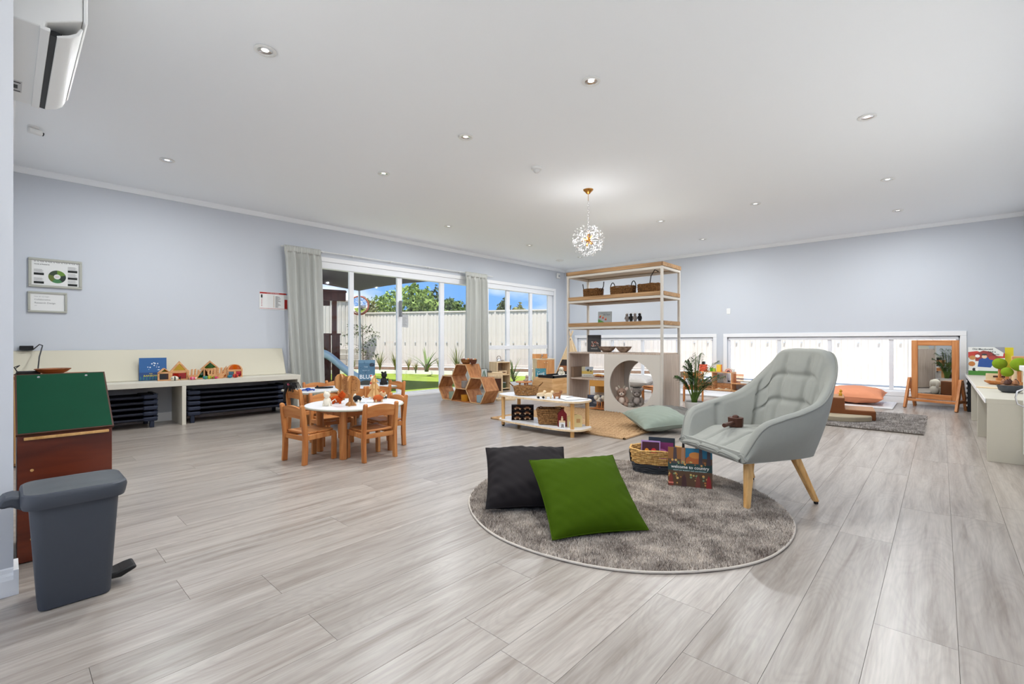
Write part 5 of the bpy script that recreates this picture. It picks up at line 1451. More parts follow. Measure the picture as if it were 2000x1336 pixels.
for lb, x, y, kd in (('pale wooden elephant toy on the trolley top',3.86,3.03,0),('small wooden toy truck on the trolley top',3.82,3.10,1),('brown striped wooden tiger on the trolley top',3.93,2.97,2)):
    t = thing('wooden_animal' if kd != 1 else 'toy_truck', lb, 'toy', (x,y,0.366), radians(-40))
    mt = (M_PALEX, M_PALEX, M_CAR)[kd]
    MB().prism([(-0.04,0.02),(0.035,0.02),(0.042,0.05),(0.03,0.062),(-0.02,0.06),(-0.045,0.045)], -0.013, 0.013, 'y').build('body', mt, t, bevel=0.004)
    MB().ball((0.04,0,0.068),0.018,(1,0.8,1)).build('head', mt, t, smooth=60)
    for q in (-0.028,0.025):
        if kd == 1: MB().cyl((q,-0.018,0.012),(q,0.018,0.012),0.012,n=14).build('wheel', M_DARK, t, smooth=40)
        else: MB().box(q-0.008,q+0.008,-0.012,0.012,0,0.024).build('leg', mt, t, bevel=0.003)
for lb, x, y, w, h, rz in (('white paper sheet with a dark border at the trolley corner',4.02,2.83,0.26,0.19,-25),('second white sheet lying behind on the trolley top',4.10,3.03,0.24,0.17,10)):
    t = thing('paper_sheet', lb, 'paper', (x,y,0.3645+(0.0 if 'second' in lb else 0.0015)), radians(rz))
    MB().box(-w/2,w/2,-h/2,h/2,0,0.0012).build('border', c_('border_slate',(74,84,96)), t); MB().box(-w/2+0.008,w/2-0.008,-h/2+0.008,h/2-0.008,0.0012,0.0018).build('sheet', M_GLASSPRINT, t)

# ------------------------------------------------------------------ shelf divider contents
for k, (lb, yy, mt) in enumerate((('small light grey cow figurine, leftmost of four on the divider',3.18,M_FELTG),('small black and white cow figurine second from left',3.12,M_BLK),('small grey horned cow figurine third from left',3.06,M_FELTG),('small black cow figurine standing apart at the right',2.99,M_BLK))):
    t = thing('cow_figurine', lb, 'figurine', (5.80,yy,1.204), radians(-90), group='cow figurines on the divider')
    MB().lathe([(0,0.045),(0.022,0.047),(0.025,0.085),(0.017,0.112),(0,0.118)],14).build('body', mt, t, smooth=60); MB().ball((0,-0.006,0.128),0.019,(1,1.1,0.95)).build('head', mt, t, smooth=60)
    for s in (-1,1):
        MB().cyl((s*0.010,0,0),(s*0.010,0,0.05),0.008,n=8).build('leg', mt, t, smooth=40); MB().cyl((s*0.012,0,0.138),(s*0.021,0,0.165),0.0045,0.001,8).build('horn', M_FELTW, t); MB().cyl((s*0.021,-0.004,0.108),(s*0.032,-0.008,0.07),0.006,n=8).build('arm', mt, t)
M_DRIFT = wood('driftwood', (104,84,68), (164,140,118), 'x', 30, 8, 0.8)
for lb, yy, sc in (('long carved driftwood bowl on the divider base',3.46,1.0),('rounder carved driftwood bowl next to the long one',3.20,0.85)):
    t = thing('driftwood_bowl', lb, 'bowl', (5.74,yy,0.817), radians(-80))
    MB().lathe([(0,0.004),(0.04,0.0),(0.075,0.03),(0.098,0.062),(0.105,0.075),(0.10,0.077),(0.07,0.045),(0.03,0.018),(0,0.015)], 28, sx=1.25*sc, sy=0.75*sc).build('bowl', M_DRIFT, t, smooth=60)
    MB().tube([(0.1025*1.25*sc*cos(q),0.1025*0.75*sc*sin(q),0.076) for q in [2*pi*i/30 for i in range(30)]],0.005,6,closed=True).build('rim', M_DRIFT, t, smooth=180)
def plush(label, loc, rz, mt, belly, ears='deer', s=1.0, cat='plush toy'):
    t = thing('plush_toy', label, cat, loc, rz)
    MB().ball((0,0,0.085*s),0.075*s,(0.9,0.8,1.1)).build('body', mt, t, smooth=60)
    MB().ball((0,-0.030*s,0.082*s),0.060*s,(0.8,0.75,0.95)).build('belly', belly, t, smooth=60)
    hd = MB().ball((0,-0.01*s,0.205*s),0.072*s,(1,0.92,0.95)).build('head', mt, t, smooth=60)
    MB().ball((0,-0.058*s,0.185*s),0.036*s,(1.1,0.8,0.8)).build('muzzle', belly, hd, smooth=60)
    MB().ball((0,-0.088*s,0.19*s),0.009*s).build('nose', M_BLK, hd, smooth=60)
    for q in (-1,1):
        MB().ball((q*0.03*s,-0.072*s,0.215*s),0.008*s).build('eye', M_BLK, hd, smooth=60)
        if ears == 'bunny': MB().ball((q*0.05*s,0.01*s,0.18*s),0.085*s,(0.28,0.35,0.9)).build('ear', mt, hd, smooth=60)
        else: MB().ball((q*0.07*s,0.0,0.255*s),0.034*s,(0.7,0.4,1.1),rot=Matrix.Rotation(q*0.6,3,'Y')).build('ear', belly, hd, smooth=60)
        if ears == 'deer': MB().tube([(q*0.025*s,0,0.26*s),(q*0.035*s,0,0.29*s),(q*0.05*s,0,0.305*s)],0.009*s,8).build('antler', M_FELTW, hd, smooth=60)
        MB().tube([(q*0.06*s,-0.01*s,0.13*s),(q*0.085*s,-0.03*s,0.09*s),(q*0.08*s,-0.05*s,0.05*s)],0.024*s,10).build('arm', mt, t, smooth=60)
        MB().tube([(q*0.04*s,-0.03*s,0.035*s),(q*0.06*s,-0.09*s,0.03*s),(q*0.065*s,-0.12*s,0.035*s)],0.03*s,10,taper=[1,0.95,1.0]).build('leg', mt, t, smooth=60)
        MB().ball((q*0.065*s,-0.13*s,0.035*s),0.032*s).build('foot', mt, t, smooth=60)
    return t
plush('tan deer plush with cream face sitting in the porthole', (5.775,3.25,0.079), radians(-62), c_('deer_tan',(168,138,120),0.95), c_('deer_cream',(226,206,190),0.95), 'deer', 0.9)
plush('grey cow plush sitting beside the deer in the porthole', (5.88,3.075,0.079), radians(-62), c_('plush_grey',(138,128,120),0.95), c_('plush_greige',(178,166,158),0.95), 'cow', 0.9)
for k, (lb, x, y, mt) in enumerate((('black and white wooden cow, left of the group on floor',5.82,3.60,M_BLK),('white wooden horse in the middle of the floor group',5.72,3.57,M_FELTW),('white wooden cow with brown legs at the right of group',5.78,3.49,M_FELTW))):
    t = thing('wooden_animal', lb, 'toy', (x,y,0.022), radians(-60))
    MB().ball((0,0,0.115),0.045,(1.3,0.7,0.8)).build('body', mt, t, smooth=60); MB().ball((-0.05,-0.02,0.15),0.03,(1,0.8,1.1)).build('head', M_FELTW, t, smooth=60)
    MB().ball((0.02,-0.028,0.12),0.022,(1,0.4,1)).build('patch', M_BLK if k != 1 else M_FELTG, t, smooth=60)
    for p in (-0.03,0.03):
        for q in (-0.012,0.012): MB().cyl((p,q,0),(p,q,0.09),0.009,n=8).build('leg', M_CHAIR, t, smooth=40)
t = thing('wooden_tray', 'brown wooden tray under the floor animals in the divider', 'tray', (5.77,3.55,0.012), radians(-80))
MB().box(-0.14,0.14,-0.11,0.11,0,0.008).build('tray_base', M_CHAIRX, t, bevel=0.002); MB().box(-0.145,0.145,-0.115,-0.105,0,0.018).box(-0.145,0.145,0.105,0.115,0,0.018).build('tray_rim', M_CHAIRX, t)
for i, yy in enumerate((3.63,3.52)):
    t = thing('wooden_animal', ('reddish wooden lizard at the left of the divider cubby shelf','reddish wooden lizard near the porthole panel on cubby shelf')[i], 'toy', (5.76,yy,0.448), radians(-90))
    MB().tube([(-0.05,0,0.012),(-0.02,0.01,0.018),(0.02,-0.008,0.02),(0.05,0,0.016)],0.011,8,taper=[0.3,1,1,0.7]).build('body', c_('lizard_brown',(126,62,30)), t, smooth=60); MB().ball((0.055,0,0.018),0.014).build('head', _M['lizard_brown'], t, smooth=60)
t = thing('bed_board', 'rounded honey wood doll bed seen through the divider', 'doll bed', (7.25,4.55,0), radians(-70))
MB().prism([(-0.19,0.16),(-0.19,0.30),(-0.14,0.36),(0,0.385),(0.14,0.36),(0.19,0.30),(0.19,0.16)], -0.012, 0.012, 'y').build('headboard', c_('honey_wood',(204,146,70),0.5), t, bevel=0.004)
for q in (-0.17,0.17): MB().box(q-0.018,q+0.018,-0.012,0.012,0,0.17).build('leg', _M['honey_wood'], t)
MB().box(-0.17,0.17,0.012,0.5,0.16,0.2).build('mattress', M_CW, t, bevel=0.01); MB().box(-0.17,0.17,0.49,0.51,0,0.25).build('footboard', _M['honey_wood'], t)

# ------------------------------------------------------------------ potted palm
PP = thing('potted_palm', 'potted parlour palm in a pale tapered pot beside the divider', 'plant', (5.76,2.24,0))
MB().lathe([(0,0.002),(0.072,0.0),(0.078,0.01),(0.112,0.21),(0.112,0.225),(0.103,0.225),(0.10,0.20),(0,0.20)], 36).build('pot', mat('pot_stone',(206,200,192),0.7), PP, smooth=40)
MB().lathe([(0.101,0.2005),(0,0.206)], 24).build('soil', M_MULCH, PP)
M_PALM = leafmat('palm_green', (24,44,20), (64,92,42)); M_PSTEM = c_('palm_stem', (92,120,48))
rng = np.random.default_rng(9)
for k in range(28):
    a = k*2.4+rng.uniform(-0.3,0.3); reach = rng.uniform(0.14,0.36); H = rng.uniform(0.40,0.70) if k > 6 else rng.uniform(0.26,0.45)
    if k > 18: reach = rng.uniform(0.03,0.14); H = rng.uniform(0.56,0.78)
    if sin(a) > 0.2: reach *= 0.6
    m = MB(); pts = []
    for i in range(9):
        u = i/8; r = reach*u**1.7; z = 0.2+H*(u-0.20*u**3)
        pts.append(Vector((0.025*cos(a)+r*cos(a), 0.025*sin(a)+r*sin(a), z)))
    f = thing('frond', '', '', (0,0,0)) if False else None
    fr_ = MB().tube(pts, 0.0045, 6, taper=[1.5,1.4,1.2,1,0.8,0.7,0.6,0.5,0.3]).build('frond_stem', M_PSTEM, PP, smooth=180)
    lm = MB()
    for i in range(22):
        u = 0.40+0.60*i/21; x = u*8; j = min(int(x),7); p = pts[j].lerp(pts[j+1], x-j); d = (pts[j+1]-pts[j]).normalized()
        sd_ = d.cross(Vector((0,0,1)));  sd_ = sd_.normalized() if sd_.length > 1e-3 else Vector((1,0,0))
        for s in (-1,1):
            L = 0.165*(sin(pi*(0.25+0.7*i/21)))*rng.uniform(0.8,1.15)
            dr = (sd_*s*0.85+d*0.65+Vector((0,0,rng.uniform(-0.25,0.1)))).normalized()
            w = dr.cross(Vector((0,0,1))).normalized()*0.0042
            q1 = p+dr*L*0.45+Vector((0,0,0.008)); q2 = p+dr*L+Vector((0,0,-0.035))
            lm.add([p,q1-w,q2,q1+w],[(0,1,2,3)])
    lm.build('leaflets', M_PALM, fr_)['kind'] = 'stuff'
for k in range(4):
    a = k*1.6; MB().tube([(0.02*cos(a),0.02*sin(a),0.2),(0.025*cos(a),0.025*sin(a),0.34)],0.008,8).build('cane', M_PSTEM, PP, smooth=60)

# ------------------------------------------------------------------ hexagon shelf
HX = thing('hexagon_shelf', 'honeycomb wooden shelf of hexagon cells near the doors', 'shelf', (4.95,6.13,0), radians(-90))
# local X runs along the front (towards the camera's right), local Y is depth
S = 0.231; HT = 0.40; DP = 0.29; TH = 0.014
def hexboards(cx, cz):
    V = [(cx+S*cos(radians(60*k)), cz+HT/2*(sin(radians(60*k))/sin(radians(60)))) for k in range(6)]
    for k in range(6):
        a, b = V[k], V[(k+1)%6]
        mid = ((a[0]+b[0])/2-cx, (a[1]+b[1])/2-cz); L = hypot(*mid); n = (mid[0]/L*TH, mid[1]/L*TH)
        poly = [a, b, (b[0]-n[0],b[1]-n[1]), (a[0]-n[0],a[1]-n[1])]
        key = tuple(sorted([(round(a[0],3),round(a[1],3)),(round(b[0],3),round(b[1],3))]))
        m = MB(); m.prism(poly, 0.0, DP, 'y'); 
        o = m.build('cell_board', M_HEX, HX)
        MB().prism([a,b,(b[0]-n[0],b[1]-n[1]),(a[0]-n[0],a[1]-n[1])], -0.0012, 0.0, 'y').build('edge_banding', M_HEXEDGE, o)
cx0 = S/2
for cx, cz in ((cx0,HT/2),(cx0+1.5*S,HT),(cx0+3*S,HT/2)): hexboards(cx, cz+0.004)
MB().box(cx0+1.0*S-0.12,cx0+2.0*S+0.12,0,DP,0.0,0.012).build('cell_board', M_HEX, HX)
MB().box(cx0+1.5*S-0.33*S*1.4,cx0+1.5*S+0.33*S*1.4,DP-0.008,DP,0.012,0.2).build('back_board', M_HEX, HX)
def hxp(lx, ly, z): return (4.95+ly, 6.13-lx, z)
def pot(label, loc, r, h, mt):
    t = thing('felt_pot', label, 'pot', loc)
    MB().lathe([(0,0.001),(r*0.92,0.0),(r,0.008),(r*1.0,h),(r*0.9,h),(r*0.88,0.012),(0,0.01)], 30).build('pot', mt, t, smooth=40)
    MB().lathe([(r*1.003,h-0.022),(r*1.02,h-0.02),(r*1.02,h-0.004),(r*1.003,h)], 30).build('rim_band', mt, t, smooth=40)
pot('sage green pot in the left hexagon cell', hxp(cx0+0.045,0.09,0.020), 0.066, 0.115, c_('pot_sage',(150,168,148),0.85))
pot('mustard orange pot under the middle hexagon', hxp(cx0+1.5*S+0.03,0.07,0.0125), 0.068, 0.10, c_('pot_mustard',(206,138,32),0.85))
pot('pale blue pot in the right hexagon cell', hxp(cx0+3*S+0.045,0.07,0.020), 0.066, 0.11, c_('pot_blue',(150,176,186),0.85))
pot('grey felt pot in the raised middle hexagon', hxp(cx0+1.5*S+0.028,0.08,0.222), 0.068, 0.11, c_('pot_grey',(150,142,136),0.85))
pot('cream ribbed pot standing on the left hexagon', hxp(cx0+0.05,0.13,0.405), 0.042, 0.10, c_('pot_cream',(214,204,190),0.85))
for lb, lx, r in (('wicker bowl of wooden vegetables on top of the hexagon shelf',cx0+1.5*S-0.03,0.086),('darker bowl with doll toys beside the vegetable bowl',cx0+1.5*S+0.145,0.058)):
    p = hxp(lx,0.14,0.606 if r > 0.08 else 0.606)
    t = thing('toy_bowl', lb, 'bowl', p)
    MB().lathe([(0,0.002),(r*0.6,0.0),(r*0.9,0.03),(r,0.07),(r*0.94,0.07),(r*0.8,0.03),(0,0.012)],28).build('bowl', M_WICKER if r > 0.08 else c_('bowl_dark',(96,54,36)), t, smooth=60)
    MB().tube([(r*0.97*cos(q),r*0.97*sin(q),0.07) for q in [2*pi*i/28 for i in range(28)]],0.006,6,closed=True).build('rim', M_WICKERD, t, smooth=180)
    for k in range(5):
        aa = k*2.1; rr_ = r*0.45
        v = thing('toy_vegetable', ('orange','red','cream','tan','dark red')[k]+' wooden vegetable piece in the '+('wicker' if r > 0.08 else 'darker')+' bowl', 'toy', (p[0]+rr_*cos(aa),p[1]+rr_*sin(aa),p[2]+0.055), aa, group='wooden vegetables in the bowls')
        MB().ball((0,0,0.012),0.026,(1.2,0.8,0.75)).build('piece', (M_ORANGE,M_RED,M_FELTW,M_FELTB,c_('crimson',(120,30,36)))[k], v, smooth=60)
        MB().cyl((0.02,0,0.02),(0.032,0,0.03),0.004,n=6).build('stalk', M_GRN if k % 2 else M_BRN, v)
t = thing('photo_frame', 'clear acrylic photo frame on the right hexagon', 'picture frame', hxp(cx0+3*S+0.05,0.14,0.408), radians(-62))
MB().box(-0.055,0.055,-0.004,0.004,0.0,0.135).build('acrylic', acrylic('acrylic_clear',(226,232,230)), t)
MB().box(-0.045,0.045,-0.0052,-0.0042,0.01,0.125).build('print', c_('print_pale',(198,206,202)), t)
MB().prism([(-0.03,0.012),(-0.012,0.012),(-0.004,0.09),(0.006,0.012),(0.028,0.012),(0.02,0.06),(0.0,0.115),(-0.022,0.07)], -0.0058,-0.0053,'y').build('drawing', c_('print_green',(90,120,100)), t)

# ------------------------------------------------------------------ toys along the left bench
BZ_ = BT+0.001
def frame_block(label, poly, col, x, y, z, rz=-4, th=0.035, k=0.72, name='window_block', tilt=0):
    t = thing(name, label, 'block', (x,y,z), rot=(radians(tilt),0,radians(rz)))
    cx = sum(p[0] for p in poly)/len(poly); cz = sum(p[1] for p in poly)/len(poly)
    inn = [(cx+(p[0]-cx)*k, cz+(p[1]-cz)*k) for p in poly]
    n = len(poly); m = MB()
    for y0, y1 in ((-th/2,th/2),):
        vs = [(p[0],y0,p[1]) for p in poly]+[(p[0],y0,p[1]) for p in inn]+[(p[0],y1,p[1]) for p in poly]+[(p[0],y1,p[1]) for p in inn]
        fs = []
        for i in range(n):
            j = (i+1)%n
            fs += [[i,j,n+j,n+i],[2*n+i,3*n+i,3*n+j,2*n+j],[i,2*n+i,2*n+j,j],[n+i,n+j,3*n+j,3*n+i]]
        m.add(vs, fs)
    m.build('block_frame', M_RUBX, t, smooth=30)
    MB().prism(inn, -0.002, 0.002, 'y').build('acrylic_pane', col, t)
    return t
M_RUBX = wood('rubberwood_x', (196,138,90), (222,170,120), 'x', 10, 9, 0.5)
AQ = {n: acrylic('acrylic_'+n, c) for n, c in (('amber',(150,70,30)),('yellow',(236,212,40)),('red',(214,60,34)),('green',(50,150,50)),('brown',(140,80,36)),('orange',(240,160,36)),('sky',(150,190,214)),('pink',(224,90,130)))}
def sq(w, h): return [(-w/2,0),(w/2,0),(w/2,h),(-w/2,h)]
def tri(w, h): return [(-w/2,0),(w/2,0),(0,h)]
def XB_(px_, Y):
    t = (px_-1000)/910.8; A = radians(42.6); d = Y/(sin(A)-cos(A)*t); return d*(cos(A)+sin(A)*t)
Yb = 6.60
frame_block('square wooden block with dark amber window beside the blue book', sq(0.115,0.095), AQ['amber'], XB_(320,Yb), Yb, BZ_)
frame_block('long wooden block with red window under the yellow triangle', sq(0.185,0.097), AQ['red'], XB_(350,Yb), Yb, BZ_)
frame_block('wooden triangle block with yellow window on the red block', tri(0.19,0.125), AQ['yellow'], XB_(350,Yb), Yb, BZ_+0.0975, k=0.66)
frame_block('flat yellow diamond block lying on the amber square block', tri(0.12,0.05), AQ['yellow'], XB_(322,Yb)-0.01, Yb, BZ_+0.0955, rz=20, k=0.7)
frame_block('slim wooden triangle block with green window at the bench', [(-0.075,0),(0.02,0),(0.02,0.145)], AQ['green'], XB_(395,Yb), Yb, BZ_)
frame_block('slim wooden triangle block with brown window beside the green one', [(-0.02,0),(0.075,0),(-0.02,0.145)], AQ['brown'], XB_(401,Yb)+0.005, Yb, BZ_)
frame_block('square wooden block hidden behind the corals under green roof', sq(0.16,0.11), AQ['amber'], XB_(410,6.68), 6.68, BZ_)
frame_block('large wooden triangle block with green window, tallest on bench', tri(0.21,0.105), AQ['green'], XB_(410,6.68), 6.68, BZ_+0.1105, k=0.7)
frame_block('leaning wooden triangle block with orange window', [(-0.085,0),(0.012,0),(0.012,0.145)], AQ['orange'], XB_(440,Yb), Yb, BZ_)
frame_block('small wooden block with pale blue window at the right', sq(0.085,0.088), AQ['sky'], XB_(451,Yb), Yb, BZ_, k=0.7)
frame_block('small wooden block with pink window at the bench end', sq(0.088,0.088), AQ['pink'], XB_(463.5,Yb)+0.012, Yb, BZ_, k=0.7)
frame_block('half round arch block with orange window on top of small blocks', [(0.088*cos(a),0.078*sin(a)) for a in [pi*i/14 for i in range(15)]], AQ['orange'], XB_(457,Yb)+0.006, Yb, BZ_+0.0885, k=0.78)
def coral(label, x, y, z, s, seed):
    rg = random.Random(seed); t = thing('wooden_coral', label, 'toy', (x,y,z), radians(-6), group='wooden coral cut-outs')
    pts = [(-0.03*s,0),(0.03*s,0)]
    n = 4
    for k in range(n):
        xx = 0.05*s-0.1*s*k/(n-1); pts += [(xx+0.012*s,0.05*s),(xx+0.016*s,0.105*s+0.03*s*rg.random()),(xx-0.004*s,0.12*s),(xx-0.008*s,0.06*s)]
    MB().prism(pts, -0.007, 0.007, 'y').build('coral_shape', M_RUBX, t, bevel=0.0015)
    MB().prism([(-0.035*s,0),(0.035*s,0),(0.03*s,0.012*s),(-0.03*s,0.012*s)], -0.02, 0.02, 'y').build('stand', M_RUBX, t)
coral('wooden coral cut-out beside the red window block', XB_(377,6.53), 6.53, BZ_, 1.0, 1)
coral('wavy wooden coral cut-out below the green roof block', XB_(416,6.53), 6.53, BZ_, 1.0, 2)
coral('fan shaped wooden coral cut-out near the orange triangle', XB_(428,6.53), 6.53, BZ_, 1.1, 3)
def fish(label, x, y, z, mt, mt2, s=1.0, rz=0):
    t = thing('felt_fish', label, 'toy', (x,y,z), radians(rz))
    MB().ball((0,0,0.028*s),0.034*s,(1.15,0.6,0.82)).build('body', mt, t, smooth=60)
    MB().prism([(0.03*s,0.028*s),(0.06*s,0.05*s),(0.055*s,0.028*s),(0.06*s,0.008*s)], -0.006,0.006,'y').build('tail', mt2, t)
    MB().ball((0.0,-0.010*s,0.028*s),0.030*s,(0.25,0.62,0.9)).build('stripe', mt2, t, smooth=60)
    for q in (-1,1): MB().ball((-0.028*s,q*0.014*s,0.034*s),0.005*s).build('eye', M_BLK, t, smooth=60)
for lb, px_, m1, m2, s in (('black and white striped felt fish before the red block',341,M_FELTW,M_BLK,1.0),('small pink felt fish in front of the corals',376,M_PINK,M_FELTW,0.7),('flat teal felt fish in front of the green triangle',401,c_('felt_teal',(70,130,140),0.9),M_GRN,0.75),('yellow green felt fish right of the teal one',408,c_('felt_lime',(150,160,60),0.9),M_YEL,0.75),('brown felt fish near the fan coral',417,c_('felt_brown',(150,100,50),0.9),M_GRN,0.6),('magenta felt fish near the orange triangle',420.5,c_('felt_mag',(190,50,110),0.9),M_PINK,0.55),('dark teal felt whale before the blue block',449,M_TEAL,M_BLU,0.75),('red felt fish in front of the pink block',460,M_RED,M_BRN,0.9)):
    fish(lb, XB_(px_,6.49), 6.49, BZ_, m1, m2, s)

# ------------------------------------------------------------------ toys on the two child tables
M_TREE = wood('toytree_wood', (150,98,52), (190,136,82), 'z', 12, 8, 0.5)
def slot_tree(label, x, y, z, outline, s, rz, mt, holes=True):
    t = thing('wooden_tree', label, 'toy tree', (x,y,z), radians(rz), group='slotted wooden trees')
    pts = [(u*s,v*s) for u,v in outline]; pts = pts+[(-u,v) for u,v in pts[::-1] if abs(u) > 1e-6]
    MB().prism(pts, -0.006*s*4, 0.006*s*4, 'y').build('trunk_plate', mt, t)
    MB().prism(pts, -0.006*s*4, 0.006*s*4, 'x').build('cross_plate', mt, t)
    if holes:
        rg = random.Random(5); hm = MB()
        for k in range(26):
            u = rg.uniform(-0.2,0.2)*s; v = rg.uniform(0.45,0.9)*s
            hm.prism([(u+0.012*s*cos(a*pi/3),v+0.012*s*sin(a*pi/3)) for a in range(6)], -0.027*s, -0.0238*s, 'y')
        hm.build('hole_shade_dots', M_BRN, t)['kind'] = 'stuff'  # dark dots paint the shade inside drilled holes
OVAL = [(0.0,1.0),(0.12,0.97),(0.2,0.88),(0.235,0.74),(0.23,0.6),(0.19,0.48),(0.08,0.40),(0.055,0.3),(0.06,0.12),(0.14,0.05),(0.15,0.0),(0.0,0.0)]
ROUND = [(0.0,1.0),(0.14,0.985),(0.22,0.93),(0.30,0.84),(0.31,0.70),(0.30,0.56),(0.22,0.44),(0.09,0.38),(0.06,0.28),(0.07,0.14),(0.16,0.07),(0.18,0.0),(0.0,0.0)]
FIR = [(0.0,1.0),(0.035,0.97),(0.04,0.9),(0.16,0.74),(0.15,0.69),(0.075,0.70),(0.22,0.46),(0.205,0.41),(0.10,0.43),(0.28,0.13),(0.26,0.08),(0.06,0.09),(0.07,0.0),(0.0,0.0)]
slot_tree('tall smooth slotted wooden tree at the back of the round table', 2.11, 4.10, 0.42, OVAL, 0.245, 352, M_TREE, False)
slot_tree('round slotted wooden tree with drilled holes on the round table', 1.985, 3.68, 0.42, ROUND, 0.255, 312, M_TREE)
slot_tree('pale wooden fir tree at the right of the round table', 2.38, 3.97, 0.42, FIR, 0.225, 326, wood('fir_wood',(196,150,92),(220,178,120),'z',12,8,0.5), False)
def critter(label, x, y, z, rz, mt, mt2, s=1.0, name='felt_animal', up=False):
    t = thing(name, label, 'toy', (x,y,z), radians(rz))
    MB().ball((0,0,0.03*s),0.032*s,(1.3,0.75,0.8) if not up else (0.9,0.8,1.2)).build('body', mt, t, smooth=60)
    hd = MB().ball((-0.035*s,0,0.058*s) if not up else (0,-0.005*s,0.082*s),0.024*s).build('head', mt2, t, smooth=60)
    for q in (-1,1): MB().ball(((-0.035*s,q*0.016*s,0.078*s) if not up else (q*0.018*s,0,0.104*s)),0.009*s).build('ear', mt, hd, smooth=60)
    for p in (-0.022,0.022):
        for q in (-0.012,0.012): MB().cyl((p*s,q*s,0),(p*s,q*s,0.022*s),0.008*s,n=8).build('leg', mt2, t, smooth=40)
    MB().tube([(0.035*s,0,0.035*s),(0.055*s,0.01*s,0.05*s),(0.06*s,0.02*s,0.03*s)],0.004*s,6).build('tail', mt2, t, smooth=60)
critter('white felt bear in a yellow boat on the round table', 1.84, 3.81, 0.42, -50, M_FELTW, M_FELTW, 1.15, up=True)
critter('orange felt dinosaur beside the holed wooden tree', 1.97, 3.90, 0.42, 150, M_FELTR, M_FELTR, 1.25)
critter('black and white felt cow behind the holed wooden tree', 2.14, 3.86, 0.42, -60, M_BLK, M_FELTW, 1.1)
critter('rust felt platypus lying on the right of the round table', 2.27, 3.72, 0.42, 170, c_('platypus',(178,84,34),0.95), c_('felt_sand',(196,160,120),0.95), 1.2)
critter('small black felt bird near the fir tree on round table', 2.43, 3.86, 0.42, 20, M_BLK, M_FELTW, 0.55)
t = thing('spectacles', 'thin wire rimmed toy spectacles lying on the round table', 'toy glasses', (2.16,3.74,0.421), radians(-30))
for q in (-0.028,0.028): MB().tube([(q+0.024*cos(a),0.018*sin(a),0.004) for a in [2*pi*i/18 for i in range(18)]],0.0018,5,closed=True).build('rim', M_GREYALU, t, smooth=180)
MB().tube([(0.05,0,0.004),(0.09,0.03,0.004),(0.13,0.03,0.003)],0.0016,5).build('temple', M_GREYALU, t)
t = thing('hand_puppet', 'black shaggy hand puppet hung over a chair back', 'puppet', (2.065,5.09,0.462), radians(-80))
MB().ball((0,0,0.035),0.05,(1.1,0.9,0.6)).build('body', M_BLK, t, smooth=60)
fz = MB(); rg = random.Random(3)
for k in range(60):
    a = rg.uniform(0,6.28); r = rg.uniform(0.0,0.05); fz.tube([(r*cos(a),r*sin(a)*0.9,0.05),(1.5*r*cos(a),1.5*r*sin(a),0.065),(1.9*r*cos(a)+0.005,1.9*r*sin(a),0.03-rg.random()*0.06)],0.004,4)
fz.build('shaggy_hair', M_BLK, t)['kind'] = 'stuff'
MB().tube([(-0.04,-0.03,0.02),(-0.055,-0.045,-0.06),(-0.05,-0.045,-0.14)],0.014,8).build('arm', M_BLK, t, smooth=60); MB().ball((0.02,-0.045,0.05),0.012).build('nose', M_PINK, t, smooth=60)
t = thing('felt_octopus', 'blue felt octopus lying on the rectangular table', 'toy', (2.27,5.15,0.421), 0)
MB().ball((0,0,0.016),0.026,(1.2,1,0.6)).build('body', c_('felt_blue',(40,70,150),0.9), t, smooth=60)
for k in range(6):
    a = k*1.05; MB().tube([(0.02*cos(a),0.02*sin(a),0.010),(0.05*cos(a+0.2),0.05*sin(a+0.2),0.012),(0.075*cos(a),0.075*sin(a),0.006)],0.006,6).build('tentacle', _M['felt_blue'], t, smooth=60)
t = thing('toy_crocodile', 'flat black felt crocodile on the rectangular table', 'toy', (2.50,5.28,0.421), radians(-25))
MB().prism([(-0.09,0),(-0.03,-0.025),(0.04,-0.022),(0.11,-0.004),(0.11,0.006),(0.04,0.024),(-0.03,0.026)],0.002,0.02).build('body', M_BLK, t, bevel=0.006); MB().ball((-0.06,0.0,0.024),0.012).build('eye_ridge', M_BLK, t, smooth=60)
critter('black felt raven sitting on the table end by the doors', 3.24, 5.18, 0.42, 10, M_BLK, M_BLK, 1.5, up=True)
critter('red and white felt figure behind the wooden fir tree', 3.05, 5.12, 0.42, -40, M_RED, M_FELTW, 1.2, up=True)

# ------------------------------------------------------------------ play kitchen by the far doors
def kbox(t, n, mt, *b, bev=0.002): return MB().box(*b).build(n, mt, t, bevel=bev)
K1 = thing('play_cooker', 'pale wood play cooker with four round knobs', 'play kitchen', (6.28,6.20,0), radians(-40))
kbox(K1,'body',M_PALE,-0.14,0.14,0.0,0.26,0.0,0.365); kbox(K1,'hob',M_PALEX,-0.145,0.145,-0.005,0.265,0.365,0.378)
kbox(K1,'oven_shade_sheet',M_BRN,-0.11,0.11,-0.002,0.0,0.03,0.27,bev=0)  # dark sheet paints the shade of an open oven on a solid body
kp = kbox(K1,'knob_panel',M_PALEX,-0.135,0.135,-0.008,-0.001,0.29,0.36)
for k in range(4): MB().cyl((-0.09+k*0.06,-0.008,0.325),(-0.09+k*0.06,-0.02,0.325),0.022,n=20).build('knob', M_PALE, kp, smooth=40)
t = thing('toy_pan', 'small dark metal pan with a handle on the cooker', 'toy pan', (6.25,6.33,0.379), 0.4)
MB().lathe([(0,0.002),(0.045,0),(0.052,0.03),(0.048,0.03),(0.042,0.006),(0,0.006)],22).build('pan', c_('pan_grey',(90,80,70),0.4), t, smooth=50); MB().cyl((0.05,0,0.022),(0.11,0,0.03),0.006).build('handle', M_PALE, t)
K2 = thing('play_cupboard', 'tall pale wood play cupboard with two open shelves', 'play kitchen', (6.68,6.36,0), radians(-10))
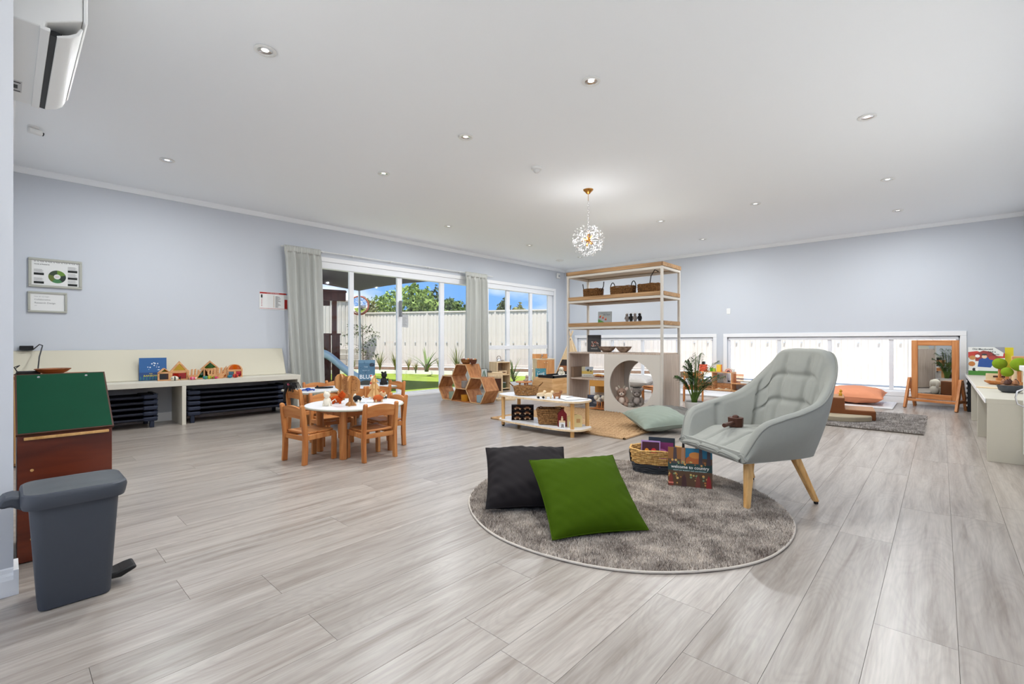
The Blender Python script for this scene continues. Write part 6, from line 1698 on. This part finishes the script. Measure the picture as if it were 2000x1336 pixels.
for x in (-0.16,0.145): kbox(K2,'side_panel',M_PALE,x,x+0.015,0.0,0.28,0,0.565)
for z in (0.03,0.30,0.55): kbox(K2,'shelf',M_PALEX,-0.145,0.145,0.004,0.28,z,z+0.015)
kbox(K2,'back_panel',M_TAUPE,-0.145,0.145,0.27,0.28,0.03,0.55)
def toyc(name, label, cat, x, y, z, rz, parts):
    t = thing(name, label, cat, (x,y,z), radians(rz))
    for n, m, mt in parts: m.build(n, mt, t, smooth=50)
    return t
p = K2.location; 
def kl(lx, ly, z, a=-10): a = radians(a); return (p[0]+lx*cos(a)-ly*sin(a), p[1]+lx*sin(a)+ly*cos(a), z)
q = kl(0.02,0.08,0.3155); toyc('toy_till','small pale wooden toaster with a slot on the cupboard shelf','toy',*q,-32,[('body',MB().box(-0.085,0.085,-0.03,0.03,0,0.075),M_PALEX),('slot',MB().box(-0.05,0.06,-0.032,-0.029,0.03,0.05),M_BRN)])  # toaster slot is a dark plate painting the shade of a gap
q = kl(-0.11,0.12,0.3155); toyc('toy_jar','small brown wooden jar beside the toaster','toy',*q,0,[('jar',MB().lathe([(0,0),(0.025,0),(0.025,0.06),(0,0.06)],16),M_CHAIR),('lid',MB().lathe([(0.027,0.06),(0.027,0.07),(0,0.072)],16),M_PALE)])
for k, (lx, mt, lb) in enumerate(((-0.08,c_('pot_sage',(0,0,0)),'pale green tin in the bottom of the play cupboard'),(0.05,c_('crate_green',(60,74,52)),'dark green crate in the bottom of the play cupboard'))):
    q = kl(lx,0.12,0.0455); toyc('storage_tin',lb,'tin',*q,-32,[('tin',MB().box(-0.055,0.055,-0.06,0.06,0,0.10),mt),('rim',MB().box(-0.058,0.058,-0.063,0.063,0.10,0.112),M_GREYALU)])
q = kl(-0.03,0.13,0.566)
t = thing('toy_kettle','little metal kettle with a big hoop handle on the cupboard','toy kettle',q,radians(-30))
MB().lathe([(0,0),(0.04,0),(0.045,0.02),(0.035,0.05),(0.015,0.06),(0,0.062)],22).build('kettle_body', M_CHROME, t, smooth=60); MB().tube([(0.04*cos(a),0,0.07+0.045*sin(a)) for a in [(-0.5+i*0.28) for i in range(16)]],0.005,7).build('hoop_handle', M_BRN, t, smooth=60); MB().cyl((0.04,0,0.02),(0.07,0,0.045),0.01,0.006).build('spout', M_CHROME, t, smooth=60)
q = kl(0.07,0.13,0.566)
toyc('toy_saucepan','small metal saucepan next to the kettle','toy pan',*q,0,[('pan',MB().lathe([(0,0),(0.032,0),(0.034,0.035),(0.03,0.035),(0.028,0.004),(0,0.004)],20),M_CHROME),('handle',MB().cyl((0.03,0,0.028),(0.075,0,0.03),0.005),M_CHROME)])
K3 = thing('play_sink', 'pale wood play sink cabinet with tap and two doors', 'play kitchen', (7.80,6.20,0), radians(-34))
kbox(K3,'body',M_PALE,-0.2,0.2,0.0,0.3,0.0,0.585); kbox(K3,'worktop',M_PALEX,-0.21,0.21,-0.01,0.31,0.585,0.602); kbox(K3,'splashback',M_RUB,-0.21,0.13,0.28,0.30,0.602,0.70)
for s in (-1,1):
    d = kbox(K3,'door',M_RUB,min(s*0.005,s*0.19),max(s*0.005,s*0.19),-0.014,-0.001,0.03,0.575); MB().ball((s*0.03,-0.02,0.52),0.011).build('knob', M_PALE, d, smooth=60)
MB().tube([(-0.01,0.27,0.602),(-0.01,0.27,0.66),(-0.01,0.25,0.685),(-0.01,0.20,0.68),(-0.01,0.18,0.655)],0.010,10).build('tap', M_CHROME, K3, smooth=60); MB().lathe([(0.09,0.603),(0.092,0.606),(0.08,0.606),(0.075,0.603)],24,(-0.01,0.13,0)).build('basin_rim', M_CHROME, K3, smooth=60)
# low wooden box table with a dark tray, stool and bunnies
WBX = thing('wooden_box_table', 'honey wood storage box with chamfered end near play sink', 'storage box', (6.68,5.16,0))
MB().prism([(0.0,0.0),(0.47,0.0),(0.47,0.20),(0.40,0.30),(0.0,0.30)], 0.0, 0.018, 'x').build('end_board', wood('ash_y',(202,152,96),(226,182,130),'y',6,8,0.45), WBX, bevel=0.002)
MB().box(0.018,0.9,0.0,0.018,0.0,0.295).build('front_board', wood('ash_x',(206,156,100),(230,188,136),'x',6,8,0.45), WBX, bevel=0.002)
MB().box(0.018,0.9,0.38,0.40,0.0,0.295).build('rear_board', _M['ash_x'], WBX); MB().box(0.88,0.9,0.018,0.38,0,0.295).build('far_board', _M['ash_y'], WBX); MB().box(0.018,0.88,0.018,0.38,0.27,0.285).build('lid', M_PALEX, WBX)
t = thing('dark_tray', 'long black tray on the honey wood box', 'tray', (7.16,5.36,0.296))
MB().box(-0.40,0.40,-0.17,0.17,0,0.012).build('tray_base', M_DARK, t); MB().box(-0.41,-0.39,-0.18,0.18,0,0.05).box(0.39,0.41,-0.18,0.18,0,0.05).box(-0.41,0.41,-0.18,-0.165,0,0.05).box(-0.41,0.41,0.165,0.18,0,0.05).build('tray_wall', M_DARK, t); MB().box(-0.412,0.412,-0.182,-0.163,0.05,0.056).build('tray_rim', M_WHITE, t)
plush('cream bunny plush sitting in the black tray by the tipi', (7.25,5.38,0.310), radians(-45), M_FELTW, M_FELTW, 'bunny', 0.62)
t = thing('round_stool', 'small round wooden stool left of the honey wood box', 'stool', (6.62,5.78,0))
MB().lathe([(0,0.20),(0.15,0.20),(0.158,0.208),(0.15,0.222),(0,0.222)],32).build('stool_seat', M_CHAIRX, t, smooth=40)
for k in range(3): a = k*2.09+0.5; MB().cyl((0.11*cos(a),0.11*sin(a),0),(0.08*cos(a),0.08*sin(a),0.2),0.017).build('leg', M_CHAIR, t, smooth=40)
plush('small beige bunny lying on the round wooden stool', (6.66,5.74,0.222), radians(-100), c_('plush_beige',(178,160,146),0.95), M_FELTW, 'bunny', 0.42)
t = thing('wooden_toy_rack', 'pale wooden frame toy on the floor before the cooker', 'toy', (5.60,5.30,0), radians(-30))
MB().box(-0.16,0.16,-0.07,0.07,0,0.035).build('tray_base', M_PALEX, t, bevel=0.004)
for x in (-0.12,-0.04,0.06): MB().bar((x,0,0.03),(x+0.07,0,0.13),0.02,0.016).build('slanted_peg', M_PALE, t)
# tipi in the corner
TP = thing('play_tipi', 'small striped fabric tipi tent in the far corner', 'tent', (8.86,6.30,0), radians(20))
M_TIPI = c_('tipi_canvas',(206,178,140),0.9); M_TIPID = c_('tipi_dark',(50,42,38),0.9); M_TIPIB = c_('tipi_brown',(150,96,62),0.9)
def tp(k, z): 
    a = radians(45+90*k); r = 0.50*(1-z/1.08); return (r*cos(a), r*sin(a), z)
for k in range(4):
    m = MB(); zz = [0,0.16,0.30,0.42,0.56,0.70,0.85,1.0]
    for i in range(7):
        m.mat(1 if (i in (1,3) or (k == 2 and i < 4 and i != 2)) else (2 if i in (2,) else 0)); m.add([tp(k,zz[i]),tp(k+1,zz[i]),tp(k+1,zz[i+1]),tp(k,zz[i+1])],[(0,1,2,3)])
    m.build('canvas_side', [M_TIPI,M_TIPID,M_TIPIB], TP)
    a, b = Vector(tp(k,0)), Vector(tp(k,1.0)); d = b-a
    MB().cyl(a, a+d*1.22, 0.011).build('pole', M_PALE, TP, smooth=40)
# ------------------------------------------------------------------ play corner by the back wall
CS = thing('cube_shelf', 'stepped open birch cube shelf against the back wall', 'shelf', (9.20,2.30,0))
def cs(n, *b): return MB().box(*b).build(n, M_RUBX, CS, bevel=0.002)
cs('base_board',0,0.27,0,1.27,0.035,0.05); cs('high_top',0,0.27,0.58,1.27,0.375,0.39); cs('low_top',0,0.27,0,0.59,0.175,0.19)
for y, z1 in ((0.0,0.175),(0.28,0.175),(0.58,0.375),(0.93,0.375),(1.255,0.375)): cs('upright',0,0.27,y,y+0.015,0.035,z1)
cs('plinth',0.02,0.25,0.02,1.25,0,0.035); cs('back_rail',0.255,0.268,0.6,1.25,0.05,0.16)
MB().box(0.10,0.108,0.40,0.58,0.19,0.36).build('acrylic_panel', acrylic('acrylic_blush',(238,214,200)), CS)
def wc(name, label, cat, x, y, z, parts, rz=0, bev=0.003):
    t = thing(name, label, cat, (x,y,z), radians(rz))
    for n, m, mt in parts: m.build(n, mt, t, bevel=bev)
    return t
wc('toy_crate','red orange slatted toy crate on the cube shelf','crate',9.30,3.44,0.391,[('slat',MB().box(-0.05,0.05,-0.065,0.065,0.0+0.045*k,0.04+0.045*k),c_('coral_red',(226,92,60))) for k in range(3)])
wc('mirror_cube','little mirrored cube on top of the red crate','block',9.30,3.43,0.524,[('cube',MB().box(-0.026,0.026,-0.026,0.026,0,0.052),mat('cube_mirror',(170,186,196),0.15,metal=0.8)),('cube_edge',MB().box(-0.028,-0.026,-0.028,0.028,-0.0,0.054),M_INK)],bev=0)
wc('translucent_block','bright green translucent block beside the yellow one','block',9.30,3.28,0.391,[('block',MB().box(-0.03,0.03,-0.022,0.022,0,0.07),c_('lime_green',(90,170,30),0.3)),('cap',MB().box(-0.03,0.03,-0.022,0.022,0.0705,0.075),M_YEL)])
wc('translucent_block','pale green translucent block in front of the yellow one','block',9.27,3.22,0.391,[('block',MB().box(-0.025,0.025,-0.022,0.022,0,0.06),c_('lime_pale',(170,200,60),0.3)),('cap',MB().box(-0.025,0.025,-0.022,0.022,0.0605,0.064),M_GRN)])
wc('translucent_block','tall yellow box with orange side on the cube shelf','block',9.31,3.14,0.391,[('block',MB().box(-0.04,0.04,-0.04,0.04,0,0.135),c_('sun_yellow',(246,208,72),0.4)),('side',MB().box(-0.04,0.04,-0.043,-0.0405,0,0.135),M_ORANGE)])
t = thing('rainbow_stacker','small nested rainbow arch toy on the cube shelf','toy',(9.30,2.96,0.391),radians(-90))
for k, mt in enumerate((c_('slate',(70,96,110)),M_RED,M_FELTW,c_('rose',(200,100,90)),M_FELTW)):
    r0 = 0.016+0.012*k; MB().prism([(r0*cos(a),r0*sin(a)) for a in [pi*i/12 for i in range(13)]]+[((r0+0.0115)*cos(a),(r0+0.0115)*sin(a)) for a in [pi*(12-i)/12 for i in range(13)]],-0.03,0.03,'y').build('arch', mt, t, smooth=30)
t = thing('toy_block','small white cube beside the rainbow toy','block',(9.36,2.90,0.391)); MB().box(-0.022,0.022,-0.022,0.022,0,0.05).build('cube',M_WHITE,t,bevel=0.003); MB().box(-0.014,0.014,-0.014,0.014,0.05,0.056).build('stud',M_WHITE,t)
t = thing('puzzle_board','wooden puzzle board inside the cube shelf','puzzle',(9.31,3.03,0.052),radians(-90)); MB().box(-0.16,0.16,-0.09,0.09,0,0.012).build('board',M_PALEX,t,bevel=0.002)
for k in range(6): MB().box(-0.13+0.045*k,-0.098+0.045*k,-0.03,0.04,0.012,0.024).build('piece',(M_FELTW,M_FELTB,M_CHAIRX)[k%3],t,bevel=0.003)
t = thing('book_stack','thick pale board book lying on the low shelf step','book',(9.28,2.58,0.192),radians(4)); MB().box(-0.09,0.09,-0.15,0.15,0.0,0.006).build('back_cover',M_FELTB,t); MB().box(-0.085,0.085,-0.145,0.145,0.006,0.036).build('pages',M_GLASSPRINT,t); MB().box(-0.09,0.09,-0.15,0.15,0.036,0.042).build('front_cover',c_('greige_cover',(168,160,140)),t)
t = thing('toy_beaker','small yellow topped beaker lying by the cube shelf','toy',(9.0,3.42,0.031),0.6); MB().cyl((0,0,0.03),(0.06,0.05,0.03),0.03,0.024,16).build('cup',M_WHITE,t,smooth=40); MB().cyl((-0.02,-0.017,0.03),(0.0,0.0,0.03),0.031,n=16).build('lid',M_YEL,t,smooth=40)
# foam steps
M_FOAM = mat('foam_brown',(112,62,26),0.5,spec=0.3); M_FOAMT = mat('foam_tan',(160,116,78),0.5,spec=0.3); M_FOAML = mat('foam_beige',(158,146,124),0.6,spec=0.2)
FS = thing('foam_steps','brown vinyl soft play steps on the grey shaggy rug','foam steps',(6.93,0.56,0.026),radians(8))
MB().prism([(0.0,0.0),(0.62,0.0),(0.62,0.255),(0.30,0.255),(0.30,0.115),(0.0,0.115)], 0.0, 0.46, 'x').build('step_body', M_FOAM, FS, bevel=0.012)
MB().box(0.006,0.454,0.006,0.294,0.113,0.118).build('tread', M_FOAMT, FS, bevel=0.003); MB().box(0.006,0.454,0.306,0.614,0.253,0.258).build('tread', M_FOAMT, FS, bevel=0.003)
FA = thing('foam_arc','flat beige curved foam base in front of the steps','foam block',(6.92,0.60,0.026),radians(8))
MB().prism([(0.0,0.0),(0.0,0.62)]+[(-0.27*sin(pi*(0.08+0.84*k/14)),0.62-0.62*k/14) for k in range(15)],0.0,0.062).build('foam_base',M_FOAML,FA,bevel=0.01)
MB().prism([(-0.002,0.004),(-0.002,0.616)]+[(-0.255*sin(pi*(0.08+0.84*k/14)),0.61-0.60*k/14) for k in range(15)],0.0615,0.0635).build('foam_cover',M_FOAML,FA)
plush('cream plush peeking out behind the armchair near the steps', (7.28,1.34,0.03), radians(-90), M_FELTW, c_('deer_cream',(0,0,0)), 'bunny', 1.0)
critter('tiny black and white toy on the brown foam steps', 7.12, 1.05, 0.285, 30, M_FELTW, M_BLK, 0.7)
critter('tiny golden toy animal on the brown foam steps', 7.12, 0.93, 0.285, 30, c_('gold_toy',(200,150,40)), _M['gold_toy'], 0.7, up=True)
# floor mirror
MR = thing('floor_mirror','wooden framed floor mirror on splayed feet by the window','mirror',(9.02,0.065,0),radians(162+90))
M_MW = wood('mirror_wood',(178,110,60),(204,140,88),'z',8,10,0.4); M_MWX = wood('mirror_wood_x',(178,110,60),(204,140,88),'x',8,10,0.4)
W2, Z0, Z1, FB = 0.265, 0.135, 0.985, 0.075
tl = radians(-4)
def mf(n, mt, *b): return MB().box(*b).build(n, mt, MR, bevel=0.004)
for s in (-1,1): mf('frame_stile', M_MW, min(s*W2,s*(W2-FB)), max(s*W2,s*(W2-FB)), -0.015, 0.015, Z0, Z1)
for z in (Z0,Z1-FB): mf('frame_rail', M_MWX, -W2+FB, W2-FB, -0.015, 0.015, z, z+FB)
mf('mirror_glass', mat('mirror_glass',(228,230,230),0.02,metal=1.0), -W2+FB-0.003, W2-FB+0.003, -0.006, 0.004, Z0+FB-0.003, Z1-FB+0.003)
for s in (-1,1):
    x = s*(W2+0.022)
    MB().bar((x,-0.17,0.0),(x,-0.012,0.43),0.03,0.055).build('foot_leg', M_MW, MR, bevel=0.003); MB().bar((x,0.17,0.0),(x,0.012,0.43),0.03,0.055).build('foot_leg', M_MW, MR, bevel=0.003)
    MB().box(x-0.012,x+0.012,-0.10,0.10,0.11,0.15).build('foot_brace', M_MW, MR)
MB().box(-W2-0.02,W2+0.02,-0.125,-0.10,0.10,0.135).build('stretcher', M_MWX, MR, bevel=0.003)

# ------------------------------------------------------------------ farm toys on the right bench
RZ = 0.506
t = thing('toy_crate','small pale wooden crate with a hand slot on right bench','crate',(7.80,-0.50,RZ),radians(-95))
MB().box(-0.11,0.11,-0.06,-0.052,0,0.085).build('front_board',M_PALEX,t,bevel=0.002); MB().box(-0.05,0.05,-0.0615,-0.0598,0.045,0.065).build('slot_shade_plate',M_BRN,t)  # dark plate paints the shade inside a hand slot
MB().box(-0.11,0.11,0.052,0.06,0,0.085).build('back_board',M_PALEX,t); 
for x in (-0.11,0.102): MB().box(x,x+0.008,-0.052,0.052,0,0.085).build('side_board',M_PALEX,t)
MB().box(-0.1,0.1,-0.05,0.05,0.0,0.008).build('bottom_board',M_PALEX,t)
M_GBALL = mat('felt_ball_green',(124,150,40),0.95,spec=0.05,bump=0.5,bscale=200,var=0.2,vscale=20)
for lb, x, y, zb, zc, r in (('green felt ball tree on a brown cup above the crate',7.62,-0.49,0.506,0.715,0.062),('small green felt ball tree in front on right bench',6.95,-0.50,0.506,0.652,0.048),('large green felt ball tree at the right bench edge',6.93,-0.585,0.506,0.732,0.068)):
    t = thing('ball_tree', lb, 'toy tree', (x,y,zb))
    MB().lathe([(0,0),(0.028,0),(0.036,0.05),(0,0.05)],18).build('cup',M_CHAIR,t,smooth=40); MB().cyl((0,0,0.05),(0,0,zc-zb-r*0.8),0.014).build('trunk',M_CHAIR,t,smooth=40); MB().ball((0,0,zc-zb),r,nu=22,nv=14).build('felt_ball',M_GBALL,t,smooth=60)
t = thing('grazing_bowl','dark grey bowl filled with wooden pieces on right bench','bowl',(6.12,-0.46,RZ))
MB().lathe([(0,0.002),(0.05,0),(0.075,0.02),(0.088,0.065),(0.084,0.066),(0.07,0.028),(0,0.02)],30).build('bowl',c_('bowl_slate',(70,74,80),0.5),t,smooth=50); MB().lathe([(0.083,0.055),(0.05,0.075),(0,0.082)],24).build('filling',mat('bowl_fill',(110,78,52),0.7,var=0.4,vscale=30,bump=0.8,bscale=40),t,smooth=60)
for k in range(5):
    a = k*1.3; v = thing('wooden_cone', ('leftmost','front','middle','rear','right')[k]+' brown wooden cone in the dark grey bowl','toy',(6.12+0.04*cos(a),-0.46+0.04*sin(a),RZ+0.075),a,group='cones in the grey bowl')
    MB().lathe([(0,0),(0.024,0.004),(0.02,0.022),(0.008,0.04),(0,0.043)],12).build('cone',M_CAR if k%2 else M_BRN,v,smooth=40); MB().ball((0,0,0.043),0.005).build('tip',M_BRN,v)
t = thing('cutting_board','thin pale wooden board lying on the right bench','board',(6.55,-0.40,RZ),radians(70)); MB().prism(rrect(0.14,0.05,0.02),0,0.008).build('board',M_PALEX,t,smooth=30); MB().lathe([(0.008,0.008),(0.008,0.009),(0,0.009)],12,(-0.11,0,0)).build('hole_shade_disc',M_BRN,t)  # dark disc paints the shade of a hanging hole
t = thing('wooden_ring_stack','stacked pale wooden slices on the right bench','toy',(6.62,-0.50,RZ),0)
for k in range(3): MB().lathe([(0,0.013*k),(0.06-0.01*k,0.013*k),(0.06-0.01*k,0.012+0.013*k),(0,0.012+0.013*k)],20).build('slice',(M_PALE,M_CHAIR,M_PALE)[k],t,smooth=30)
t = thing('wooden_boat','brown carved leaf shaped wooden dish near the crate','dish',(7.15,-0.43,RZ),radians(60)); MB().lathe([(0,0.002),(0.03,0),(0.06,0.025),(0.065,0.04),(0.06,0.04),(0.03,0.012),(0,0.01)],24,sx=1.5,sy=0.8).build('dish',M_CHAIR,t,smooth=60); MB().ball((0.02,0,0.03),0.02,(1.4,0.8,0.8)).build('contents',M_FELTB,t,smooth=60)
t = thing('toy_barn','wooden toy barn panel standing behind the green ball trees','toy house',(7.45,-0.68,RZ),radians(-90)); MB().prism([(-0.11,0),(0.11,0),(0.11,0.3),(-0.11,0.3)],-0.02,0.02,'y').build('barn_wall',M_RUBX,t,bevel=0.003); MB().box(-0.04,0.04,-0.022,-0.0205,0,0.14).build('barn_door',M_PALE,t)
t = thing('wooden_peg','small white wooden peg figure in front of the toy barn','toy',(7.2,-0.57,RZ)); MB().lathe([(0,0),(0.018,0),(0.018,0.2),(0.01,0.23),(0,0.235)],14).build('body',M_PALE,t,smooth=40); MB().ball((0,0,0.25),0.02).build('head',M_FELTW,t,smooth=60)
critter('yellow toy duck beside the farm picture book', 7.85, -0.585, RZ, 90, M_YEL, M_YEL, 1.0, up=True)

# fixings so that nothing hovers
bpy.context.view_layer.update()
